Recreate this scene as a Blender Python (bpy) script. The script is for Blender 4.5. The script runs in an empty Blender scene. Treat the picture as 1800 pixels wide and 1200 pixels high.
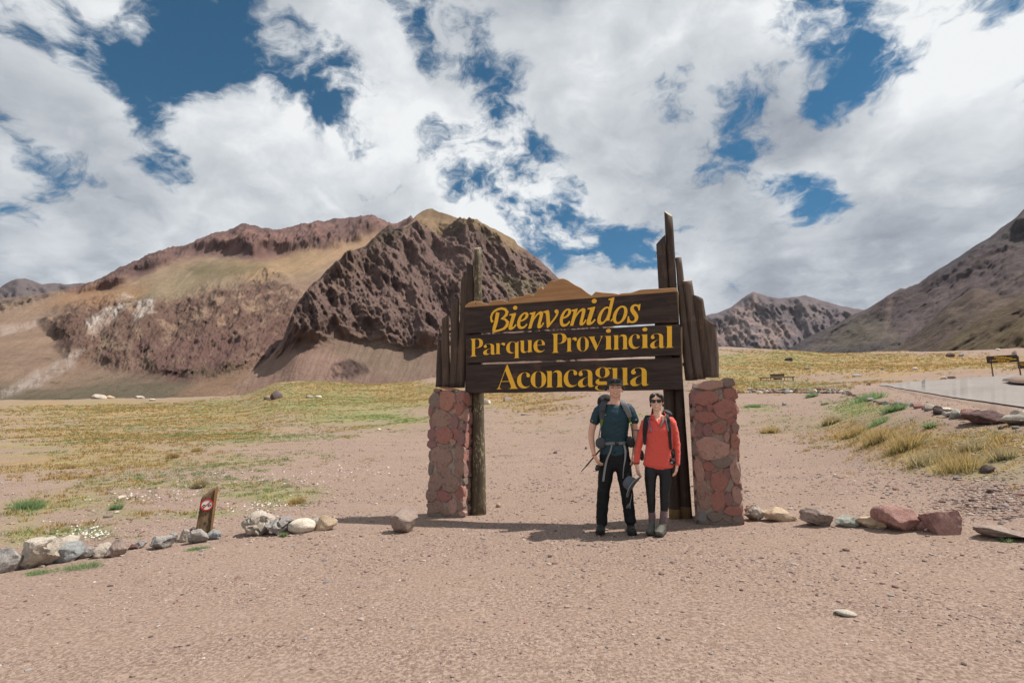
import bpy, bmesh, math, random
import numpy as np
from mathutils import Vector, Matrix
R = math.radians
sc = bpy.context.scene
COL = sc.collection
random.seed(7)

# ------------------------------------------------------------------ camera, world, sun, exposure
CAM_H = 1.30
PITCH = math.atan(142 / 900)
cam = bpy.data.objects.new('camera', bpy.data.cameras.new('camera'))
COL.objects.link(cam)
cam.location = (0, 0, CAM_H)
cam.rotation_euler = (math.pi / 2 + PITCH, 0, 0)
cam.data.sensor_width = 36
cam.data.lens = 18
cam.data.clip_start = 0.05
cam.data.clip_end = 40000
sc.camera = cam

SUN_EL = 61.0
SUN_AZ = 8.0          # degrees from +X towards +Y
sdir = Vector((math.cos(R(SUN_EL)) * math.cos(R(SUN_AZ)), math.cos(R(SUN_EL)) * math.sin(R(SUN_AZ)), math.sin(R(SUN_EL))))
sun = bpy.data.objects.new('sun', bpy.data.lights.new('sun', 'SUN'))
COL.objects.link(sun)
sun.data.energy = 5.0
sun.data.angle = R(0.53)
sun.data.color = (1.0, 0.93, 0.84)
sun.rotation_euler = sdir.to_track_quat('Z', 'Y').to_euler()
sc.view_settings.view_transform = 'Standard'
sc.view_settings.look = 'None'
sc.view_settings.gamma = 1
sc.view_settings.use_curve_mapping = False
sc.view_settings.exposure = 0.28

# pixel helpers (pixels of the 1800x1200 photograph); world X right, Y away, Z up
CP, SP = math.cos(PITCH), math.sin(PITCH)
def ray(px, py):
    x = (np.asarray(px, float) - 900) / 900
    y = -(np.asarray(py, float) - 600) / 900
    return x, CP - y * SP, SP + y * CP
def at(px, py, dist):
    """point seen at a pixel, at a horizontal distance from the camera"""
    x, y, z = ray(px, py)
    k = dist / np.hypot(x, y)
    return x * k, y * k, CAM_H + z * k
def onplane(px, py, z0=0.0):
    x, y, z = ray(px, py)
    k = (z0 - CAM_H) / z
    return np.array((x * k, y * k, z0))
def proj(x, y, z):
    """world to photograph pixel"""
    dx, dy, dz = x, y, z - CAM_H
    dep = dy * CP + dz * SP
    up = -dy * SP + dz * CP
    dep = np.where(dep < 0.05, 0.05, dep)
    return 900 + 900 * dx / dep, 600 - 900 * up / dep

# ------------------------------------------------------------------ numpy noise
_P = np.random.RandomState(11).permutation(512).astype(np.int64)
_P = np.concatenate([_P, _P, _P])
_G = np.random.RandomState(5).normal(size=(512, 3)); _G /= np.linalg.norm(_G, axis=1)[:, None]
def perlin(x, y, z=None):
    x = np.asarray(x, float); y = np.asarray(y, float)
    if z is None:
        z = np.zeros_like(x) + 0.37
    xi, yi, zi = np.floor(x).astype(np.int64), np.floor(y).astype(np.int64), np.floor(z).astype(np.int64)
    xf, yf, zf = x - xi, y - yi, z - zi
    u, v, w = [t * t * t * (t * (t * 6 - 15) + 10) for t in (xf, yf, zf)]
    xi &= 511; yi &= 511; zi &= 511
    def g(a, b, c):
        h = _P[_P[_P[(xi + a) & 511] + ((yi + b) & 511)] + ((zi + c) & 511)]
        gr = _G[h]
        return gr[..., 0] * (xf - a) + gr[..., 1] * (yf - b) + gr[..., 2] * (zf - c)
    def l(a, b, t): return a + t * (b - a)
    return l(l(l(g(0,0,0), g(1,0,0), u), l(g(0,1,0), g(1,1,0), u), v),
             l(l(g(0,0,1), g(1,0,1), u), l(g(0,1,1), g(1,1,1), u), v), w) * 1.5
def fbm(x, y, o=5, rough=0.5, z=None):
    s = 0; a = 1.0; t = 0
    for i in range(o):
        s = s + a * perlin(x * 2**i + 17.3 * i, y * 2**i - 9.1 * i, None if z is None else z * 2**i)
        t += a; a *= rough
    return s / t
def ridged(x, y, o=5, rough=0.5):
    s = 0; a = 1.0; t = 0; pv = 1.0
    for i in range(o):
        n = 1 - np.abs(perlin(x * 2**i + 31.7 * i, y * 2**i + 5.3 * i)) * 1.6
        n = np.clip(n, 0, 1) ** 2
        s = s + a * n * pv; t += a; a *= rough; pv = np.clip(n * 1.6, 0, 1)
    return s / t
def sstep(a, b, x):
    t = np.clip((x - a) / (b - a), 0, 1)
    return t * t * (3 - 2 * t)

# ------------------------------------------------------------------ materials
def lin(r, g, b):
    f = lambda c: (c / 255 / 12.92) if c <= 10 else ((c / 255 + 0.055) / 1.055) ** 2.4
    return (f(r), f(g), f(b), 1)
class NT:
    def __init__(s, tree): s.t = tree; s.n = tree.nodes; s.l = tree.links
    def new(s, kind, **kw):
        n = s.n.new(kind)
        for k, v in kw.items(): setattr(n, k, v)
        return n
    def put(s, sock, v):
        if isinstance(v, bpy.types.NodeSocket): s.l.new(v, sock)
        elif v is not None: sock.default_value = v
    def math(s, op, a, b=None, c=None, clamp=False):
        n = s.new('ShaderNodeMath', operation=op, use_clamp=clamp)
        for i, v in enumerate((a, b, c)): s.put(n.inputs[i], v)
        return n.outputs[0]
    def vmath(s, op, a, b=None, out=0):
        n = s.new('ShaderNodeVectorMath', operation=op)
        s.put(n.inputs[0], a)
        if op == 'SCALE': s.put(n.inputs['Scale'], b)
        elif b is not None: s.put(n.inputs[1], b)
        return n.outputs[out]
    def noise(s, vec, scale, detail=4, rough=0.5, dist=0.0, col=False):
        n = s.new('ShaderNodeTexNoise'); s.put(n.inputs['Vector'], vec)
        n.inputs['Scale'].default_value = scale; n.inputs['Detail'].default_value = detail
        n.inputs['Roughness'].default_value = rough; n.inputs['Distortion'].default_value = dist
        return n.outputs['Color' if col else 'Fac']
    def voro(s, vec, scale, feature='F1', out='Distance', rnd=1.0):
        n = s.new('ShaderNodeTexVoronoi', feature=feature); s.put(n.inputs['Vector'], vec)
        n.inputs['Scale'].default_value = scale; n.inputs['Randomness'].default_value = rnd
        return n.outputs[out]
    def rng(s, v, a, b, c=0.0, d=1.0, smooth=False):
        n = s.new('ShaderNodeMapRange', interpolation_type='SMOOTHSTEP' if smooth else 'LINEAR')
        s.put(n.inputs[0], v)
        for i, k in enumerate((a, b, c, d)): n.inputs[i + 1].default_value = k
        return n.outputs[0]
    def mix(s, f, a, b, mode='MIX'):
        n = s.new('ShaderNodeMix', data_type='RGBA', blend_type=mode)
        s.put(n.inputs[0], f); s.put(n.inputs[6], a); s.put(n.inputs[7], b)
        return n.outputs[2]
    def ramp(s, f, stops):
        n = s.new('ShaderNodeValToRGB'); s.put(n.inputs[0], f)
        e = n.color_ramp.elements
        while len(e) < len(stops): e.new(0.5)
        for el, (p, c) in zip(e, stops): el.position = p; el.color = c
        return n.outputs[0]
    def attr(s, name, out='Color'):
        return s.new('ShaderNodeAttribute', attribute_name=name).outputs[out]
    def bump(s, h, strength=0.5, dist=0.01, nrm=None):
        n = s.new('ShaderNodeBump'); s.put(n.inputs['Height'], h)
        n.inputs['Strength'].default_value = strength; n.inputs['Distance'].default_value = dist
        if nrm is not None: s.put(n.inputs['Normal'], nrm)
        return n.outputs[0]
    def pos(s): return s.new('ShaderNodeNewGeometry').outputs['Position']
    def obj(s): return s.new('ShaderNodeTexCoord').outputs['Object']
def mat(name, fn, rough=0.85, spec=0.3):
    m = bpy.data.materials.new(name); m.use_nodes = True
    t = NT(m.node_tree); b = m.node_tree.nodes['Principled BSDF']
    b.inputs['Roughness'].default_value = rough
    b.inputs['Specular IOR Level'].default_value = spec
    r = fn(t)
    col, nrm = r if isinstance(r, tuple) and not isinstance(r[0], float) else (r, None)
    t.put(b.inputs['Base Color'], col)
    if nrm is not None: t.put(b.inputs['Normal'], nrm)
    return m
def M3(t, rx=1, ry=1, rz=1, vec=None):
    n = t.new('ShaderNodeMapping'); t.put(n.inputs[0], vec if vec is not None else t.obj())
    n.inputs['Scale'].default_value = (rx, ry, rz)
    return n.outputs[0]

# ------------------------------------------------------------------ object helpers
def link(o): COL.objects.link(o); return o
def tag(o, label=None, cat=None, group=None, kind=None):
    if label: o['label'] = label
    if cat: o['category'] = cat
    if group: o['group'] = group
    if kind: o['kind'] = kind
    return o
def empty(name, loc=(0, 0, 0), rz=0.0):
    o = link(bpy.data.objects.new(name, None)); o.location = loc; o.rotation_euler = (0, 0, rz)
    o.empty_display_size = 0.1
    return o
def mesh_np(name, V, F, m=None, parent=None, smooth=True):
    me = bpy.data.meshes.new(name)
    V = np.asarray(V, np.float32); F = np.asarray(F, np.int32)
    k = F.shape[1]
    me.vertices.add(len(V)); me.vertices.foreach_set('co', V.ravel())
    me.loops.add(F.size); me.loops.foreach_set('vertex_index', F.ravel())
    me.polygons.add(len(F))
    me.polygons.foreach_set('loop_start', np.arange(0, F.size, k, dtype=np.int32))
    me.polygons.foreach_set('loop_total', np.full(len(F), k, np.int32))
    me.update(calc_edges=True)
    me.polygons.foreach_set('use_smooth', np.full(len(F), smooth))
    if m: me.materials.append(m)
    o = link(bpy.data.objects.new(name, me))
    if parent: o.parent = parent
    return o
def setcol(o, name, C):
    C = np.asarray(C, np.float32)
    if C.shape[1] == 3: C = np.c_[C, np.ones(len(C), np.float32)]
    a = o.data.color_attributes.new(name, 'FLOAT_COLOR', 'POINT')
    a.data.foreach_set('color', C.astype(np.float32).ravel())
def from_bm(name, bm, m=None, parent=None, smooth=False):
    me = bpy.data.meshes.new(name); bm.to_mesh(me); bm.free()
    if m: me.materials.append(m)
    if smooth:
        me.polygons.foreach_set('use_smooth', np.ones(len(me.polygons), bool))
    o = link(bpy.data.objects.new(name, me))
    if parent: o.parent = parent
    return o
def grid_faces(nu, nv):
    i = np.arange((nu - 1) * (nv - 1)); a = (i // (nv - 1)) * nv + i % (nv - 1)
    return np.c_[a, a + nv, a + nv + 1, a + 1]

# ------------------------------------------------------------------ sky: blue air and broken cloud
world = bpy.data.worlds.new('World'); sc.world = world; world.use_nodes = True
W = NT(world.node_tree)
bgn = world.node_tree.nodes['Background']
def build_sky():
    t = W
    d = t.new('ShaderNodeTexCoord').outputs['Generated']
    sky = t.new('ShaderNodeTexSky', sky_type='NISHITA', sun_disc=False)
    sky.sun_elevation = R(SUN_EL); sky.sun_rotation = math.atan2(sdir.x, sdir.y)
    sky.altitude = 2700; sky.air_density = 1.0; sky.dust_density = 0.3; sky.ozone_density = 3.0
    hsv = t.new('ShaderNodeHueSaturation'); t.put(hsv.inputs['Color'], sky.outputs[0])
    hsv.inputs['Saturation'].default_value = 1.62; hsv.inputs['Value'].default_value = 0.64; hsv.inputs['Hue'].default_value = 0.472
    blue = t.mix(1.0, hsv.outputs[0], (.30, .88, .98, 1), 'MULTIPLY')
    sep = t.new('ShaderNodeSeparateXYZ'); t.put(sep.inputs[0], d)
    den = t.math('ADD', t.math('MAXIMUM', sep.outputs[2], 0.0), 0.38)
    comb = t.new('ShaderNodeCombineXYZ')
    t.put(comb.inputs[0], t.math('DIVIDE', sep.outputs[0], den))
    t.put(comb.inputs[1], t.math('DIVIDE', sep.outputs[1], den))
    comb.inputs[2].default_value = 2.7
    p = comb.outputs[0]
    warp = t.noise(p, 2.1, 5, 0.6, col=True)
    pw = t.vmath('ADD', p, t.vmath('SCALE', t.vmath('SUBTRACT', warp, (0.5, 0.5, 0.5)), 0.34))
    n1 = t.noise(pw, 3.4, 12, 0.62)
    n2 = t.noise(t.vmath('ADD', pw, (7.1, 3.3, 1.0)), 1.2, 3, 0.5)
    base = t.math('ADD', t.math('MULTIPLY', t.math('SUBTRACT', n1, .5), 1.40), t.math('MULTIPLY', n2, 0.34))
    base = t.math('ADD', base, .366)
    base = t.math('ADD', base, t.rng(sep.outputs[2], .05, .42, .17, .0, smooth=True))
    def blob(px, py, r, k):
        x, y, z = ray(px, py); c = Vector((float(x), float(y), float(z))).normalized()
        dist = t.vmath('DISTANCE', d, tuple(c), out=1)
        return t.rng(dist, 0.0, r / 900.0, k, 0.0, smooth=True)
    def total(lst, kk=1.0):
        s = None
        for a in lst:
            b = blob(a[0], a[1], a[2], a[3] * kk); s = b if s is None else t.math('ADD', s, b)
        return s
    cov = total([  # negative opens a hole, positive thickens the cloud
        (10, 10, 110, -.07), (110, 110, 70, -.06), (225, 40, 90, -.085), (225, 150, 85, -.10), (285, 225, 80, -.12), (50, 60, 90, .05), (335, 290, 75, -.11), (320, 110, 60, -.08), (180, 90, 70, -.04), (560, 60, 60, -.05), (520, 200, 50, -.04), (1150, 20, 50, -.05),
        (40, 258, 75, -.13), (95, 418, 55, -.20), (310, 335, 60, -.10), (430, 80, 110, -.05),
        (790, 10, 110, -.12), (700, 20, 60, -.06), (890, 160, 95, -.14), (880, 320, 70, -.07), (750, 195, 60, -.07), (600, 120, 90, -.06), (480, 130, 70, -.06), (860, 30, 70, -.08),
        (1410, 325, 75, -.12), (1445, 285, 50, -.09), (1340, 330, 50, -.06), (1450, 370, 55, -.08),
        (1520, 165, 90, -.13), (1470, 20, 110, -.12), (1690, 20, 110, -.11), (1560, 50, 90, -.09), (1370, 5, 70, -.10), (1780, 20, 60, -.06),
        (985, 470, 45, -.13), (1085, 425, 50, -.08), (560, 185, 60, -.05), (1560, 230, 60, -.06), (1640, 90, 60, -.05),
        (600, 280, 240, .11), (1180, 200, 330, .10), (1130, 60, 200, .05), (90, 180, 120, .10), (150, 330, 130, .07), (1720, 260, 230, .09), (1000, 300, 180, .06),
        (150, 480, 140, .05), (1560, 470, 220, .12), (450, 400, 260, .10), (1250, 430, 180, .06), (700, 380, 180, .07), (440, 30, 120, .03)], .92)
    fld = t.math('ADD', base, cov)
    dens = t.rng(fld, 0.375, 0.520, smooth=True)
    thick = t.rng(fld, 0.48, 0.70, smooth=True)
    # light and shade inside the cloud: the field compared with itself a step towards the sun, coarse and fine
    s2 = Vector((sdir.x, .25, 0)).normalized()
    fine = t.math('SUBTRACT', n1, t.noise(t.vmath('ADD', pw, tuple(s2 * .045)), 3.4, 8, .62))
    coarse = t.math('SUBTRACT', t.noise(pw, 1.7, 3, .5), t.noise(t.vmath('ADD', pw, tuple(s2 * .2)), 1.7, 3, .5))
    big = t.noise(t.vmath('ADD', p, (3.7, 9.2, 0.4)), 1.9, 5, 0.55)
    dark = total([(1200, 265, 230, .26), (1400, 230, 140, .12), (1620, 420, 240, .24), (130, 445, 220, .20), (1560, 330, 150, .08), (650, 420, 180, .14), (400, 30, 160, .08), (1300, 470, 150, .12), (800, 330, 120, .06), (1720, 150, 150, .08),
                  (620, 240, 190, -.20), (1000, 60, 180, -.14), (80, 180, 140, -.14), (1330, 60, 170, -.14), (1000, 390, 130, -.12), (1430, 440, 110, -.18), (560, 400, 80, -.06), (1250, 430, 110, -.12), (1700, 330, 120, -.08), (1560, 120, 80, -.1)])
    g = t.math('ADD', t.math('MULTIPLY', fine, 1.35), t.math('MULTIPLY', coarse, 1.9))
    g = t.math('ADD', g, t.math('MULTIPLY', t.math('SUBTRACT', 0.52, big), 1.1))
    g = t.math('SUBTRACT', g, dark)
    g = t.math('SUBTRACT', g, t.math('MULTIPLY', thick, 0.16))
    g = t.math('ADD', g, 0.70, clamp=True)
    cl = t.ramp(g, [(0.0, lin(132, 138, 150)), (0.28, lin(160, 166, 175)), (0.52, lin(190, 195, 201)), (0.8, lin(216, 220, 224)), (1.0, lin(240, 242, 243))])
    cl = t.vmath('SCALE', cl, 1.0 / 0.10 * 0.84)
    c = t.mix(dens, blue, cl)
    t.put(bgn.inputs['Color'], c)
    bgn.inputs['Strength'].default_value = 0.10
build_sky()

# ------------------------------------------------------------------ the lie of the land
def zcol(px, rows):
    """rows of (distance, pixel row or height tagged 'z')"""
    out = []
    for r, v in rows:
        if isinstance(v, str): out.append((r, float(v)))
        else: out.append((r, float(at(px, v, r)[2])))
    return out
COLS = {
 -700: [(12, '-.3'), (40, '.2'), (80, 745), (150, 730), (280, 715)],
 0:   [(12, '-.2'), (40, '.35'), (80, 738), (150, 722), (280, 703)],
 250: [(12, '-.1'), (40, '.5'), (80, 733), (150, 716), (260, 698)],
 430: [(12, '-.05'), (40, '.6'), (70, 724), (120, 706), (220, 695)],
 480: [(12, '-.03'), (35, '.5'), (70, 714), (110, 690), (170, 669)],
 560: [(12, '0'), (35, '.6'), (60, 718), (100, 695), (160, 669)],
 700: [(12, '0'), (30, '.5'), (50, 726), (90, 702), (150, 673)],
 760: [(11, '0'), (26, '.4'), (45, 726), (80, 703), (150, 664)],
 850: [(10, '0'), (20, '.3'), (30, 742), (45, 717), (80, 690), (150, 655)],
 1000: [(10, '0.03'), (19, '.35'), (30, 735), (45, 705), (80, 672), (150, 640)],
 1100: [(10, '0.06'), (18, '.4'), (28, 732), (45, 698), (80, 662), (150, 625)],
 1250: [(10, '0.1'), (15, '.25'), (20, 765), (30, 700), (35, 687), (45, 669), (90, 636), (150, 608)],
 1400: [(9, '0.13'), (14, '.3'), (20, 762), (30, 700), (35, 687), (45, 669), (90, 640), (160, 616)],
 1480: [(8, '0.16'), (13, '.35'), (18, 765), (26, 706), (31, 684), (45, 669), (90, 646), (170, 624)],
 1560: [(8, '0.18'), (11, '.3'), (14, 790), (18, 730), (23, 700), (31, 680), (45, 665), (90, 645), (170, 621)],
 1650: [(8, '0.2'), (10, '.32'), (13, 783), (16, 726), (17.5, 716), (22, 702), (36, 668), (45, 662), (90, 643), (170, 618)],
 1800: [(7.5, '.24'), (9, '.4'), (11, 815), (13, 752), (14.3, 738), (18, 717), (38, 660), (45, 655), (90, 640), (170, 612)],
 2300: [(6, '.3'), (8, '.6'), (10.5, 860), (12, 790), (14, 750), (18, 720), (38, 660), (45, 652), (90, 640), (170, 605)],
 2900: [(6, '.3'), (8, '.6'), (10.5, 860), (12, 790), (14, 750), (18, 720), (38, 660), (45, 652), (90, 640), (170, 605)],
}
AZ = np.array([math.atan2(float(ray(p, 742)[0]), float(ray(p, 742)[1])) for p in COLS])
LR = np.linspace(math.log(0.5), math.log(9000), 420)
NA = 900
AG = np.linspace(-math.pi, math.pi, NA)
_tab = np.zeros((len(AZ), len(LR)))
for i, (p, rows) in enumerate(COLS.items()):
    k = zcol(p, rows)
    rl, zl = k[-1]
    k = [(0.5, 0), (5.5, 0)] + [(a, b) for a, b in k] + [(rl * 1.25, zl - 0.035 * rl), (rl * 2, zl - 0.10 * rl), (9000, zl - .1 * rl)]
    _tab[i] = np.interp(LR, np.log([a for a, b in k]), [b for a, b in k])
def _smooth(a, n, ax):
    ker = np.hanning(n + 2)[1:-1]; ker /= ker.sum()
    pad = [(0, 0), (0, 0)]; pad[ax] = (n // 2, n // 2)
    b = np.pad(a, pad, mode='edge')
    return np.apply_along_axis(lambda v: np.convolve(v, ker, 'valid'), ax, b)
ZT = np.zeros((NA, len(LR)))
for j in range(len(LR)):
    ZT[:, j] = np.interp(AG, AZ, _tab[:, j])
back = sstep(1.15, 1.9, np.abs(AG))[:, None]       # behind the camera the ground runs on nearly flat
ZT = ZT * (1 - back)
ZT = _smooth(_smooth(ZT, 9, 0), 7, 1)
def T(x, y):
    x = np.asarray(x, float); y = np.asarray(y, float)
    r = np.hypot(x, y); a = np.arctan2(x, y)
    fj = np.clip((np.log(np.maximum(r, 0.5)) - LR[0]) / (LR[1] - LR[0]), 0, len(LR) - 1.001)
    fi = np.clip((a - AG[0]) / (AG[1] - AG[0]), 0, NA - 1.001)
    i = fi.astype(int); j = fj.astype(int); fi = fi - i; fj = fj - j
    z = (ZT[i, j] * (1 - fi) * (1 - fj) + ZT[i + 1, j] * fi * (1 - fj) + ZT[i, j + 1] * (1 - fi) * fj + ZT[i + 1, j + 1] * fi * fj)
    z = z + 0.030 * np.clip(x, -4, 4) * (1 - sstep(8, 14, r))
    amp = np.clip((r - 12) / 60, 0, 1)
    z = z + amp * (0.55 * perlin(x / 14, y / 14) + 0.22 * perlin(x / 4.3, y / 4.3 + 5) + 0.10 * perlin(x / 1.7, y / 1.7 + 9))
    z = z + 0.012 * perlin(x * 0.9, y * 0.9 + 3) * sstep(2, 5, r)
    z = z + sstep(9, 13, r) * (1 - amp) * 0.03 * perlin(x * 1.4, y * 1.4)
    return z
def t1(x, y): return float(T(x, y))
def hit(px, py, r0=1.5, r1=900):
    """the ground point seen at a pixel"""
    rr = np.exp(np.linspace(math.log(r0), math.log(r1), 4000))
    x, y, z = at(px, py, rr)
    b = z < T(x, y)
    k = int(np.argmax(b)) if b.any() else len(rr) - 1
    return Vector((float(x[k]), float(y[k]), t1(x[k], y[k])))

# road beyond the bank, drawn on the ground by its two edges
ROAD_NEAR = [(1546, 677.5), (1580, 684), (1640, 696), (1700, 706.5), (1760, 717), (1830, 729), (1950, 742), (2150, 757)]
ROAD_FAR = [(1546, 676), (1580, 673.5), (1640, 669), (1700, 665.5), (1760, 660), (1830, 655), (1950, 651), (2150, 649)]
# vegetation cover painted over the real ground: (px, py, rx, ry, cover, kind) kind 0 green .. 1 orange straw
VEG = [(100, 715, 260, 22, .6, .7), (330, 720, 200, 20, .5, .45), (600, 705, 190, 30, .85, .3), (620, 682, 160, 12, .9, .7), (720, 690, 60, 18, .8, .9),
       (150, 765, 280, 32, .62, .55), (80, 820, 200, 32, .52, .7), (450, 770, 160, 20, .42, .25), (660, 738, 120, 9, .85, .05), (230, 850, 120, 14, .55, .6),
       (120, 880, 130, 20, .5, .45), (440, 860, 150, 20, .62, .22), (270, 905, 130, 16, .5, .5), (520, 880, 90, 14, .5, .25), (150, 935, 120, 16, .6, .35),
       (60, 950, 60, 20, .5, .5), (390, 905, 70, 12, .45, .1), (480, 900, 60, 8, .35, .1), (40, 905, 60, 22, .5, .3), (560, 800, 80, 10, .3, .1), (450, 812, 90, 10, .42, .15), (300, 820, 120, 14, .4, .4),
       (940, 705, 110, 22, .6, .95), (1000, 745, 160, 20, .3, .3), (900, 800, 60, 12, .22, .1), (930, 830, 60, 10, .2, .1), (1150, 740, 80, 20, .3, .3), (880, 690, 60, 14, .7, .9),
       (1500, 650, 330, 26, .62, .8), (1300, 660, 80, 26, .75, .55), (1380, 635, 120, 14, .75, .3), (1650, 640, 180, 12, .6, .85), (1560, 630, 330, 10, .55, .8), (1420, 622, 120, 9, .6, .5), (700, 760, 200, 10, .25, .1), (350, 740, 260, 16, .4, .7), (250, 800, 260, 22, .25, .6), (640, 690, 160, 16, .6, .5), (1280, 680, 40, 9, .8, .95), (1420, 680, 100, 8, .5, .3),
       (1370, 745, 130, 22, .55, .28), (1340, 720, 60, 8, .45, .05), (1500, 715, 60, 18, .8, .18), (1570, 735, 60, 14, .4, .1), (1600, 790, 140, 35, .68, .75), (1720, 790, 120, 50, .62, .6),
       (1510, 765, 60, 14, .6, .8), (1480, 745, 40, 10, .4, .5), (1760, 840, 60, 16, .35, .3), (1420, 790, 60, 14, .15, .1), (1790, 880, 30, 30, .25, .2)]
def veg(x, y, z):
    px, py = proj(x, y, z); px0, py0 = px, py; r_ = np.hypot(x, y)
    # ragged borders
    px = px + 55 * perlin(x * .23, y * .23) ; py = py + 9 * perlin(x * .31 + 8, y * .31)
    c = np.zeros_like(px); kd = np.zeros_like(px); wt = np.full_like(px, 1e-6)
    for a, b, rx, ry, cov, k in VEG:
        g = np.exp(-((px - a) / rx) ** 2 - ((py - b) / ry) ** 2)
        c = 1 - (1 - c) * (1 - cov * g * 0.95); kd += g * cov * k; wt += g * cov
    kd = kd / wt
    nl = np.interp(px0, [a for a, b in ROAD_NEAR], [b for a, b in ROAD_NEAR]); fl = np.interp(px0, [a for a, b in ROAD_FAR], [b for a, b in ROAD_FAR])
    c = np.where((y < 3) | ((px0 > 1535) & (py0 > fl - 1) & (py0 < nl + 2)), 0, c)
    vg = (px0 > 1500) & (py0 >= nl) & (py0 < nl + np.interp(px0, [1500, 1800], [8, 26]))
    c = np.where(vg & (r_ > 13), c * .25, c)
    return np.clip(c, 0, 1), kd


# terrain sheet
azd = np.concatenate([np.linspace(-math.pi, -1.0, 50)[:-1], np.linspace(-1.0, 1.0, 500), np.linspace(1.0, math.pi, 50)[1:]])
rd = np.concatenate([[0.05], np.exp(np.linspace(math.log(0.6), math.log(400), 350)), np.exp(np.linspace(math.log(430), math.log(9000), 20))])
AA, RR = np.meshgrid(azd, rd, indexing='ij')
X = RR * np.sin(AA); Y = RR * np.cos(AA); Z = T(X, Y)
ter_m = None
def ground_nodes(t):
    p = t.pos()
    v = t.attr('cover')
    sp = t.new('ShaderNodeSeparateColor'); t.put(sp.inputs[0], v)
    cover, kind, bank = sp.outputs[0], sp.outputs[1], sp.outputs[2]
    n_big = t.noise(p, 0.45, 5, 0.55)
    n_mid = t.noise(p, 3.0, 6, 0.6)
    n_fine = t.noise(p, 42, 4, 0.65)
    n_sand = t.noise(p, 190, 2, 0.6)
    dirt = t.ramp(n_big, [(0.32, (.180, .125, .098, 1)), (0.52, (.224, .159, .125, 1)), (0.72, (.265, .192, .153, 1))])
    dirt = t.mix(t.rng(n_mid, .38, .68), dirt, (.205, .138, .104, 1))
    vcol = t.voro(p, 52, out='Color')
    vs = t.new('ShaderNodeSeparateColor'); t.put(vs.inputs[0], vcol)
    peb = t.ramp(vs.outputs[0], [(0.0, (.09, .065, .058, 1)), (.22, (.19, .13, .11, 1)), (.5, (.32, .23, .19, 1)), (.8, (.42, .34, .29, 1)), (1.0, (.58, .52, .47, 1))])
    vd = t.voro(p, 52)
    loose = t.rng(t.noise(M3(t, .5, 1.3, 1, p), .9, 5, .62), .40, .60)
    pm = t.math('MULTIPLY', t.math('MULTIPLY', t.rng(vd, .46, .30), t.rng(t.noise(p, 5.5, 4, .6), .42, .60)), t.math('ADD', .22, t.math('MULTIPLY', loose, .78)))
    dirt = t.mix(t.math('MULTIPLY', pm, .9), dirt, peb)
    dirt = t.mix(t.rng(n_fine, .40, .62), t.mix(.5, dirt, (.12, .08, .066, 1)), t.mix(.55, dirt, (.44, .34, .285, 1)))
    dirt = t.mix(t.math('MULTIPLY', t.math('SUBTRACT', 1.0, loose), .35), dirt, (.285, .207, .163, 1))
    dirt = t.mix(bank, dirt, t.mix(t.rng(n_mid, .3, .7), (.165, .115, .085, 1), (.25, .18, .14, 1)))
    # plants seen too far off to be told apart
    vn = t.noise(M3(t, .6, 1.2, 1, p), 0.32, 10, 0.72)
    vn2 = t.noise(p, 2.6, 6, 0.7)
    thr = t.math('ADD', t.math('MULTIPLY', vn, .68), t.math('MULTIPLY', vn2, .32))
    m = t.rng(t.math('ADD', thr, t.math('MULTIPLY', cover, .47)), .64, .82)
    green = t.mix(t.rng(vn2, .3, .7), (.10, .13, .045, 1), (.25, .27, .11, 1))
    straw = t.mix(t.rng(t.noise(p, 1.4, 6, .7), .35, .65), (.19, .12, .06, 1), (.40, .26, .11, 1))
    kk = t.math('ADD', kind, t.math('MULTIPLY', t.math('SUBTRACT', t.noise(p, .18, 7, .68), .5), 3.2), clamp=True)
    vegc = t.mix(kk, green, straw)
    col = t.mix(t.math('MULTIPLY', m, .82), dirt, vegc)
    h = t.math('ADD', t.math('MULTIPLY', t.rng(vd, .5, .0), t.math('MULTIPLY', pm, .5)), t.math('ADD', t.math('MULTIPLY', n_fine, .60), t.math('MULTIPLY', n_sand, .25)))
    nb = t.bump(h, 0.8, 0.014)
    nb = t.bump(n_mid, .35, .04, nb)
    return col, nb
ter_m = mat('gravelly earth', ground_nodes, 0.95, 0.1)
ground = mesh_np('ground', np.c_[X.ravel(), Y.ravel(), Z.ravel()], grid_faces(len(azd), len(rd)), ter_m)
tag(ground, kind='structure')
cv, kd = veg(X, Y, Z)
gpx, gpy = proj(X, Y, Z)
bank = np.exp(-((gpx - 1720) / 170) ** 2 - ((gpy - 775) / 42) ** 2) * (Y > 3)
bank = np.clip(bank * 1.5, 0, 1) * (0.75 + .5 * perlin(X, Y))
setcol(ground, 'cover', np.c_[cv.ravel(), kd.ravel(), np.clip(bank, 0, 1).ravel()])

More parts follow.
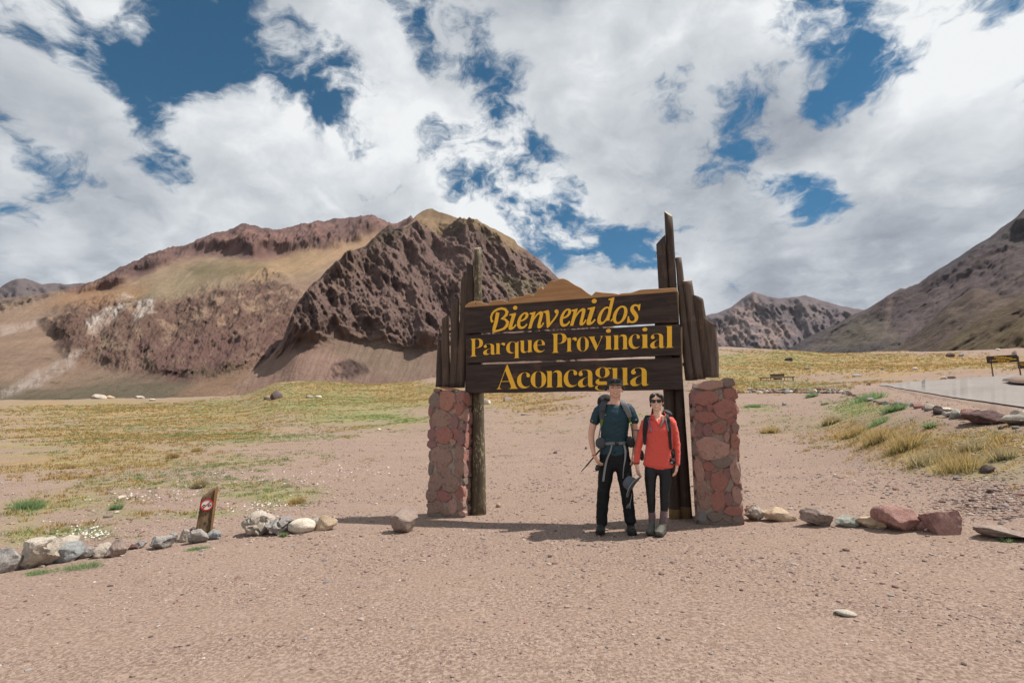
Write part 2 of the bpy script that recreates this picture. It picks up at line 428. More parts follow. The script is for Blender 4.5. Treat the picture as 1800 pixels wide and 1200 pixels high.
# road
def road():
    def pts(lst, n):
        px = np.array([a for a, b in lst], float); py = np.array([b for a, b in lst], float)
        s = np.linspace(px[0], px[-1], n)
        jj = .9 * np.array([float(perlin(k * .6, py[0])) + .6 * float(perlin(k * 1.7, py[0] + 3)) for k in range(n)])
        return [hit(a, b, 12, 120) for a, b in zip(s, np.interp(s, px, py) + jj * np.interp(s, [1546, 1620], [0, 1]))]
    n, m = 90, 26
    A = pts(ROAD_NEAR, n); B = pts(ROAD_FAR, n)
    V = []
    for a, b in zip(A, B):
        for j in range(m):
            q = a.lerp(b, j / (m - 1))
            V.append((q.x, q.y, t1(q.x, q.y)))
    V = np.array(V); W_ = V.reshape(n, m, 3)
    # even the surface out and lift it proud of the earth
    zz = W_[:, :, 2].copy()
    zz = _smooth(_smooth(zz, 9, 0), 9, 1)
    zz = np.maximum(zz, W_[:, :, 2]) + .025
    W_[:, :, 2] = zz
    top = W_.reshape(-1, 3)
    F = list(grid_faces(n, m))
    V = list(map(tuple, top)); k0 = len(V)
    SH = []
    for i in range(n):
        V.append((W_[i, 0, 0], W_[i, 0, 1], W_[i, 0, 2] - .05))
        a, b = W_[i, 0], W_[i, 1]; ox, oy = a[0] - b[0], a[1] - b[1]; l = math.hypot(ox, oy) + 1e-6; ox, oy = ox / l, oy / l
        for dd in (-.02, .35, .8, 1.3):
            x_, y_ = a[0] + ox * dd, a[1] + oy * dd; zt = t1(x_, y_); f_ = min(max(dd, 0) / 1.3, 1)
            SH.append((x_, y_, max((a[2] - .035) * (1 - f_) + (zt - .02) * f_, zt - .02)))
    for i in range(n - 1): F.append((i * m, (i + 1) * m, k0 + i + 1, k0 + i))
    sh = mesh_np('road_shoulder', np.array(SH), grid_faces(n, 4), ter_m); tag(sh, kind='structure')
    def fn(t):
        p = t.pos()
        c = t.mix(t.noise(p, .5, 5, .6), (.20, .178, .163, 1), (.265, .238, .22, 1))
        c = t.mix(t.rng(t.noise(p, 30, 3, .6), .3, .7), c, (.28, .26, .25, 1))
        c = t.mix(t.rng(t.noise(p, .35, 6, .65), .5, .7, 0, .6), c, (.20, .18, .172, 1))
        return c, t.bump(t.noise(p, 60, 3, .6), .3, .01)
    o = mesh_np('road', np.array(V), np.array(F), mat('pale worn asphalt', fn, 1.0, .03), smooth=False)
    o.data.materials.append(mat('asphalt edge shadow', lambda t: (.05, .045, .042, 1), .9, .2))  # edge face coloured dark to draw the shadow line along the road
    for pl in o.data.polygons[(n - 1) * (m - 1):]: pl.material_index = 1
    tag(o, kind='structure')
    def trav(px, py):
        q = hit(px, py, 12, 120); return q
    # gravel island in the middle of the turning place
    c = [(1762, 674), (1778, 670.5), (1800, 669), (1840, 668), (1900, 669), (1930, 673), (1880, 678), (1830, 680), (1800, 679), (1778, 677)]
    bm = bmesh.new()
    P = [hit(a, b, 12, 120) for a, b in c]
    cx = sum(p.x for p in P) / len(P); cy = sum(p.y for p in P) / len(P)
    rings = []
    for s, dz in ((1, .0), (.96, .09), (.7, .12), (.35, .14)):
        ring = []
        for k in range(len(P) * 3):
            a, b = P[k // 3], P[(k // 3 + 1) % len(P)]
            q = a.lerp(b, (k % 3) / 3)
            x = cx + (q.x - cx) * s; y = cy + (q.y - cy) * s
            ring.append(bm.verts.new((x, y, t1(x, y) + .10 + dz)))
        rings.append(ring)
    for r1, r2 in zip(rings, rings[1:]):
        for k in range(len(r1)): bm.faces.new((r1[k], r1[(k + 1) % len(r1)], r2[(k + 1) % len(r1)], r2[k]))
    bm.faces.new(rings[-1])
    o = from_bm('gravel_island', bm, mat('island gravel', lambda t: (t.mix(t.noise(t.pos(), 4, 6, .7), (.17, .12, .1, 1), (.30, .22, .18, 1)), t.bump(t.noise(t.pos(), 20, 4, .6), .7, .03)), .95, .1), smooth=True)
    tag(o, kind='structure')
road()

# ------------------------------------------------------------------ mountains
def interp_cols(ctrl, pxs):
    """ctrl: {px: [py rows...]} -> array (len(pxs), rows)"""
    ks = sorted(ctrl); A = np.array([ctrl[k] for k in ks], float)
    return np.stack([np.interp(pxs, ks, A[:, j]) for j in range(A.shape[1])], 1)
def pmask(px, py, poly, feather, wx=0, wy=0):
    """soft mask of a polygon given in photograph pixels"""
    P = np.array(poly, float); n = len(P)
    x = px + wx; y = py + wy
    d = np.full(x.shape, 1e9); inside = np.zeros(x.shape, bool)
    for i in range(n):
        a, b = P[i], P[(i + 1) % n]; e = b - a
        t = np.clip(((x - a[0]) * e[0] + (y - a[1]) * e[1]) / (e @ e + 1e-9), 0, 1)
        d = np.minimum(d, np.hypot(x - a[0] - t * e[0], y - a[1] - t * e[1]))
        c = ((a[1] > y) != (b[1] > y)) & (x < (b[0] - a[0]) * (y - a[1]) / (b[1] - a[1] + 1e-12) + a[0])
        inside ^= c
    s = np.where(inside, d, -d)
    return sstep(-feather, feather, s)
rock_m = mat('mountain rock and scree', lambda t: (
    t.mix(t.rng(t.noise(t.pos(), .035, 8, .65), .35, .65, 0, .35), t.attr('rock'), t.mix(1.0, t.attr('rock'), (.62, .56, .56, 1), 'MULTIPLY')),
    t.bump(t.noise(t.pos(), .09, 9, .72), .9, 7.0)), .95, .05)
def sheet(name, sil, base, dist, nu, nv, paint, amp, back=1.35, seed=0.0, jag=3.0, curve=1.0):
    """sil: [(px, py)] skyline; base: py of the foot; dist: (foot distance, ridge distance) functions of px"""
    sx = np.array([a for a, b in sil], float); sy = np.array([b for a, b in sil], float)
    px = np.linspace(sx[0], sx[-1], nu)
    top = np.interp(px, sx, sy)
    wdw = int(nu * 46 / (sx[-1] - sx[0])) | 1; ker = np.hanning(wdw + 2)[1:-1]; ker /= ker.sum()
    tops = np.convolve(np.pad(top, wdw // 2, mode='edge'), ker, 'valid')
    jg = top - tops; jf = jag * (fbm(px / 22 + seed, px * 0 + seed, 5, .66))
    bot = np.interp(px, [a for a, b in base], [b for a, b in base])
    v = np.linspace(0, 1, nv)
    PX = np.repeat(px[:, None], nv, 1)
    s = v[None, :]
    PY = bot[:, None] + (tops - bot)[:, None] * s
    PJ = PY + jg[:, None] * s ** 6 + jf[:, None] * s ** 40
    d0 = dist[0](px)[:, None]; d1 = dist[1](px)[:, None]
    D = d0 + (d1 - d0) * s ** curve
    fade = np.clip((1 - s) / .10, 0, 1) ** .7 * np.clip(s / .05, 0, 1)
    x, y, z = at(PX, PJ, D)
    A, smooth_push = amp(PX, PY, x, y)
    z = z + A * fade
    D2 = D + smooth_push * fade
    k = D2 / D
    x = x * k; y = y * k
    C = paint(PX, PY, x, y, z, A)
    # far side of the ridge
    nb = 14; w = np.linspace(0, 1, nb + 1)[1:]
    xb = x[:, -1:] * (1 + (back - 1) * w); yb = y[:, -1:] * (1 + (back - 1) * w)
    zb = z[:, -1:] * (1 - w[None, :] * 1.02)
    x = np.c_[x, xb]; y = np.c_[y, yb]; z = np.c_[z, zb]
    C = np.concatenate([C, np.repeat(C[:, -1:], nb, 1)], 1)
    o = mesh_np(name, np.c_[x.ravel(), y.ravel(), z.ravel()], grid_faces(nu, nv + nb), rock_m)
    setcol(o, 'rock', C.reshape(-1, 3))
    tag(o, kind='structure')
    return o
def mixc(C, m, c):
    return C * (1 - m[..., None]) + np.array(c)[None, None, :] * m[..., None]
def relief(PX, PY, ang, big, seed=0.0, aniso=4.0, o=6):
    """ribs and gullies running along one direction of the slope, 0..1, with finer and finer ones on them"""
    c, s = math.cos(R(ang)), math.sin(R(ang))
    wx = PX + big * .22 * fbm(PX / big / 1.3 + seed, PY / big / 1.3, 4, .55); wy = PY + big * .22 * fbm(PX / big / 1.3 + seed + 9, PY / big / 1.3, 4, .55)
    a = (-wx * s + wy * c) / big; b = (wx * c + wy * s) / (big * aniso)
    def sharp(x, y, n, k):
        t_ = 0; am = 1.0; s_ = 0
        for i in range(n):
            t_ = t_ + am * (1 - 2.2 * np.abs(perlin(x * 2**i + 7.7 * i, y * 2**i + 3.1 * i))); s_ += am; am *= k
        return .5 + .5 * t_ / s_
    r = sharp(a + seed, b + seed, o, .55)
    r2 = sharp(a * 2.7 + b * 1.1 + seed + 5, b * 3.3 - a * .6, 4, .58)
    return r - .5, r2 - .5
const = lambda v: (lambda px: np.full(np.shape(px), float(v)))

# long pale slope with a ragged purple ridge behind it
SIL_BACK = [(-260, 640), (-120, 585), (0, 548), (60, 528), (110, 512), (140, 503), (180, 488), (210, 470), (250, 452), (275, 440), (300, 437), (330, 428), (355, 418), (380, 410), (400, 405), (415, 397),
            (430, 393), (450, 398), (475, 400), (490, 403), (510, 400), (530, 393), (545, 391), (570, 390), (590, 386), (615, 382), (635, 378), (655, 378), (668, 384), (680, 391), (700, 394), (712, 386), (722, 377), (730, 388), (760, 400), (800, 420)]
def amp_back(PX, PY, x, y):
    crag = pmask(PX, PY, [(80, 560), (180, 520), (300, 525), (420, 500), (470, 480), (530, 510), (540, 560), (520, 640), (330, 670), (250, 640), (200, 640), (110, 620)], 16, 22 * perlin(x / 160, y / 160), 14 * perlin(x / 120 + 4, y / 120))
    rid = pmask(PX, PY, [(140, 350), (140, 515), (200, 500), (280, 465), (340, 440), (400, 440), (440, 452), (520, 440), (600, 430), (690, 405), (760, 410), (760, 330)], 9, 14 * perlin(x / 200, y / 200), 8 * perlin(x / 150, y / 150 + 7))
    r = ridged(x / 210, y / 300, 6, .55)
    rr = ridged(x / 90 + 3, y / 240, 5, .55)
    smooth = fbm(x / 420, y / 700, 5, .5)
    gull = ridged(x / 120 + y / 600, y / 1500, 4, .5)
    A = 26 * smooth + 10 * gull * (1 - crag) + crag * (46 * (r - .4) + 18 * (rr - .4)) + rid * (46 * (rr - .45) + 26 * fbm(x / 60, y / 90, 4, .6))
    q, q2 = relief(PX, PY, 140, 30, 2.0, 3.0); g, g2 = relief(PX, PY, 152, 46, 7.0, 5)
    A = 18 * smooth
    return A, -(crag * (190 * relief(PX, PY, 128, 78, 11.0, 1.6)[0] + 80 * q + 44 * q2 + 20 * fbm(PX / 8 + 3, PY / 8, 5, .7)) + rid * (200 * relief(PX, PY, 100, 70, 21.0, 1.5)[0] + 110 * q + 60 * q2) + (1 - np.clip(crag + rid, 0, 1)) * (22 * g + 9 * g2)) * np.interp(PY, [400, 700], [1.3, .5])
def paint_back(PX, PY, x, y, z, A):
    wx = 20 * fbm(x / 90, y / 140, 5, .6); wy = 12 * fbm(x / 70 + 9, y / 110, 5, .6)
    n = fbm(x / 60, y / 160, 6, .6); n2 = fbm(x / 260, y / 300 + 3, 5, .6)
    st = fbm((PX * .5 + PY) / 4.5, (PX - .5 * PY) / 90, 5, .62)
    sp_ = sstep(-.12, .12, fbm(PX / 9, PY / 14 + 3, 5, .65))
    C = np.zeros(PX.shape + (3,)) + np.array((.250, .176, .130))
    C = mixc(C, sstep(-.15, .25, n2) * .7, (.205, .155, .112))
    C = mixc(C, sstep(.05, .3, fbm(x / 130 + 5, y / 200, 6, .65)) * .6, (.33, .228, .158))
    C = mixc(C, pmask(PX, PY, [(300, 470), (560, 440), (580, 470), (420, 500), (250, 540), (180, 520)], 26, wx, wy) * .45, (.20, .185, .105))
    # lower fans
    C = mixc(C, pmask(PX, PY, [(-300, 720), (-300, 600), (100, 610), (300, 650), (520, 600), (620, 580), (900, 740)], 22, wx, wy) * .8, (.225, .158, .118))
    C = mixc(C, pmask(PX, PY, [(-300, 800), (-300, 672), (100, 672), (240, 650), (420, 640), (440, 680), (300, 720), (300, 800)], 16, wx, wy * 2) * .8, (.105, .095, .066))  # dark olive band: cloud shadow over the fans, put into the colour
    C = mixc(C, pmask(PX, PY, [(300, 700), (350, 660), (420, 650), (520, 640), (480, 720)], 14, wx, wy) * .6, (.27, .165, .115))
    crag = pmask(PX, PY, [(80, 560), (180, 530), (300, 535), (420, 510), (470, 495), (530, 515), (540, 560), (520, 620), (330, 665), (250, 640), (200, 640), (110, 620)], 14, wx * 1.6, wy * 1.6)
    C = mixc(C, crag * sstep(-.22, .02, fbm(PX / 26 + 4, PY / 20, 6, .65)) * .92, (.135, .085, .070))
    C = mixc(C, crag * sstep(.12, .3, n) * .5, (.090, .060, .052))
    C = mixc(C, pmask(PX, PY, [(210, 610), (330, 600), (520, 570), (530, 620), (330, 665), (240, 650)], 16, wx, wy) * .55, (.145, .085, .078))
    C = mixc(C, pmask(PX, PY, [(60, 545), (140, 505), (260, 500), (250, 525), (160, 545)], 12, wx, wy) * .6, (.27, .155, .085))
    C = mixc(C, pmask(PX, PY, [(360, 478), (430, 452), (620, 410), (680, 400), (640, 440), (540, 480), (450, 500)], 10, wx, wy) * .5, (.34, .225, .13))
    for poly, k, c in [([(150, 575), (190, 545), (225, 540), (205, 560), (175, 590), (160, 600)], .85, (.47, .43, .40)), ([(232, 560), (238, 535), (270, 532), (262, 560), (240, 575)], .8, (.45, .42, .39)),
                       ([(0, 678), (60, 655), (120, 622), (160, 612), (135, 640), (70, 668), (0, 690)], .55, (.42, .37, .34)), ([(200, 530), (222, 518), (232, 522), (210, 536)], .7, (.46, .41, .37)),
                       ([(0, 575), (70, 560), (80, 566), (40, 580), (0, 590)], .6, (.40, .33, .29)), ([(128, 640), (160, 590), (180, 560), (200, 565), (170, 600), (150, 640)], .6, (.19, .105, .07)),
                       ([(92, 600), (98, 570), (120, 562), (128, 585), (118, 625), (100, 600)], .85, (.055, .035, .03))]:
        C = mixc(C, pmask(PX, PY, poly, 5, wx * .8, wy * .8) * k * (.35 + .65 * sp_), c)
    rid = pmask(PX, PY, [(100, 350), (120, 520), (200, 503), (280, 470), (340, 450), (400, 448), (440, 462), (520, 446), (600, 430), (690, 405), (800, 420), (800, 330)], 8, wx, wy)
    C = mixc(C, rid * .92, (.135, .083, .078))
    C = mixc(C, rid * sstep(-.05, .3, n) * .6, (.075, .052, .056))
    C = mixc(C, rid * sstep(.1, .35, fbm(x / 200 + 30, y / 200, 4)) * .6, (.24, .14, .115))
    C = mixc(C, pmask(PX, PY, [(330, 470), (440, 462), (480, 470), (400, 490), (340, 485)], 10, wx, wy) * .6, (.10, .095, .055))
    dots = sstep(.22, .34, fbm(x / 22, y / 30 + 40, 3, .6)) * pmask(PX, PY, [(0, 640), (150, 610), (420, 650), (420, 720), (0, 720)], 25)
    C = mixc(C, dots * .6, (.07, .075, .04))
    C *= (1 + .22 * st + .16 * n)[..., None]
    return np.clip(C, .01, .8)
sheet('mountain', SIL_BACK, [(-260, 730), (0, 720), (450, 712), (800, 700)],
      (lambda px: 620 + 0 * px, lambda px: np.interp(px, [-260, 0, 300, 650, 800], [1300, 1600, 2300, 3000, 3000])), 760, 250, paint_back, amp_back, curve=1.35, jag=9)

# dark rocky massif in front of it
SIL_MASS = [(270, 745), (330, 716), (385, 690), (430, 664), (470, 632), (496, 600), (510, 562), (518, 542), (530, 526), (545, 503), (562, 490), (575, 478), (600, 457), (625, 441), (640, 436), (652, 424), (668, 406), (683, 397), (694, 404), (706, 400), (720, 392), (732, 378),
            (742, 371), (752, 367), (760, 366), (772, 373), (786, 377), (800, 382), (812, 386), (826, 385), (838, 385), (848, 392), (860, 398), (872, 404), (890, 413), (905, 421), (910, 430), (925, 438), (945, 455), (968, 477), (985, 494), (1020, 524), (1060, 560), (1110, 602), (1160, 645), (1240, 715)]
def amp_mass(PX, PY, x, y):
    wx = 14 * fbm(x / 90, y / 90, 4); wy = 10 * fbm(x / 80 + 5, y / 80, 4)
    rock = pmask(PX, PY, [(485, 620), (500, 560), (520, 520), (600, 440), (690, 380), (760, 400), (860, 400), (1000, 470), (1080, 560), (1000, 640), (860, 600), (800, 600), (720, 610), (640, 585), (600, 580), (560, 600), (520, 600)], 10, wx, wy)
    u = (x * .75 + y * .66) ; w = (x * -.66 + y * .75)
    r = ridged(x / 150 + 1.7, y / 190, 6, .56)
    r2 = ridged(u / 46, w / 130 + 2, 5, .58)
    r3 = fbm(x / 24, y / 24, 4, .6)
    sc_ = fbm(x / 40 + y / 300, y / 700, 4, .55)
    A = rock * (30 * (r - .42) + 20 * (r2 - .4) + 8 * r3) + (1 - rock) * (6 * sc_ + 10 * fbm(x / 200, y / 260, 3))
    kn = pmask(PX, PY, [(575, 665), (590, 640), (615, 632), (640, 640), (650, 655), (620, 668)], 6, wx * .4, wy * .4)
    rockr = pmask(PX, PY, [(480, 625), (500, 560), (520, 520), (600, 440), (690, 380), (760, 400), (860, 400), (1000, 470), (1080, 560), (1000, 640), (860, 600), (800, 600), (720, 610), (640, 585), (600, 580), (560, 600), (520, 600)], 18, wx * 2, wy * 2)
    q, q2 = relief(PX, PY, 48, 40, 3.0, 4.0); f1 = fbm(PX / 9 + 3, PY / 9, 5, .7); sc2, sc3 = relief(PX, PY, 115, 20, 8.0, 8)
    A = 5 * fbm(x / 60, y / 60, 3) * rockr + kn * 4 * q2
    return A, -(rockr * (230 * relief(PX, PY, 52, 105, 14.0, 1.8)[0] + 84 * q + 40 * q2 + 16 * f1) + (1 - rockr) * (14 * sc2 + 4 * sc3) + kn * 22 * q2) * np.interp(PY, [380, 600, 700], [1.25, .8, .45])
def paint_mass(PX, PY, x, y, z, A):
    wx = 16 * fbm(x / 60, y / 80, 5, .62); wy = 11 * fbm(x / 50 + 9, y / 70, 5, .62)
    n = fbm(x / 34, y / 60, 6, .62); n2 = fbm(x / 150, y / 170 + 3, 5, .6)
    st = fbm((PX + .45 * PY) / 5.5, (PY - .45 * PX) / 90, 5, .62)
    C = np.zeros(PX.shape + (3,)) + np.array((.205, .140, .115))          # scree
    C = mixc(C, sstep(640, 480, PX), (.235, .160, .122))
    C = mixc(C, sstep(-.2, .25, n2) * .8 * sstep(480, 640, PX), (.160, .100, .090))
    C = mixc(C, pmask(PX, PY, [(560, 600), (660, 600), (760, 625), (800, 640), (700, 670), (600, 640)], 22, wx, wy) * .5, (.19, .15, .105))
    C = mixc(C, pmask(PX, PY, [(430, 720), (470, 640), (560, 610), (620, 640), (600, 680), (520, 720)], 18, wx, wy) * .5, (.25, .165, .135))
    rock = pmask(PX, PY, [(485, 620), (500, 560), (520, 520), (600, 430), (690, 385), (770, 412), (850, 402), (1000, 470), (1080, 560), (1000, 640), (860, 590), (800, 600), (720, 612), (640, 588), (600, 580), (560, 600), (525, 615)], 12, wx * 1.8, wy * 1.8)
    C = mixc(C, rock * .92, (.162, .112, .098))  # purple-brown rock, its dark tone partly cloud shadow put into the colour
    C = mixc(C, rock * sstep(-.05, .28, n) * .6, (.105, .068, .065))
    C = mixc(C, rock * sstep(.05, .3, fbm(x / 80 + 22, y / 80, 5, .6)) * .55, (.23, .155, .13))
    C = mixc(C, pmask(PX, PY, [(560, 520), (600, 460), (640, 440), (680, 440), (660, 480), (600, 530)], 14, wx, wy) * .5, (.155, .105, .082))
    C = mixc(C, pmask(PX, PY, [(640, 440), (668, 400), (690, 392), (706, 402), (710, 440), (680, 450)], 8, wx, wy) * .7, (.075, .062, .045))
    C = mixc(C, pmask(PX, PY, [(700, 404), (735, 370), (760, 350), (860, 370), (900, 415), (930, 440), (890, 450), (860, 440), (800, 425), (770, 418), (740, 415)], 8, wx, wy) * .85, (.23, .165, .098))
    C = mixc(C, pmask(PX, PY, [(770, 430), (780, 405), (800, 405), (820, 432), (800, 445)], 6, wx, wy) * .8, (.085, .062, .048))
    C = mixc(C, pmask(PX, PY, [(835, 440), (842, 418), (856, 420), (870, 450)], 6, wx, wy) * .8, (.08, .06, .048))
    C = mixc(C, pmask(PX, PY, [(730, 366), (760, 350), (790, 372), (780, 384), (740, 384)], 5, wx * .5, wy * .5) * .6, (.14, .10, .065))
    C = mixc(C, pmask(PX, PY, [(860, 480), (940, 500), (1020, 560), (1000, 580), (900, 530)], 10, wx, wy) * .55, (.17, .15, .09))
    C = mixc(C, pmask(PX, PY, [(575, 662), (590, 640), (615, 632), (640, 640), (650, 655), (620, 668)], 5, wx * .4, wy * .4) * sstep(-.15, .1, n) * .8, (.06, .042, .040))
    C *= (1 + .25 * st * (1 - rock * .5) + .20 * n)[..., None]
    return np.clip(C, .01, .8)
sheet('mountain', SIL_MASS, [(270, 752), (800, 712), (1240, 722)],
      (lambda px: 520 + 0 * px, lambda px: np.interp(px, [270, 430, 520, 690, 760, 1000, 1240], [580, 740, 900, 1450, 1700, 1300, 700])), 740, 260, paint_mass, amp_mass, curve=1.25, seed=4.4)

# far left hills
def amp_far(k, sx=300):
    def f(PX, PY, x, y):
        rg = ridged(x / sx, y / sx, 6, .55)
        q, q2 = relief(PX, PY, 60, 34, k * .1, 2.0)
        return k * .10 * fbm(x / sx * 3, y / sx * 3, 4), -k * (2.6 * q + 1.2 * q2)
    return f
def paint_fl(PX, PY, x, y, z, A):
    n = fbm(x / 200, y / 200, 6, .6)
    C = np.zeros(PX.shape + (3,)) + np.array((.12, .10, .105))
    C = mixc(C, sstep(-.1, .3, n) * .6, (.13, .10, .09))
    return C
sheet('mountain', [(-420, 470), (-300, 500), (-120, 515), (-40, 510), (0, 506), (14, 496), (28, 489), (45, 489), (60, 494), (75, 499), (95, 497), (120, 499), (145, 497), (180, 500), (230, 515)], [(-420, 700), (230, 690)],
      (const(3500), const(5200)), 200, 80, paint_fl, amp_far(110, 500), seed=2.1, jag=4)
def paint_fl2(PX, PY, x, y, z, A):
    n = fbm(x / 160, y / 200, 6, .6)
    C = np.zeros(PX.shape + (3,)) + np.array((.155, .115, .095))
    C = mixc(C, sstep(-.1, .25, n) * .7, (.24, .17, .12))
    return C
sheet('mountain', [(-420, 560), (-200, 545), (-60, 530), (0, 525), (40, 520), (90, 512), (130, 505), (170, 510), (230, 530)], [(-420, 700), (230, 700)],
      (const(1900), const(3000)), 160, 70, paint_fl2, amp_far(110, 350), seed=8.1, jag=3)

# peak between the sign and the right-hand slope
def paint_c(PX, PY, x, y, z, A):
    wx = 14 * fbm(x / 200, y / 200, 5, .6); wy = 10 * fbm(x / 200 + 7, y / 200, 5, .6)
    n = fbm(x / 170, y / 170, 6, .62)
    C = np.zeros(PX.shape + (3,)) + np.array((.135, .112, .120))
    C = mixc(C, pmask(PX, PY, [(1240, 600), (1300, 540), (1325, 515), (1345, 560), (1400, 590), (1360, 612), (1250, 612)], 9, wx, wy) * sstep(-.25, .15, n), (.27, .20, .175))
    C = mixc(C, pmask(PX, PY, [(1395, 545), (1440, 530), (1450, 560), (1420, 570)], 6, wx, wy) * .6, (.19, .16, .15))
    C = mixc(C, sstep(.05, .25, n) * .5, (.105, .088, .095))
    return C * (1 + .35 * n)[..., None]
sheet('mountain', [(1000, 600), (1120, 590), (1180, 575), (1230, 558), (1250, 552), (1268, 548), (1285, 540), (1300, 528), (1315, 518), (1325, 513), (1338, 517), (1352, 521), (1370, 524), (1395, 522), (1415, 519), (1430, 524), (1450, 530), (1475, 537), (1500, 541), (1560, 552), (1650, 580)],
      [(1000, 720), (1650, 720)], (const(2600), const(4600)), 340, 130, paint_c, amp_far(130, 420), seed=5.5, jag=2.5)

# long slope coming down from the right
def amp_d(PX, PY, x, y):
    u = (x * .5 + y * .87)
    q, q2 = relief(PX, PY, 152, 60, 1.0, 4); g, g2 = relief(PX, PY, 140, 22, 6.0, 3)
    return 14 * fbm(x / 90, y / 90, 4, .6), -(260 * relief(PX, PY, 150, 90, 31.0, 2.5)[0] + 150 * q + 60 * q2 + 30 * g) * np.interp(PY, [400, 640], [1.0, .5])
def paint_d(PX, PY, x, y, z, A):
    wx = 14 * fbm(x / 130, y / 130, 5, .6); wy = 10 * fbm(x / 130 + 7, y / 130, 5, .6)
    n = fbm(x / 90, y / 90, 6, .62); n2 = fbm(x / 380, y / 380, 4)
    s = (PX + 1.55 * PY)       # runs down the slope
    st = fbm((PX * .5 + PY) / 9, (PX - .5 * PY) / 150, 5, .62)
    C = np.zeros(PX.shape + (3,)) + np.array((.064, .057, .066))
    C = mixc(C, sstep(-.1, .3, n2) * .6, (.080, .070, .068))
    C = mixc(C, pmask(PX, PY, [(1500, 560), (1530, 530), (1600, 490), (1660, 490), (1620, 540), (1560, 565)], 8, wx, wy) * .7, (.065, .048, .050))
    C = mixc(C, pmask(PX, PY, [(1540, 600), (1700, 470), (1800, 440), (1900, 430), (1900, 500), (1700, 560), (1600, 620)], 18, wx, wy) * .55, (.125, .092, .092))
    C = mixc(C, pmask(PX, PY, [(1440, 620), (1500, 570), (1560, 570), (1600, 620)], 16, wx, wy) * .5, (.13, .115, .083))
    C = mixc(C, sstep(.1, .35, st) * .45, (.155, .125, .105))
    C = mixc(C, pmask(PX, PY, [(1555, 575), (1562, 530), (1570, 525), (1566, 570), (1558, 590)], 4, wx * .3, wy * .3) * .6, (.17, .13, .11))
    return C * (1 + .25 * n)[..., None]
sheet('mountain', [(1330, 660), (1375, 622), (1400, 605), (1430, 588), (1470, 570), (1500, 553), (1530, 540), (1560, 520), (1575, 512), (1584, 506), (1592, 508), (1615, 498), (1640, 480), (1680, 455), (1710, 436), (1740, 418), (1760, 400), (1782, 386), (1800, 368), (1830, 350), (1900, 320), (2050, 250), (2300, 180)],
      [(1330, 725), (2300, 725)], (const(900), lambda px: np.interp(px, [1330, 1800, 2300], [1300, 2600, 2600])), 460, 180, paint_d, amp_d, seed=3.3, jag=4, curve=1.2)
def amp_e(PX, PY, x, y):
    q, q2 = relief(PX, PY, 150, 40, 4.0, 4)
    return 5 * fbm(x / 30, y / 30, 4, .6), -(26 * q + 9 * q2)
def paint_e(cols):
    def f(PX, PY, x, y, z, A):
        n = fbm(x / 40, y / 40, 6, .62)
        st = fbm((PX * .55 + PY) / 8, (PX - .5 * PY) / 120, 5, .62)
        C = np.zeros(PX.shape + (3,)) + np.array(cols[0])
        C = mixc(C, sstep(-.05, .25, st) * .7, cols[1])
        C = mixc(C, sstep(.05, .3, n) * .5, cols[2])
        return C * (1 + .25 * n)[..., None]
    return f
sheet('mountain', [(1530, 650), (1600, 595), (1640, 560), (1665, 535), (1690, 520), (1712, 506), (1735, 511), (1760, 520), (1800, 512), (1860, 500), (2300, 470)],
      [(1530, 725), (2300, 725)], (const(600), const(950)), 260, 110, paint_e([(.115, .092, .078), (.17, .125, .105), (.075, .058, .056)]), amp_e, seed=6.3, jag=3)
sheet('mountain', [(1590, 660), (1640, 618), (1690, 580), (1740, 548), (1790, 526), (1850, 515), (2300, 480)],
      [(1590, 725), (2300, 725)], (const(420), const(620)), 220, 90, paint_e([(.125, .098, .070), (.175, .140, .092), (.08, .052, .048)]), amp_e, seed=9.3, jag=3)
sheet('mountain', [(1660, 650), (1710, 615), (1750, 590), (1800, 562), (1860, 548), (2300, 520)],
      [(1660, 725), (2300, 725)], (const(330), const(460)), 180, 70, paint_e([(.15, .12, .07), (.10, .065, .055), (.075, .05, .045)]), amp_e, seed=12.3, jag=2)

# ------------------------------------------------------------------ stones
def ico(sub):
    bm = bmesh.new(); bmesh.ops.create_icosphere(bm, subdivisions=sub, radius=1.0)
    bm.verts.ensure_lookup_table()
    V = np.array([v.co[:] for v in bm.verts]); F = np.array([[v.index for v in f.verts] for f in bm.faces]); bm.free()
    return V, F
ICO = {k: ico(k) for k in (1, 2, 3, 4, 5)}
def stone_shape(seed, sub=3, cuts=9, cut=.72, rough=.10, pitted=0.0):
    rs = np.random.RandomState(seed); V, F = ICO[sub]; V = V.copy()
    for k in range(cuts):
        n = rs.normal(size=3); n /= np.linalg.norm(n); d = cut + rs.uniform(-.12, .14)
        over = V @ n - d
        V = V - np.where(over > 0, over, 0)[:, None] * n * .96
    o = seed * 3.1
    V = V * (1 + rough * fbm(V[:, 0] * 1.7 + o, V[:, 1] * 1.7, 5, .62, V[:, 2] * 1.7) * 2.2)[:, None]
    if sub >= 3: V = V * (1 + rough * .32 * (ridged(V[:, 0] * 3.1 + V[:, 2] * 1.7 + o, V[:, 1] * 3.1 - V[:, 2] * 2.3, 3, .6) - .4))[:, None]
    if pitted: V = V * (1 - pitted * np.clip(ridged(V[:, 0] * 2.2 + V[:, 2] + o, V[:, 1] * 2.2 - V[:, 2] * 1.3, 3, .5) - .35, 0, 1))[:, None]
    mn, mx = V.min(0), V.max(0)
    return (V - (mn + mx) / 2) / ((mx - mn) / 2), F
_rm = {}
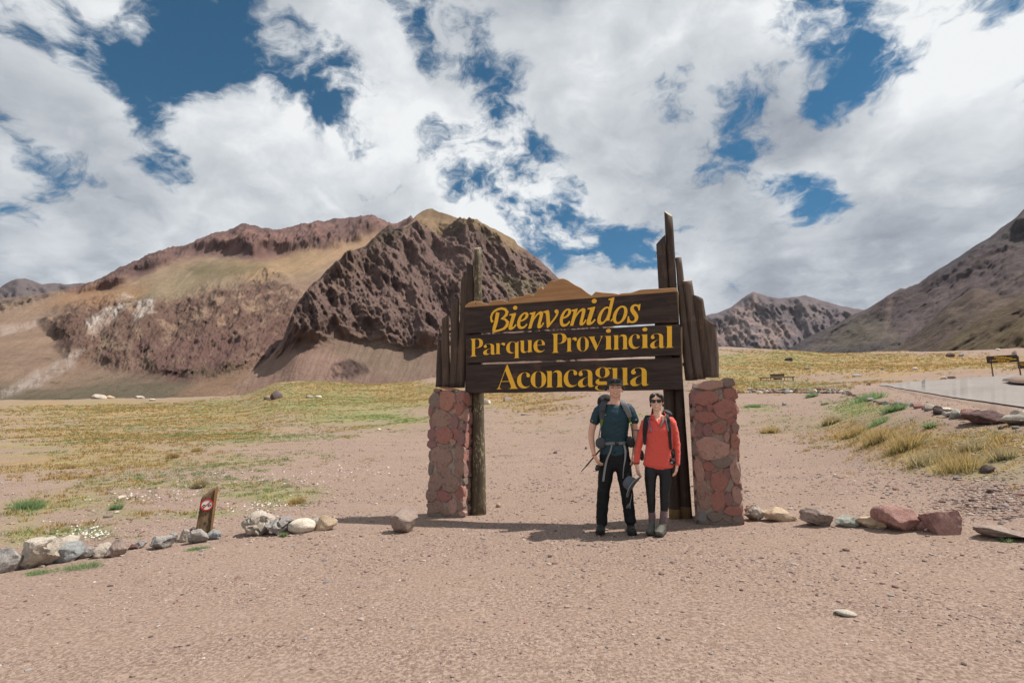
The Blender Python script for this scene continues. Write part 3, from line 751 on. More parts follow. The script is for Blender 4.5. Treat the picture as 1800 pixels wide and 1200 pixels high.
def stone_mat(name, c1, c2, c3=None, scale=9.0, bump=.5):
    if name in _rm: return _rm[name]
    c3 = c3 or tuple(v * .55 for v in c1)
    def fn(t):
        p = t.vmath('ADD', t.obj(), t.new('ShaderNodeObjectInfo').outputs['Location'])
        n = t.noise(p, scale, 7, .65); n2 = t.noise(p, scale * .35, 5, .6); n3 = t.noise(p, scale * 6, 4, .7)
        c = t.mix(t.rng(n, .38, .62), c1 + (1,), c2 + (1,))
        c = t.mix(t.rng(n2, .55, .68), c, c3 + (1,))
        c = t.mix(t.rng(n3, .52, .68, 0, .6), c, tuple(min(1, v * 1.5) for v in c2) + (1,))
        c = t.mix(t.rng(t.noise(p, scale * 3.2, 5, .7), .56, .70, 0, .6), c, tuple(v * .45 for v in c1) + (1,))
        h = t.math('ADD', t.math('MULTIPLY', n, .6), t.math('MULTIPLY', n3, .4))
        return c, t.bump(h, min(1.0, bump * 1.6), .035)
    _rm[name] = mat(name, fn, .9, .2)
    return _rm[name]
S_GREY = stone_mat('grey stone', (.24, .22, .21), (.33, .31, .29))
S_PALE = stone_mat('pale crusted stone', (.36, .31, .26), (.46, .41, .35), (.20, .17, .14), 7, .8)
S_WHITE = stone_mat('whitish stone', (.55, .49, .41), (.64, .58, .50), (.42, .36, .28))
S_TAN = stone_mat('tan stone', (.41, .30, .20), (.50, .39, .28), (.32, .24, .165))
S_RED = stone_mat('red porphyry', (.27, .145, .125), (.36, .215, .185), (.20, .11, .10))
S_BROWN = stone_mat('grey brown stone', (.24, .18, .155), (.31, .245, .21), (.17, .125, .11))
S_DARK = stone_mat('dark stone', (.085, .065, .062), (.13, .10, .095))
S_BLUE = stone_mat('blue grey stone', (.20, .21, .215), (.28, .29, .29))
S_GREEN = stone_mat('grey green stone', (.26, .265, .23), (.36, .36, .315))
S_MAROON = stone_mat('maroon boulder', (.115, .07, .068), (.17, .105, .10))
def rock(name, px0, px1, pyb, h, m, label, cat, seed, group=None, depth=.8, sub=4, cuts=12, cut=.64, rough=.13, pitted=0.0, rz=None, tilt=0.0, sink=.12, near=1.5):
    """stone whose outline spans px0..px1 and stands on the ground at pixel row pyb, h pixels tall"""
    pc = (px0 + px1) / 2
    q = hit(pc, pyb, near)
    dep = q.y * CP + (q.z - CAM_H) * SP
    mpp = dep / 900
    w = (px1 - px0) * mpp; hh = h * mpp; d = w * depth
    V, F = stone_shape(seed, sub, cuts, cut, rough, pitted)
    V = V * np.array((w / 2, d / 2, hh / 2 * (1 + sink)))
    if tilt:
        c, s = math.cos(tilt), math.sin(tilt); V = V @ np.array([[c, 0, -s], [0, 1, 0], [s, 0, c]])
    x, y = q.x, q.y + d * .42
    z0 = t1(x, y)
    V[:, 2] += hh / 2 * (1 - sink)
    V[:, 2] = np.maximum(V[:, 2], -.06)
    o = mesh_np(name, V, F, m, smooth=True)
    o.location = (x, y, z0)
    az = math.atan2(x, y)
    o.rotation_euler = (0, 0, -az)
    tag(o, label, cat, group)
    return o
def flatish(o, ang=28):
    o.data.polygons.foreach_set('use_smooth', np.ones(len(o.data.polygons), bool))
    try: o.data.set_sharp_from_angle(angle=R(ang))
    except Exception: pass
    return o
GL = 'stones edging the gravel on the left'
LEFT = [
 (-28, 18, 1008, 40, S_GREY, 'grey stone cut by the left edge of the photo, first of the stone row', .9, dict()),
 (22, 84, 1000, 50, S_PALE, 'big pale crusted boulder near the left end of the stone row', .8, dict(pitted=.3, sub=4)),
 (72, 117, 972, 26, S_PALE, 'pale stone lying behind the big crusted boulder and the flat blue-grey one', .9, dict()),
 (80, 131, 990, 32, S_BLUE, 'flat-topped blue-grey stone right of the big crusted boulder', .8, dict(cuts=14, cut=.6)),
 (127, 160, 982, 20, S_GREY, 'low sloping grey-brown slab right of the blue-grey stone', .8, dict(cuts=14, cut=.6)),
 (157, 187, 981, 24, S_PALE, 'small pale stone touching the pointed brown one', .8, dict(pitted=.2)),
 (180, 211, 980, 29, S_BROWN, 'pointed grey-brown stone in the left stone row', .8, dict(cuts=13, cut=.58)),
 (222, 238, 966, 9, S_MAROON, 'very small dark red stone in a gap of the left stone row', .8, dict()),
 (234, 252, 964, 13, S_GREY, 'small rough grey stone between the dark red one and the rounded grey one', .8, dict()),
 (256, 297, 966, 21, S_GREY, 'rounded grey stone left of the no motorcycles post', .8, dict(sub=4)),
 (290, 307, 950, 14, S_GREY, 'little grey stone behind the rounded grey stone', .8, dict()),
 (312, 330, 953, 23, S_PALE, 'narrow upright pitted stone left of the no motorcycles post', .8, dict(pitted=.35)),
 (325, 358, 956, 25, S_GREY, 'rough pitted grey stone at the foot of the no motorcycles post', .8, dict(pitted=.3, sub=4)),
 (359, 383, 949, 16, S_BLUE, 'smooth blue-grey stone just right of the no motorcycles post', .8, dict(cuts=12, cut=.62)),
 (331, 343, 936, 10, S_DARK, 'small dark stone tucked behind the foot of the post', .8, dict()),
 (414, 472, 943, 41, S_PALE, 'large pale boulder with a deep pitted face, first right of the post', .9, dict(pitted=.42, sub=4, cuts=6, cut=.8)),
 (459, 508, 942, 32, S_GREY, 'craggy grey stone with a dark hollow beside the large pale boulder', .8, dict(pitted=.42, sub=4)),
 (501, 548, 938, 24, S_WHITE, 'smooth white oval stone in the left row', .7, dict(cuts=3, cut=.9, rough=.05)),
 (538, 563, 926, 14, S_GREY, 'grey stone half hidden behind the white oval and the tan stone', .7, dict()),
 (547, 588, 933, 27, S_TAN, 'tan wedge-shaped stone at the right end of the left row', .7, dict(cuts=13, cut=.6, tilt=-.12)),
]
for i, (a, b, y, h, m, lab, dep, kw) in enumerate(LEFT):
    o = rock('boundary_stone', a, b, y, h, m, lab, 'stone', 20 + i, GL, dep, **kw)
    flatish(o, 34)
o = rock('loose_boulder', 680, 730, 938, 42, S_BROWN, 'lone grey-brown boulder in the sign\'s shadow left of the left pillar', 'boulder', 333, None, .8, sub=4, cuts=10, cut=.66, rough=.07, tilt=.08)
flatish(o, 30)
GR = 'stones edging the gravel on the right'
RIGHT = [
 (1312, 1330, 905, 16, S_RED, 'small reddish stone beside the right pillar, on the cream stone\'s end', .8, dict()),
 (1316, 1354, 916, 27, S_PALE, 'pale notched stone right beside the right pillar', .8, dict(pitted=.4, sub=4)),
 (1348, 1408, 918, 24, S_TAN, 'long tan slab-like stone sloping down to the right', .6, dict(cuts=16, cut=.55)),
 (1420, 1474, 926, 31, S_BROWN, 'olive-brown stone with a crumbly top, standing alone after the tan slab', .8, dict(pitted=.25, sub=4)),
 (1479, 1519, 927, 19, S_GREEN, 'pale green-grey tilted stone right of the olive-brown stone', .8, dict(cuts=13, cut=.58, tilt=.12)),
 (1518, 1570, 929, 20, S_TAN, 'flat tan stone pushed against the big pink-red boulder', .7, dict(cuts=8, cut=.7)),
 (1556, 1628, 936, 42, S_RED, 'big pink-red boulder, largest of the right row', .8, dict(sub=4, cuts=7, cut=.76, rough=.09)),
 (1614, 1640, 934, 17, S_RED, 'small red wedge leaning on the right side of the big pink-red boulder', .7, dict(cuts=13, cut=.58)),
 (1640, 1704, 940, 40, S_RED, 'angular dark red boulder with a pale crusted top, near the row\'s right end', .8, dict(sub=4, cuts=12, cut=.6)),
 (1744, 1830, 950, 20, S_BROWN, 'low brown rock slab at the right edge of the photo', .6, dict(cuts=10, cut=.62)),
]
for i, (a, b, y, h, m, lab, dep, kw) in enumerate(RIGHT):
    flatish(rock('boundary_stone', a, b, y, h, m, lab, 'stone', 60 + i, GR, dep, **kw), 34)
BANK = [
 (1790, 1850, 746, 26, S_PALE, 'pale rough stone on the bank cut by the right edge of the photo', dict(sub=4)),
 (1722, 1796, 744, 24, S_MAROON, 'long maroon boulder on the bank, biggest beside the road', dict(sub=4, cuts=12, cut=.62)),
 (1719, 1742, 738, 18, S_BROWN, 'brown stone joining the long maroon boulder on its left', dict()),
 (1698, 1720, 736, 18, S_RED, 'plum red rounded stone between the pale green block and the brown stone', dict()),
 (1678, 1702, 735, 16, S_GREEN, 'pale green square block on the bank', dict(cuts=12, cut=.6)),
 (1664, 1683, 733, 10, S_GREY, 'grey stone left of the pale green block', dict()),
 (1648, 1668, 728, 11, S_DARK, 'dark flat stone under the white one on the bank', dict()),
 (1655, 1680, 723, 7, S_WHITE, 'white flat stone on the bank row', dict()),
 (1776, 1795, 746, 12, S_DARK, 'dark stone wedged right of the long maroon boulder', dict()),
]
for i, (a, b, y, h, m, lab, kw) in enumerate(BANK):
    flatish(rock('boundary_stone', a, b, y, h, m, lab, 'stone', 90 + i, 'stones edging the road bank', .8, near=8, **kw), 34)
# small stones running on along the bank and across the flat
def clone(o, label=None):
    c = o.copy(); link(c)
    if label: c['label'] = label
    for ch in o.children:
        d = ch.copy(); link(d); d.parent = c; d.matrix_parent_inverse = ch.matrix_parent_inverse.copy()
        for g in ch.children:
            e = g.copy(); link(e); e.parent = d; e.matrix_parent_inverse = g.matrix_parent_inverse.copy()
    return c
rs = np.random.RandomState(3)
protos = {}
def small_stone(px, py, w, h, m, label, group, i, cat='stone', name='small_stone', near=6, far=400):
    key = (m.name, i % 5)
    q = hit(px, py, near, far)
    mpp = (q.y * CP) / 900
    if key not in protos:
        V, F = stone_shape(500 + i % 5 * 7 + len(protos), 2, 8, .68, .12)
        o = mesh_np(name, V * .5, F, m, smooth=True); flatish(o, 34)
        protos[key] = o
    else:
        o = protos[key].copy(); link(o)
        o.name = name
    o.location = (q.x, q.y, q.z + h * mpp * .28)
    o.scale = (w * mpp, w * mpp * rs.uniform(.7, 1.1), h * mpp * 1.2)
    o.rotation_euler = (rs.uniform(-.2, .2), rs.uniform(-.2, .2), rs.uniform(0, 6.28))
    tag(o, label, cat, group)
    return o
path = [(1474, 688), (1492, 694), (1512, 700), (1530, 705), (1550, 709), (1572, 713), (1600, 713), (1625, 719), (1650, 725)]
mats_b = [S_RED, S_BROWN, S_DARK, S_BROWN, S_PALE, S_DARK, S_RED, S_GREY]
k = 0; x = 1474
while x < 1650:
    y = np.interp(x, [a for a, b in path], [b for a, b in path]); w = np.interp(x, [1474, 1650], [6, 14]) * rs.uniform(.8, 1.3)
    m = mats_b[rs.randint(8)]
    small_stone(x, y + rs.uniform(-1, 1.5), w, w * rs.uniform(.55, .8), m, 'one of the small stones lining the gravel verge along the bank', 'small stones along the bank', k)
    x += w * .8; k += 1
x = 1290
tones = [S_BROWN, S_GREY, S_WHITE, S_DARK, S_RED, S_BROWN]
while x < 1492:
    w = rs.uniform(5, 9.5); m = tones[rs.randint(6)]
    small_stone(x, 690.5 + rs.uniform(-.6, .6), w, w * rs.uniform(.55, .8), m, 'one of the stones in the front row of the double line across the flat', 'front row of the far double stone line', k)
    x += w * .82; k += 1
x = 1318
while x < 1475:
    w = rs.uniform(5, 9); m = tones[rs.randint(6)]
    small_stone(x, 686 + rs.uniform(-.6, .6), w, w * rs.uniform(.5, .7), m, 'one of the stones in the back row of the double line across the flat', 'back row of the far double stone line', k)
    x += w * 1.05; k += 1
# single far and middle stones
SOLO = [
 (485, 700, 21, 18, S_DARK, 'big dark boulder standing on the rise behind the left field', 'boulder'),
 (470, 701, 14, 7, S_BROWN, 'low brown boulder leaning on the big dark boulder on the left rise', 'boulder'),
 (245, 700, 16, 6, S_PALE, 'pale stone on the crest of the far left field, right of the tall grass', 'boulder'),
 (176, 700, 26, 8, S_PALE, 'wide pale boulder on the crest of the far left field', 'boulder'),
 (194, 700, 14, 6, S_TAN, 'tan boulder touching the wide pale one on the far left crest', 'boulder'),
 (268, 704, 10, 4, S_WHITE, 'small whitish stone on the crest right of the pale stone', 'stone'),
 (544, 699, 12, 5, S_PALE, 'pale flat stone right of the big dark boulder', 'stone'),
 (560, 699, 14, 5, S_WHITE, 'whitish flat stone, second right of the big dark boulder', 'stone'),
 (666, 756, 7, 4, S_WHITE, 'white pebble-like stone lying on bare earth left of the left pillar', 'stone'),
 (684, 755, 8, 4, S_BROWN, 'brown stone on bare earth near the white one left of the left pillar', 'stone'),
 (893, 704, 19, 9, S_BROWN, 'rounded pink-brown boulder seen under the sign\'s lowest board', 'boulder'),
 (856, 710, 13, 11, S_WHITE, 'white boulder right of the left pole, under the sign', 'boulder'),
 (920, 729, 11, 4, S_WHITE, 'flat white stone among the orange tussocks under the sign', 'stone'),
 (976, 797, 7, 5, S_DARK, 'dark red-brown stone on the path behind the sign', 'stone'),
 (1030, 789, 6, 4, S_DARK, 'dark stone near the hiker\'s elbow on the path behind', 'stone'),
 (1379, 712, 8, 7, S_GREY, 'grey stone on the flat between the two green bushes', 'stone'),
 (1386, 634, 15, 8, S_DARK, 'dark flat rock on the hillside above the bench', 'boulder'),
 (1418, 649, 8, 5, S_GREY, 'grey rock on the hillside right of the bench', 'boulder'),
 (1506, 661, 14, 5, S_GREY, 'grey flat rock on the orange hillside, centre', 'boulder'),
 (1551, 650, 6, 5, S_GREY, 'grey rock on the orange hillside left of the pale one', 'boulder'),
 (1609, 650, 8, 6, S_WHITE, 'pale grey rock in the orange grass', 'boulder'),
 (1648, 616, 12, 7, S_WHITE, 'white boulder on the skyline of the right hill', 'boulder'),
 (1670, 627, 14, 8, S_DARK, 'dark long rock on the right hill, below the skyline', 'boulder'),
 (1690, 626, 10, 8, S_GREY, 'grey rock right of the dark long rock on the right hill', 'boulder'),
 (1755, 616, 8, 4, S_WHITE, 'small white rock on the skyline above the roadside sign', 'boulder'),
 (1783, 622, 9, 7, S_BROWN, 'brown rock on the skyline right of the roadside sign', 'boulder'),
 (1672, 665, 16, 7, S_BROWN, 'brown rock beside the far edge of the road', 'boulder'),
 (1659, 666, 12, 5, S_PALE, 'pale rock beside the far edge of the road', 'boulder'),
 (1527, 677, 8, 5, S_DARK, 'dark stone where the gravel verge narrows to a point', 'stone'),
 (1454, 746, 10, 7, S_DARK, 'dark stone at the foot of the bank, left of the first tussock', 'stone'),
 (1735, 830, 24, 15, S_DARK, 'dark angular stone at the foot of the big tussock', 'stone'),
 (1760, 754, 8, 6, S_DARK, 'black stone below the long maroon boulder', 'stone'),
 (1785, 753, 14, 6, S_BLUE, 'blue-grey stone below the right end of the bank row', 'stone'),
 (1739, 866, 12, 7, S_DARK, 'dark stone in the stony patch at the right, upper one of two', 'stone'),
 (1734, 873, 10, 6, S_BROWN, 'brown stone in the stony patch at the right, lower one of two', 'stone'),
 (1575, 861, 11, 5, S_RED, 'flat red stone lying alone on the bare gravel at right', 'stone'),
 (1539, 857, 9, 4, S_WHITE, 'flat pale stone left of the flat red stone', 'stone'),
 (1683, 841, 12, 5, S_GREY, 'flat grey stone left of the dark angular stone', 'stone'),
 (1485, 1079, 34, 9, S_WHITE, 'flat pale stone half buried in the foreground gravel', 'stone'),
 (700, 911, 5, 3, S_WHITE, 'tiny white stone against the lone boulder', 'stone'),
 (876, 891, 9, 8, S_TAN, 'tan stone behind the foot of the left pole', 'stone'),
 (214, 876, 15, 6, S_WHITE, 'white flat stone in the green growth left of the motorcycle sign post', 'stone'),
 (190, 909, 12, 6, S_BROWN, 'brown stone in the field above the pointed grey-brown stone', 'stone'),
 (205, 902, 8, 5, S_WHITE, 'pale stone in the field left of the post, below the white flat one', 'stone'),
]
for i, (px, py, w, h, m, lab, cat) in enumerate(SOLO):
    small_stone(px, py, w, h, m, lab, None, i + 3, cat, 'boulder' if cat == 'boulder' else 'field_stone', near=2.5)

# gravel: loose pebbles in the thousands, denser near the camera
def gravel():
    rs = np.random.RandomState(21)
    n = 150000
    r = np.exp(rs.uniform(math.log(1.9), math.log(30), n)); a = rs.uniform(-.86, .86, n)
    x = r * np.sin(a); y = r * np.cos(a)
    dens = sstep(-.25, .35, fbm(x * .9, y * .9, 4, .6))
    keep = rs.uniform(size=n) < (.15 + .85 * dens)
    x, y, r = x[keep], y[keep], r[keep]; n = len(x)
    size = np.exp(rs.normal(math.log(.0038), .55, n)) * np.clip(r / 4.2, .55, 2.4)
    size = np.where(rs.uniform(size=n) < .008, size * 2.2, size)
    size = np.minimum(size, .035)
    # stony patch at the right foot of the bank
    extra = 1500
    q = [hit(px, py, 4) for px, py in zip(rs.normal(1760, 45, 160), rs.normal(878, 16, 160))]
    qi = rs.randint(0, 160, extra)
    ex = np.array([q[i].x for i in qi]) + rs.normal(0, .12, extra); ey = np.array([q[i].y for i in qi]) + rs.normal(0, .15, extra)
    # stony ground of the bank
    q2 = [hit(px, py, 4) for px, py in zip(rs.uniform(1560, 1810, 300), rs.uniform(745, 850, 300))]
    qi = rs.randint(0, 300, 2200)
    ex = np.r_[ex, np.array([q2[i].x for i in qi]) + rs.normal(0, .4, 2200)]; ey = np.r_[ey, np.array([q2[i].y for i in qi]) + rs.normal(0, .4, 2200)]
    es = np.exp(rs.normal(math.log(.012), .5, len(ex)))
    es[extra:] *= .8
    x = np.r_[x, ex]; y = np.r_[y, ey]; size = np.r_[size, es]; n = len(x)
    z = T(x, y)
    base = []
    for k in range(6):
        V, F = stone_shape(900 + k, 1, 5, .7, .14); base.append(V)
    base = np.array(base) * np.array((1, .8, .55)); F = ICO[1][1]
    bi = rs.randint(0, 6, n); th = rs.uniform(0, 6.28, n); c, s = np.cos(th), np.sin(th)
    P = base[bi] * size[:, None, None]
    Q = P.copy(); Q[..., 0] = P[..., 0] * c[:, None] - P[..., 1] * s[:, None]; Q[..., 1] = P[..., 0] * s[:, None] + P[..., 1] * c[:, None]
    Q[..., 0] += x[:, None]; Q[..., 1] += y[:, None]; Q[..., 2] += (z + size * .12)[:, None]
    nv = base.shape[1]
    pal = np.array([(.25, .175, .145), (.31, .225, .19), (.19, .13, .11), (.10, .075, .07), (.40, .33, .29), (.24, .215, .205), (.50, .44, .39), (.25, .145, .12)])
    ci = rs.choice(8, n, p=[.27, .25, .14, .07, .10, .08, .03, .06])
    C = pal[ci] * rs.uniform(.85, 1.15, n)[:, None]
    S = size < .010
    octa = np.array([(1, 0, 0), (-1, 0, 0), (0, 1, 0), (0, -1, 0), (0, 0, 1), (0, 0, -.6)], float)
    OF = np.array([(0, 2, 4), (2, 1, 4), (1, 3, 4), (3, 0, 4), (2, 0, 5), (1, 2, 5), (3, 1, 5), (0, 3, 5)])
    ns = int(S.sum()); jit = 1 + rs.uniform(-.35, .35, (ns, 6, 3)); W_ = (octa[None] * jit + rs.normal(0, .16, (ns, 6, 3))) * np.array((1, .85, .6)) * size[S][:, None, None]
    cs, ss = c[S][:, None], s[S][:, None]; X2 = W_[..., 0] * cs - W_[..., 1] * ss; Y2 = W_[..., 0] * ss + W_[..., 1] * cs
    W_[..., 0] = X2 + x[S][:, None]; W_[..., 1] = Y2 + y[S][:, None]; W_[..., 2] += (z + size * .12)[S][:, None]
    B = ~S; Q = Q[B]; FF = (F[None] + (np.arange(int(B.sum())) * nv)[:, None, None]).reshape(-1, 3)
    VV = np.concatenate([Q.reshape(-1, 3), W_.reshape(-1, 3)]); FF = np.concatenate([FF, (OF[None] + (len(Q) * nv + np.arange(ns) * 6)[:, None, None]).reshape(-1, 3)])
    CC = np.concatenate([np.repeat(C[B], nv, 0), np.repeat(C[S], 6, 0)])
    print('gravel tris', len(FF))
    m = mat('gravel pebbles', lambda t: t.attr('tone'), .9, .2)
    o = mesh_np('gravel', VV, FF, m, smooth=False)
    setcol(o, 'tone', CC)
    tag(o, 'loose pinkish and grey pebbles scattered over the bare ground', 'gravel', None, 'stuff')
gravel()

# ------------------------------------------------------------------ grass and herbs
def blade_nodes(t):
    up = t.vmath('NORMALIZE', t.vmath('ADD', t.vmath('SCALE', t.new('ShaderNodeNewGeometry').outputs['Normal'], .35), (0, 0, 1)))
    return t.attr('tone'), up
blade_m = mat('grass blades', blade_nodes, .75, .15)
_t = NT(blade_m.node_tree); _o = blade_m.node_tree.nodes['Material Output']; _b = blade_m.node_tree.nodes['Principled BSDF']
_tr = _t.new('ShaderNodeBsdfTranslucent'); _t.put(_tr.inputs[0], _t.attr('tone')); _mx = _t.new('ShaderNodeMixShader'); _mx.inputs[0].default_value = .45
_t.put(_mx.inputs[1], _b.outputs[0]); _t.put(_mx.inputs[2], _tr.outputs[0]); _t.put(_o.inputs[0], _mx.outputs[0])
def blades(cx, cy, cz, rad, h, nb, lean, tone_a, tone_b, width, rs, curve=False):
    """arrays per tuft -> vertices, faces, colours"""
    idx = np.repeat(np.arange(len(cx)), nb); n = len(idx)
    th = rs.uniform(0, 2 * np.pi, n); rr = np.sqrt(rs.uniform(0, 1, n)) * rad[idx]
    bx = cx[idx] + rr * np.cos(th) * .8; by = cy[idx] + rr * np.sin(th) * .8
    ln = (rr / np.maximum(rad[idx], 1e-4)) * lean[idx]
    th2 = th + rs.normal(0, .7, n)
    hh = h[idx] * rs.uniform(.55, 1.1, n) * (1 - .3 * (rr / np.maximum(rad[idx], 1e-4)) ** 2)
    tx = bx + np.cos(th2) * ln * hh; ty = by + np.sin(th2) * ln * hh
    a = rs.uniform(0, 2 * np.pi, n); w = width[idx] * rs.uniform(.7, 1.3, n)
    dx, dy = np.cos(a) * w, np.sin(a) * w
    bz = T(bx, by) - .01
    V = np.zeros((n, 3, 3))
    V[:, 0] = np.c_[bx - dx, by - dy, bz]; V[:, 1] = np.c_[bx + dx, by + dy, bz]; V[:, 2] = np.c_[tx, ty, bz + hh]
    f = rs.uniform(0, 1, n)[:, None]
    C = tone_a[idx] * (1 - f) + tone_b[idx] * f
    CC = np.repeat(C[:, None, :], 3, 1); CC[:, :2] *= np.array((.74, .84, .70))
    return V.reshape(-1, 3), CC.reshape(-1, 3)
def make_blades(name, chunks):
    V = np.concatenate([c[0] for c in chunks]); C = np.concatenate([c[1] for c in chunks])
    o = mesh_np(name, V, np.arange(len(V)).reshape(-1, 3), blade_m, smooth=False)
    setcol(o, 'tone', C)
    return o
GREEN_A, GREEN_B = np.array((.12, .17, .045)), np.array((.29, .31, .10))
TEAL_A, TEAL_B = np.array((.13, .21, .09)), np.array((.24, .31, .15))
STRAW_A, STRAW_B = np.array((.42, .23, .06)), np.array((.60, .38, .13))
DRY_A, DRY_B = np.array((.42, .31, .17)), np.array((.62, .50, .31))
def field_plants():
    rs = np.random.RandomState(8); out = {'g': [], 's': []}
    n = 420000
    r = np.exp(rs.uniform(math.log(5), math.log(170), n)); a = rs.uniform(-.84, .84, n)
    x = r * np.sin(a); y = r * np.cos(a); z = T(x, y)
    c, k = veg(x, y, z)
    patch = fbm(x * .45, y * .8, 5, .62) * .9 + fbm(x * .10 + 4, y * .12, 5, .6) * .8
    p = sstep(.72 - c * .98, 1.02 - c * .98, patch + .45) * np.clip(c * 1.4, 0, 1)
    # thin out with nearness: near tufts are drawn with many blades
    keep = rs.uniform(size=n) < p * np.interp(r, [5, 12, 40, 170], [.10, .18, .42, .75])
    x, y, z, r, k = [v[keep] for v in (x, y, z, r, k)]
    kk = np.clip(k + 1.1 * fbm(x * .25 + 9, y * .25, 4, .6) + rs.normal(0, .12, len(x)), 0, 1)
    straw = kk > .5
    for lo, hi, nb in ((4, 9, 26), (9, 18, 16), (18, 45, 9), (45, 200, 5)):
        for isstraw in (False, True):
            s = (r >= lo) & (r < hi) & (straw == isstraw); m = int(s.sum())
            if not m: continue
            rad = rs.uniform(.05, .13, m) * np.interp(r[s], [5, 30, 170], [.8, 1.3, 3.2])
            h = rad * (rs.uniform(.6, 1.15, m) if isstraw else rs.uniform(.35, .75, m))
            u = rs.uniform(0, 1, m)[:, None]; v = rs.uniform(.75, 1.2, m)[:, None]
            if isstraw: ta, tb = STRAW_A * v, (STRAW_B * u + DRY_B * (1 - u)) * v
            else:
                tl = (rs.uniform(size=m) < .35)[:, None]
                ta = np.where(tl, TEAL_A, GREEN_A) * v; tb = np.where(tl, TEAL_B, GREEN_B) * v
            w = np.interp(r[s], [5, 20, 60, 170], [.004, .010, .035, .10])
            out['s' if isstraw else 'g'].append(blades(x[s], y[s], z[s], rad, h, nb, np.full(m, .7 if isstraw else 1.2), ta, tb, w, rs))
    print('tufts', len(x))
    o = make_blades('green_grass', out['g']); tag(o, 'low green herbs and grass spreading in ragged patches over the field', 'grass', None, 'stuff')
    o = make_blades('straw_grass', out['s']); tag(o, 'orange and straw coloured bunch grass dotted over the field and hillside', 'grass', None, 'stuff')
    # white flowers in the low herbs at left
    V = []
    spots = [(140, 940, 30, 8, 90), (165, 948, 14, 4, 60), (250, 880, 40, 6, 60), (500, 845, 70, 8, 120), (600, 828, 50, 5, 50), (430, 898, 25, 5, 50), (480, 895, 20, 4, 40), (330, 866, 40, 6, 40)]
    for px, py, sx, sy, cnt in spots:
        for i in range(cnt):
            q = hit(px + rs.normal() * sx, py + rs.normal() * sy, 3)
            s = rs.uniform(.008, .016) * q.y / 6; hz = rs.uniform(.04, .09)
            a = rs.uniform(0, 6.28)
            for j in range(3):
                V.append((q.x + s * math.cos(a + j * 2.09), q.y + s * math.sin(a + j * 2.09), q.z + hz + rs.uniform(-.004, .01)))
    o = mesh_np('white_flowers', np.array(V), np.arange(len(V)).reshape(-1, 3), mat('white petals', lambda t: (.75, .73, .70, 1), .7, .2), smooth=False)
    tag(o, 'tiny white flowers among the green herbs on the left', 'flowers', None, 'stuff')
field_plants()

# single tussocks and bushes that stand out on the right
def tussock(px, py, w, h, kind, label, group, seed, near=5):
    rs = np.random.RandomState(seed)
    q = hit(px, py, near); mpp = q.y * CP / 900
    rad = w * mpp / 2; hh = h * mpp
    ns = 14
    th = rs.uniform(0, 6.28, ns); rr = np.sqrt(rs.uniform(0, 1, ns)) * rad * .75
    cx = q.x + rr * np.cos(th); cy = q.y + rad * .5 + rr * np.sin(th) * .7
    R_ = np.full(ns, rad * .42); H = hh * rs.uniform(.75, 1.1, ns)
    nb = 48
    if kind == 'dry': ta, tb, ln = np.tile(DRY_A * .9, (ns, 1)), np.tile(DRY_B, (ns, 1)), .8
    elif kind == 'gold': ta, tb, ln = np.tile(np.array((.44, .29, .12)), (ns, 1)), np.tile(np.array((.64, .47, .24)), (ns, 1)), .8
    else: ta, tb, ln = np.tile(TEAL_A, (ns, 1)), np.tile(TEAL_B * 1.25, (ns, 1)), 1.2
    ch = [blades(cx, cy, cx * 0, R_, H, nb, np.full(ns, ln), ta, tb, np.full(ns, .0036 * q.y / 8), rs)]
    if kind in ('gold', 'dry'):    # green heart at the foot
        ch.append(blades(cx, cy, cx * 0, R_ * .9, H * .36, 14, np.full(ns, .8), np.tile(GREEN_A * .6, (ns, 1)), np.tile(GREEN_A * 1.1, (ns, 1)), np.full(ns, .0045 * q.y / 8), rs))
    c = np.array((q.x, q.y + rad * .5, q.z))
    ch = [(V - c, C) for V, C in ch]
    o = make_blades('grass_tussock' if kind != 'green' else 'low_bush', ch)
    o.location = tuple(c)
    tag(o, label, 'grass tussock' if kind != 'green' else 'bush', group)
GT = 'tall tussocks at the foot of the bank'
tussock(1712, 828, 92, 46, 'gold', 'largest golden tussock with a dark green foot beside the dark angular stone', GT, 1)
tussock(1470, 744, 34, 19, 'dry', 'dry tan tussock farthest left on the bank, above the dark stone', GT, 2)
tussock(1508, 764, 42, 20, 'gold', 'low golden tussock with green foot, second from the left on the bank', GT, 3)
tussock(1553, 776, 56, 34, 'gold', 'wide golden tussock in the middle of the bank grass', GT, 4)
tussock(1605, 788, 64, 44, 'gold', 'tall golden-brown tussock right of the middle one', GT, 5)
tussock(1650, 812, 70, 34, 'dry', 'sparse dry tussock just left of the largest golden one', GT, 6)
tussock(1718, 790, 46, 26, 'dry', 'dry tussock with a green heart, above the largest golden one', GT, 7)
tussock(1775, 806, 44, 30, 'dry', 'dry tussock nearest the right edge of the photo', GT, 8)
tussock(1357, 762, 30, 14, 'gold', 'single small golden-topped tussock on the flat right of the right pillar', None, 9)
GB = 'green bushes on the right'
tussock(1578, 722, 40, 18, 'green', 'bright green feathery bush against the small bank stones', GB, 11)
tussock(1428, 698, 20, 9, 'green', 'round dark green bush in front of the far double stone line', GB, 12)
tussock(1535, 702, 70, 18, 'green', 'wide pale green growth spreading down the slope at the left end of the bank', GB, 13)
tussock(1326, 716, 26, 7, 'green', 'low green plant on the flat near the right pillar', GB, 14)
tussock(1452, 711, 14, 5, 'green', 'small green plant below the stone line, left of the slope', GB, 15)
tussock(1550, 744, 40, 12, 'green', 'grey-green low growth below the bright green feathery bush', GB, 17)
tussock(1637, 752, 16, 12, 'green', 'small green plant below the white stone on the bank', GB, 18)
GS = 'single plants in the field on the left'
tussock(516, 886, 30, 15, 'gold', 'yellow-green cushion tussock behind the white oval stone', GS, 21, 3)
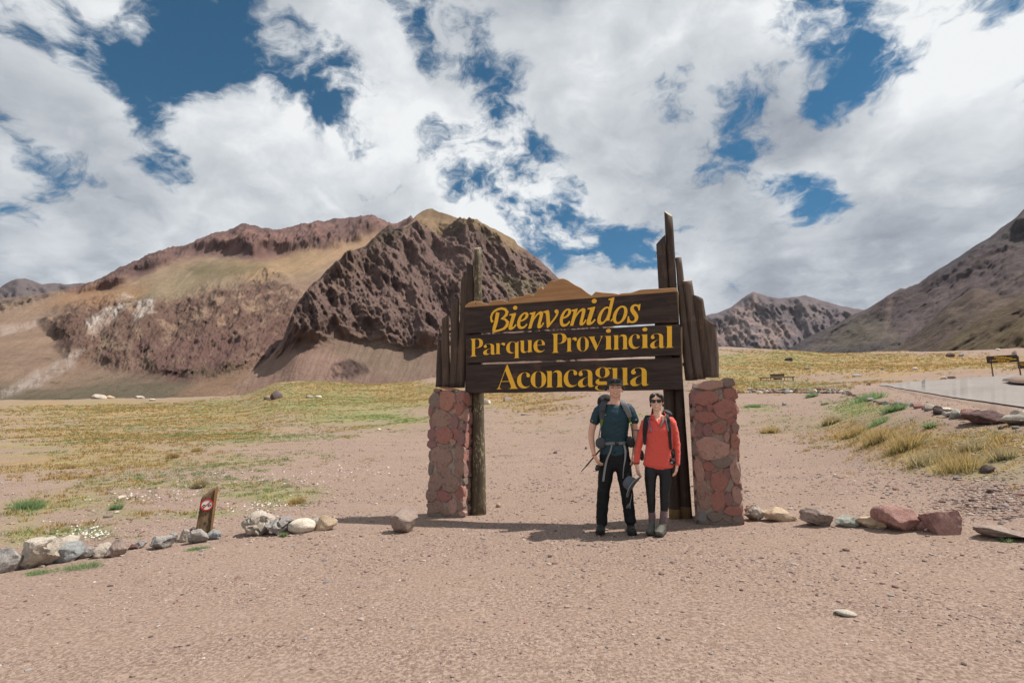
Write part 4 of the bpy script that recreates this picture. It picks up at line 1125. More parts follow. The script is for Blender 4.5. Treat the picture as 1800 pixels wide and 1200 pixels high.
tussock(347, 858, 20, 20, 'dry', 'dry brown upright tuft just behind the motorcycle sign post', GS, 22, 3)
tussock(35, 896, 56, 22, 'green', 'grey-green tuft at the left edge of the photo', GS, 23, 3)
tussock(200, 896, 16, 13, 'green', 'small bushy green plant under the white flat stone', GS, 24, 3)
tussock(300, 806, 18, 13, 'gold', 'bright orange tussock in the middle of the left field', GS, 25, 3)
tussock(343, 794, 20, 9, 'gold', 'orange tussock right of the bright one in the left field', GS, 26, 3)
tussock(108, 824, 44, 10, 'gold', 'pair-like orange clump far left in the field', GS, 27, 3)
tussock(120, 1004, 80, 12, 'green', 'long green tuft on the gravel in front of the left stone row', GS, 28, 2.5)
tussock(60, 1010, 44, 9, 'green', 'thin green tuft under the big crusted boulder', GS, 29, 2.5)
tussock(340, 968, 40, 7, 'green', 'thin green sprigs in front of the stones at the post', GS, 30, 2.5)
tussock(497, 943, 8, 10, 'green', 'green sprig between the craggy and the white oval stone', GS, 31, 2.5)
tussock(1780, 952, 26, 10, 'green', 'green sprigs under the low brown slab at the right edge', None, 32, 2.5)

# ------------------------------------------------------------------ the welcome sign
# its plane: found so that the boards are level and the same height at both ends
_l = hit(838, 905, 3); DL = math.hypot(_l.x, _l.y)
def _solve():
    best = None
    for dr in np.linspace(5.2, 8.5, 331):
        zt1 = at(817, 541, DL)[2]; zb1 = at(821, 691, DL)[2]
        zt2 = at(1189, 513, dr)[2]; zb2 = at(1201, 685, dr)[2]
        e = abs((zt1 - zb1) - (zt2 - zb2)) + .5 * abs(zt1 - zt2)
        if best is None or e < best[0]: best = (e, dr)
    return best[1]
DR = _solve()
PA = Vector(at(817, 616, DL)); PB = Vector(at(1195, 600, DR))
U = Vector((PB.x - PA.x, PB.y - PA.y, 0)).normalized()          # along the sign, to the right
NF = Vector((U.y, -U.x, 0))                                      # towards the camera
SO = Vector((PA.x, PA.y, 0))
print('sign: DL %.2f DR %.2f yaw %.1f' % (DL, DR, math.degrees(math.atan2(U.y, U.x))))
def sp(px, py, off=0.0):
    """pixel -> (s, z) on the sign plane moved `off` metres towards the camera"""
    x, y, z = [float(v) for v in ray(px, py)]
    o = SO + NF * off
    den = x * NF.x + y * NF.y
    k = (o.x * NF.x + o.y * NF.y) / den
    P = Vector((x * k, y * k, CAM_H + z * k))
    return (P.x - SO.x) * U.x + (P.y - SO.y) * U.y, P.z
SIGN = empty('welcome_sign', (SO.x, SO.y, t1(SO.x, SO.y)), math.atan2(U.y, U.x))
SZ = SIGN.location.z
tag(SIGN, 'large dark wooden sign reading Bienvenidos Parque Provincial Aconcagua between stone pillars', 'sign')
# local frame of the sign: x along, y away from the camera, z up from SZ
def wood(name, a, b, c, sc_=1.0, along='x', bump=.5, rough=.75, fleck=None):
    def fn(t):
        p = t.vmath('ADD', t.obj(), t.vmath('SCALE', t.new('ShaderNodeObjectInfo').outputs['Location'], 1.7))
        v = M3(t, *((1.2, 14, 14) if along == 'x' else (14, 14, 1.2)), vec=p)
        n = t.noise(v, 1.6 * sc_, 7, .62, .6); n2 = t.noise(p, 3.2, 5, .6); n3 = t.noise(v, 7 * sc_, 4, .6)
        col = t.mix(t.rng(n, .35, .65), a + (1,), b + (1,))
        col = t.mix(t.math('MULTIPLY', t.rng(n2, .58, .72), t.rng(n3, .4, .6)), col, c + (1,))
        if fleck: col = t.mix(t.math('MULTIPLY', t.rng(t.noise(M3(t, 3, 3, 1, p), 14, 6, .7), .52, .60), t.rng(n2, .4, .55)), col, fleck + (1,))
        h = t.math('ADD', t.math('MULTIPLY', n, .5), t.math('MULTIPLY', n3, .5))
        return col, t.bump(h, bump, .006)
    return mat(name, fn, rough, .3)
W_BOARD = wood('dark stained board', (.028, .020, .017), (.068, .046, .037), (.15, .078, .045))
W_CREST = wood('orange varnished wood', (.36, .19, .085), (.46, .27, .13), (.20, .13, .09), .7)
W_POLE = wood('dark weathered pole', (.040, .028, .022), (.075, .052, .040), (.16, .11, .075), 1, 'z', .9)
W_POLE2 = wood('brown weathered pole', (.085, .062, .050), (.15, .11, .088), (.24, .17, .12), 1, 'z', .9)
W_LICH = wood('pole with flaking bark', (.055, .042, .028), (.11, .085, .052), (.19, .15, .09), 1, 'z', 1.0, fleck=(.34, .30, .19))
W_SLAB = wood('split dark slab', (.055, .038, .029), (.115, .078, .056), (.26, .155, .09), 1, 'z', .9)
W_END = wood('cut end of pole', (.34, .27, .20), (.48, .40, .31), (.25, .17, .12), 3)
W_FOOT = wood('ochre rotten pole foot', (.16, .10, .045), (.25, .165, .07), (.09, .06, .04), 1, 'z', .9)
YEL = mat('yellow paint', lambda t: (t.mix(t.rng(t.noise(t.obj(), 18, 6, .7), .55, .75), (.95, .53, .04, 1), (.74, .38, .045, 1)), t.bump(t.noise(t.obj(), 60, 4, .6), .25, .004)), .6, .35)
def prism(name, outline, y0, y1, m, parent, ysub=1, bev=.004, jitter=0.0):
    """outline [(s, z)] in the sign plane, extruded from y0 (front) to y1 (back)"""
    bm = bmesh.new()
    f = [bm.verts.new((s, y0, z - SZ)) for s, z in outline]
    fc = bm.faces.new(f)
    ex = bmesh.ops.extrude_face_region(bm, geom=[fc])
    for v in [g for g in ex['geom'] if isinstance(g, bmesh.types.BMVert)]: v.co.y = y1
    bmesh.ops.recalc_face_normals(bm, faces=bm.faces)
    if bev: bmesh.ops.bevel(bm, geom=bm.edges[:], offset=bev, segments=1, affect='EDGES', clamp_overlap=True)
    return from_bm(name, bm, m, parent)
rs = np.random.RandomState(4)
def board(tl, tr, br, bl, n=24):
    P = [sp(*p) for p in (tl, tr, br, bl)]
    top = [(P[0][0] + (P[1][0] - P[0][0]) * k / n, P[0][1] + (P[1][1] - P[0][1]) * k / n + (rs.normal() * .0018 if 0 < k < n else 0)) for k in range(n + 1)]
    bot = [(P[2][0] + (P[3][0] - P[2][0]) * k / n, P[2][1] + (P[3][1] - P[2][1]) * k / n + (rs.normal() * .0022 if 0 < k < n else 0)) for k in range(n + 1)]
    return prism('board', top + bot, 0, .05, W_BOARD, SIGN)
B1 = board((817, 541), (1189, 513), (1194, 566), (818, 586)); B1['label'] = 'top dark board with Bienvenidos in yellow italics'
B2 = board((818, 589.5), (1195, 569.5), (1197.5, 624), (819, 638)); B2['label'] = 'middle dark board with Parque Provincial in yellow'
B3 = board((819, 641.5), (1197.5, 628), (1200.5, 684.5), (821, 691)); B3['label'] = 'bottom dark board with Aconcagua in yellow'
# carved mountain skyline on top, sunlit upper edge
crest = [(817, 540.5), (817, 537), (823, 532), (832, 529), (842, 529), (850, 532), (858, 534), (862, 529), (872, 527), (884, 527), (892, 530), (897, 524), (908, 522), (918, 521), (922, 517), (931, 516), (938, 519),
         (944, 509), (952, 503), (955, 508), (962, 498), (970, 492), (976, 494), (981, 490), (990, 489), (998, 492), (1010, 500), (1022, 506), (1032, 514), (1040, 519), (1047, 512), (1060, 514), (1078, 515), (1088, 517), (1092, 515), (1110, 514), (1125, 509), (1140, 508), (1160, 507), (1189, 505.5), (1189, 512.5)]
co = prism('mountain_crest', [sp(*p) for p in crest], .004, .052, W_CREST, SIGN, bev=.006)
# battens behind the boards
def batten(px0, px1, y0, y1, m=W_BOARD, name='batten', b0=.055, b1=.10):
    return prism(name, [sp(px0, y0), sp(px1, y0), sp(px1 + 1, y1), sp(px0 + 1, y1)], b0, b1, m, SIGN)
batten(823, 843, 548, 684)
batten(1150, 1180, 524, 680)
W_GOLDEDGE = wood('pale raw batten', (.30, .22, .11), (.40, .30, .16), (.20, .13, .07), 1, 'z')
batten(1189.5, 1192.5, 510, 566, W_GOLDEDGE, b0=.052); batten(1196, 1199, 573, 683, W_GOLDEDGE, b0=.052)

# lettering: serif glyphs shaped and set letter by letter, raised from the board
def mathstyle(s, base):
    r = ''
    for c in s:
        if 'A' <= c <= 'Z': r += chr(base + ord(c) - 65)
        elif 'a' <= c <= 'z': r += chr(base + 26 + ord(c) - 97)
        else: r += c
    return r
def glyph(ch, base, off=0.0):
    cu = bpy.data.curves.new('letter', 'FONT'); cu.body = mathstyle(ch, base); cu.size = 1; cu.extrude = .02; cu.offset = off
    cu.resolution_u = 5
    o = link(bpy.data.objects.new('letter', cu))
    dg = bpy.context.evaluated_depsgraph_get(); me = bpy.data.meshes.new_from_object(o.evaluated_get(dg))
    COL.objects.unlink(o); bpy.data.objects.remove(o)
    return me
def word(text, base, boxes, parent, off=0.0, shear=0.0, front=.004):
    """boxes: per letter (x0, top, x1, bottom) in pixels"""
    cache = {}
    for ch, bx in zip(text, boxes):
        me = glyph(ch, base, off)
        n = len(me.vertices); V = np.zeros(n * 3); me.vertices.foreach_get('co', V); V = V.reshape(-1, 3)
        mn, mx = V.min(0), V.max(0)
        u = (V[:, 0] - mn[0]) / (mx[0] - mn[0]); v = (V[:, 1] - mn[1]) / (mx[1] - mn[1])
        x0, ty, x1, by = bx
        slope = np.interp((ty + by) / 2, [541, 590, 640, 690], [-.0753, -.055, -.037, -.0185])
        px = x0 + (x1 - x0) * u
        py = by + (ty - by) * v + slope * (px - (x0 + x1) / 2)
        w = np.array([sp(a, b) for a, b in zip(px, py)])
        lay = (V[:, 2] - mn[2]) / max(mx[2] - mn[2], 1e-6)
        Q = np.c_[w[:, 0], .001 - front * (lay) , w[:, 1] - SZ]
        c0 = Q.mean(0)
        me.vertices.foreach_set('co', (Q - c0).astype(np.float32).ravel()); me.update()
        me.materials.clear(); me.materials.append(YEL)
        o = link(bpy.data.objects.new('letter', me)); o.parent = parent; o.location = tuple(c0)
def stroke(name, pts, parent, front=.0045):
    """painted stroke [(px, py, half width in px)]"""
    bm = bmesh.new(); L = []
    for i, (x, y, w) in enumerate(pts):
        a = pts[max(i - 1, 0)]; b = pts[min(i + 1, len(pts) - 1)]
        dx, dy = b[0] - a[0], b[1] - a[1]; l = math.hypot(dx, dy); nx, ny = -dy / l * w, dx / l * w
        q = []
        for s in (1, -1):
            ss, zz = sp(x + s * nx, y + s * ny)
            q.append((bm.verts.new((ss, -front, zz - SZ)), bm.verts.new((ss, .001, zz - SZ))))
        L.append(q)
    for a, b in zip(L, L[1:]):
        bm.faces.new((a[0][0], b[0][0], b[1][0], a[1][0]))
        bm.faces.new((a[0][1], b[0][1], b[0][0], a[0][0])); bm.faces.new((a[1][0], b[1][0], b[1][1], a[1][1]))
    for e in (L[0], L[-1]): bm.faces.new((e[0][0], e[1][0], e[1][1], e[0][1]))
    bmesh.ops.recalc_face_normals(bm, faces=bm.faces)
    return from_bm(name, bm, YEL, parent)
BI, BR = 0x1D468, 0x1D400
# Bienvenidos
word('ienvenidos', 0x1D434, [(894, 537.5, 909.5, 579.5), (909, 549, 929, 578), (928.5, 547.5, 956.5, 577.5), (955, 544.5, 982, 575.5), (984, 542.5, 1004, 574), (1002, 542, 1031, 572.5), (1031, 525.5, 1049, 571), (1050, 523.5, 1080, 570), (1077, 537.5, 1103, 569), (1102, 535, 1126, 567.5)], B1, .011)
# the B, drawn by hand: stem, two bowls, sweeping start
stroke('letter', [(875, 549, 3.0), (874, 556, 3.1), (872, 566, 3.1), (869.5, 575, 3.0), (868, 581, 2.6)], B1)
stroke('letter', [(866, 566, 2.4), (864, 563, 1.7), (863.3, 558, 1.6), (865, 552, 1.6), (869, 547, 1.6), (875, 543.5, 1.7), (882, 542, 2.0), (888, 543.5, 2.4), (891.5, 548, 2.7), (890, 553.5, 2.5), (886, 557.5, 1.8), (881, 560, 1.3), (888, 561, 1.9), (892.5, 566, 2.7), (891, 572.5, 2.6), (886, 577.5, 2.0), (878, 580.5, 1.6), (869, 582.3, 1.9), (866, 582.8, 1.2)], B1, .0052)
word('Parque', BR, [(826, 595, 849, 626), (849.5, 604, 871.5, 623.5), (870.5, 602.5, 888, 622), (890, 600, 914, 629.5), (913, 598, 937, 620), (938, 597, 958, 619.5)], B2, -.013)
word('Provincial', BR, [(969, 586, 996, 619.5), (995, 593, 1014, 617.5), (1014, 592, 1035, 617.5), (1034, 591, 1061, 616), (1062, 578, 1077, 614), (1077, 588, 1105, 614), (1105, 587.5, 1125, 613), (1126, 575.5, 1141, 611.5), (1143, 586, 1169, 612), (1169, 573, 1184.5, 611)], B2, -.013)
word('Aconcagua', BR, [(872.5, 639.9, 911, 683.4), (909, 654.4, 932, 682.4), (933, 652.4, 960, 681.4), (959, 650.9, 991, 680.4), (991, 649.9, 1015, 680.4), (1016, 649.4, 1045, 680.4), (1046, 645.4, 1074, 685.9), (1074, 646.4, 1106, 678.4), (1108, 645.9, 1141, 678.4)], B3, -.013)

# poles
def pole(name, base, top, w0, w1, off, m, cut=None, label=None, half=False, seed=0, sides=14, foot=None, zbase=None, wob=.006, endmat=None):
    """round log between two pixels; off: metres in front of (+) or behind (-) the board face"""
    r_ = np.random.RandomState(seed + 50)
    s0, z0 = sp(base[0], base[1], off); s1, z1 = sp(top[0], top[1], off)
    d = SO + U * s0 + NF * off; mpp0 = (d.y * CP) / 900
    if zbase is not None:
        zz = zbase
        s0 = s0 + (s0 - s1) * (z0 - zz) / (z1 - z0) ; z0 = zz
    kw = 1.22 if name == 'wing_pole' else 1.06
    ra, rb = w0 * mpp0 / 2 * kw, w1 * mpp0 / 2 * kw
    bm = bmesh.new(); n = 16; rings = []
    ax = Vector((s1 - s0, 0, z1 - z0)); 
    for i in range(n + 1):
        f = i / n
        c = Vector((s0, -off, z0 - SZ)) + ax * f
        c.x += wob * math.sin(f * 5 + seed) ; c.y += wob * math.cos(f * 4 + seed * 2)
        r = ra + (rb - ra) * f
        ring = []
        for k in range(sides):
            th = 2 * math.pi * k / sides
            q = r * (1 + .07 * float(perlin(math.cos(th) * 1.1 + seed, f * 6, math.sin(th) * 1.1)) + .04 * float(perlin(math.cos(th) * 3 + seed, f * 2, math.sin(th) * 3)))
            x, y = q * math.cos(th), q * math.sin(th)
            if half and y < 0: y *= .85
            z = 0
            if i == n and cut: z = cut[0] * x / r * r + cut[1] * y
            ring.append(bm.verts.new((c.x + x, c.y + y, c.z + z)))
        rings.append(ring)
    for a, b in zip(rings, rings[1:]):
        for k in range(sides):
            f = bm.faces.new((a[k], a[(k + 1) % sides], b[(k + 1) % sides], b[k])); f.smooth = True
    bm.faces.new(rings[0][::-1])
    cap = bm.faces.new(rings[-1]); cap.material_index = 1
    o = from_bm(name, bm, m, SIGN)
    o.data.materials.append(endmat or W_END)
    if label: o['label'] = label
    if foot:
        o.data.materials.append(W_FOOT)
        zc = z0 - SZ + foot
        for pl in o.data.polygons:
            if pl.center.z < zc and pl.material_index == 0: pl.material_index = 2
    return o
gl = lambda px, py, off: t1(*(SO + U * sp(px, py, off)[0] + NF * off).xy) - .12
# main posts
pole('post', (841, 900), (840, 436), 25, 12.5, -.16, W_LICH, (0, .5), 'left round post with flaking bark and a pale cut top', seed=1, foot=None, zbase=gl(841, 900, -.16), wob=.003)
pole('post', (824, 900), (826, 464), 15, 13, -.12, W_POLE, (-.6, 0), 'dark squared post left of the round post', seed=2, half=True, zbase=gl(824, 900, -.12), wob=.003, endmat=W_POLE)
pole('post', (1206, 908), (1174, 376), 20, 13.5, -.17, W_POLE, (-.9, .6), 'tallest leaning post on the right with a slanted top', seed=3, foot=.22, zbase=gl(1206, 905, -.17))
pole('post', (1187, 908), (1161, 421), 19, 16, -.13, W_POLE, (1.0, .3), 'second leaning post on the right, shorter, with a slanted top', seed=4, foot=.22, zbase=gl(1187, 905, -.13), endmat=W_POLE2)
# short vertical poles flanking the boards (left wing)
pole('wing_pole', (810, 681), (817, 487), 14, 11.5, -.10, W_SLAB, (.9, 0), seed=5, half=True, endmat=W_SLAB)
pole('wing_pole', (797, 681), (801, 531), 13.5, 12.5, -.09, W_SLAB, (1.0, 0), seed=6, half=True, endmat=W_SLAB)
pole('wing_pole', (784, 681), (783, 558), 13, 11, -.09, W_SLAB, (.6, 0), seed=7, half=True, endmat=W_SLAB)
pole('wing_pole', (772.5, 680), (774.5, 597), 12.5, 8, -.11, W_POLE, (-.5, 0), seed=8, half=True, endmat=W_POLE)
# right wing
pole('wing_pole', (1215, 668), (1191.5, 453), 17, 9, -.20, W_POLE2, (0, .2), seed=9, endmat=W_POLE2)
pole('wing_pole', (1231, 666), (1207.5, 493), 16, 13.5, -.16, W_POLE2, (0, .4), 'wing pole with a pale sawn top', seed=10)
pole('wing_pole', (1245.5, 663), (1226, 522), 13, 16, -.14, W_SLAB, (-.5, 0), seed=11, endmat=W_SLAB)
pole('wing_pole', (1256, 663), (1249, 566), 13, 17, -.12, W_POLE2, (-.8, 0), seed=12, half=True, endmat=W_CREST)
# rails tying the wing poles together behind
def rail(p0, p1, off, r=.022, name='rail'):
    s0, z0 = sp(*p0, off); s1, z1 = sp(*p1, off)
    bm = bmesh.new(); v0 = Vector((s0, -off, z0 - SZ)); v1 = Vector((s1, -off, z1 - SZ)); d = (v1 - v0)
    M = Matrix.Translation((v0 + v1) / 2) @ d.to_track_quat('Z', 'Y').to_matrix().to_4x4()
    bmesh.ops.create_cone(bm, cap_ends=True, segments=10, radius1=r, radius2=r, depth=d.length, matrix=M)
    return from_bm(name, bm, W_POLE, SIGN, smooth=False)
rail((768, 640), (836, 636), -.21); rail((778, 585), (838, 575), -.21)
rail((1186, 600), (1256, 605), -.27); rail((1190, 640), (1258, 640), -.27)
# nails and wire seen near the tops
def nail(px, py, off=0.0, r=.008):
    s, z = sp(px, py, off); bm = bmesh.new()
    bmesh.ops.create_uvsphere(bm, u_segments=8, v_segments=5, radius=r, matrix=Matrix.Translation((s, -off, z - SZ)))
    return from_bm('nail', bm, mat_iron, SIGN, smooth=True)
mat_iron = mat('rusty iron', lambda t: (t.mix(t.noise(t.obj(), 40, 4), (.06, .05, .045, 1), (.13, .10, .08, 1)), None)[0], .6, .4)
nail(836, 533.5, .001, .010)
for px, py in ((1152, 449), (1186, 449), (1186, 499), (1199, 500)): nail(px, py, -.13, .007)
for (a, b) in (((1186, 499), (1204, 501)),): rail(a, b, -.12, .005, 'wire')

# ------------------------------------------------------------------ stone pillars
MORTAR = stone_mat('gritty mortar', (.36, .285, .235), (.45, .37, .31), (.20, .15, .12), 26, .9)
def smat(i): return [S_RED, S_RED, S_PLUM, S_REDL, S_BRN][i % 5]
S_PLUM = stone_mat('plum porphyry', (.33, .175, .165), (.42, .245, .225), (.26, .15, .14), 9, .6)
S_REDL = stone_mat('pinkish porphyry', (.50, .29, .235), (.60, .39, .32), (.33, .19, .16), 9, .6)
S_BRN = stone_mat('brown red stone', (.34, .215, .17), (.46, .31, .25), (.24, .14, .11), 8, .7)
S_VIV = stone_mat('brick red stone', (.44, .21, .16), (.52, .28, .215), (.28, .12, .095), 9, .6)
S_REDD = stone_mat('deep red porphyry', (.40, .175, .145), (.50, .25, .205), (.25, .12, .105), 9, .6)
PM = {'r': S_REDD, 'p': S_PLUM, 'l': S_REDL, 'b': S_BRN, 'v': S_VIV, 'g': S_BROWN, 'y': S_GREY}
STV = []
for k in range(8):
    V, F = stone_shape(1200 + k, 3, 5, .80, .07)
    r0 = np.random.RandomState(k)
    for j in range(6):            # squared-off outline, dressed front and back
        a = j * math.pi / 3 + r0.uniform(-.35, .35); d = r0.uniform(.72, .86); nx, nz = math.cos(a), math.sin(a)
        ov = V[:, 0] * nx + V[:, 2] * nz - d; ov = np.where(ov > 0, ov, 0) * .95
        V[:, 0] -= ov * nx; V[:, 2] -= ov * nz
    fr = -.52 + .10 * fbm(V[:, 0] * 1.3 + k, V[:, 2] * 1.3, 4, .6)
    V[:, 1] = np.maximum(V[:, 1], fr); V[:, 1] = np.minimum(V[:, 1], .5)
    V /= np.abs(V).max(0); STV.append((V, F))
def pillar(base_l, base_r, py_base, py_top, off, depth, label, stones, sides, seed, origin, scale, w_top, flat_top=False):
    """rough masonry pillar; stones: (cx, cy, w, h, colour) in zoomed pixels -> photo pixels"""
    rs = np.random.RandomState(seed)
    sL, zL = sp(base_l, py_base, off); sR, zR = sp(base_r, py_base, off)
    sT, zT = sp(w_top, py_top, off)
    cx = (sL + sR) / 2; c = SO + U * cx + NF * (off - depth / 2)
    zg = t1(c.x, c.y) - .05
    o = empty('stone_pillar', (c.x, c.y, zg), math.atan2(U.y, U.x)); tag(o, label, 'pillar')
    hw = (sR - sL) / 2; H = zT - zg
    # mortar core
    nu, nvv = 14, 36
    bm = bmesh.new(); bmesh.ops.create_cube(bm, size=1)
    bmesh.ops.subdivide_edges(bm, edges=bm.edges[:], cuts=11, use_grid_fill=True)
    bmesh.ops.scale(bm, vec=(2 * hw * .985, depth * .985, H * .98), verts=bm.verts)
    bmesh.ops.translate(bm, vec=(0, 0, H * .49), verts=bm.verts)
    V = np.array([v.co[:] for v in bm.verts])
    n1 = perlin(V[:, 0] * 9 + seed, V[:, 1] * 9, V[:, 2] * 7); n2 = perlin(V[:, 0] * 22 + seed, V[:, 1] * 22 + 4, V[:, 2] * 20)
    f = V[:, 2] / H
    tp = np.interp(f, [0, .3, .9, 1.0], [1.0, 1.0, .97, .86])
    for v, a, b, q in zip(bm.verts, n1, n2, tp):
        k = q * (1 + .035 * a + .025 * b)
        v.co.x *= k; v.co.y *= k; v.co.z += .02 * a * (v.co.z > H * .9)
    from_bm('mortar_core', bm, MORTAR, o, smooth=True)
    sub = {}
    def add(x, y, z, w, d, h, m, rz=0, tilt=0):
        k = rs.randint(8); key = (k, m.name)
        if key not in sub:
            me = mesh_np('stone', STV[k][0], STV[k][1], m, o, smooth=True); flatish(me, 38); sub[key] = me; q = me
        else:
            q = sub[key].copy(); link(q); q.parent = o
        q.location = (x, y, z); q.scale = (w / 2, d / 2, h / 2); q.rotation_euler = (0, tilt, rz)
        return q
    for st in stones:
        zx, zy, w, h, m = st
        px, py = origin[0] + zx / scale, origin[1] + zy / scale
        s, z = sp(px, py, off); s1, _ = sp(px + w / scale, py, off); _, z1 = sp(px, py + h / scale, off)
        add(s - cx, -depth / 2 + .030, z - zg, abs(s1 - s) * 1.20, rs.uniform(.085, .12), abs(z1 - z) * 1.20, PM[m], 0, rs.uniform(-.15, .15))
    # the other faces: stones of their own, courses up the side
    for face in sides:
        z = .0
        while z < H - .06:
            hh = min(rs.uniform(.12, .24), H * .955 - z); x = -1
            run = depth if face in 'rl' else 2 * hw
            p = 0
            while p < run:
                w = rs.uniform(.12, .24); w = min(w, run - p + .04)
                m = PM['rplbgr'[rs.randint(6)]]
                a = -run / 2 + p + w / 2; zz = z + hh / 2 + rs.uniform(-.02, .02)
                if face == 'r': add(hw - .022, a, zz, w * 1.12, .10, hh * 1.10, m, math.pi / 2)
                elif face == 'l': add(-hw + .022, a, zz, w * 1.12, .10, hh * 1.10, m, -math.pi / 2)
                elif face == 'k': add(a, depth / 2 - .022, zz, w * 1.12, .10, hh * 1.10, m, math.pi)
                p += w * 1.0
            z += hh
            if z + .10 > H * .94: break
    for k in range(7):
        add(rs.uniform(-hw, hw) * .55, rs.uniform(-depth, depth) * .28, H * .965, rs.uniform(.14, .22), rs.uniform(.14, .20), rs.uniform(.04, .06), PM['gbyprl'[rs.randint(6)]])
    return o
LST = [(165,112,50,26,'p'),(250,98,130,18,'v'),(245,187,120,150,'v'),(150,185,80,100,'g'),(345,158,50,80,'r'),(118,262,34,95,'p'),(175,225,36,50,'p'),(296,268,30,34,'l'),(330,250,60,90,'r'),(200,326,140,122,'b'),(130,357,50,85,'p'),(298,352,60,95,'p'),
       (126,440,60,90,'p'),(220,450,120,128,'r'),(312,440,44,96,'r'),(342,478,50,100,'p'),(125,515,64,64,'p'),(198,615,155,165,'b'),(330,580,66,130,'b'),(215,716,96,94,'b'),(160,795,90,125,'b'),(268,812,122,130,'b'),(335,690,62,150,'b'),
       (212,905,115,76,'r'),(126,900,84,96,'b'),(336,880,54,100,'r'),(150,982,122,96,'b'),(286,980,62,118,'l'),(238,1022,90,60,'b'),(340,975,46,70,'b'),(350,1036,50,40,'l'),(118,700,34,90,'g'),(285,500,40,50,'l')]
pillar(753, 811, 903, 682, .16, .26, 'narrow red stone pillar under the left wing of the sign', LST, 'rlk', 5, (730, 660), 4.28, 785)
RST = [(388,146,195,64,'l'),(520,128,90,66,'g'),(360,236,165,104,'r'),(535,210,96,86,'r'),(500,312,170,136,'r'),(318,310,52,46,'r'),(392,305,46,54,'r'),(362,370,145,84,'r'),(310,462,62,96,'p'),(374,462,64,92,'p'),(455,446,100,84,'r'),(545,400,60,56,'r'),(568,446,56,74,'b'),
       (510,510,34,76,'l'),(566,538,62,116,'v'),(400,592,225,160,'l'),(474,680,135,90,'g'),(378,720,90,70,'r'),(380,775,84,66,'p'),(318,745,60,150,'l'),(455,822,110,150,'r'),(512,770,50,90,'p'),(568,760,64,160,'l'),(350,930,105,175,'b'),(448,950,100,150,'r'),(520,940,64,92,'p'),
       (582,918,64,120,'l'),(550,1026,140,66,'r'),(330,840,70,60,'l'),(274,240,50,120,'p'),(560,610,50,60,'l'),
       (335,1072,66,70,'y'),(425,1072,115,72,'g'),(512,1074,60,66,'g'),(585,1080,84,60,'g')]
pillar(1226, 1304, 912, 668, .20, .50, 'wide red stone pillar under the right wing of the sign', RST, 'rlk', 6, (1150, 640), 4.0, 1258)

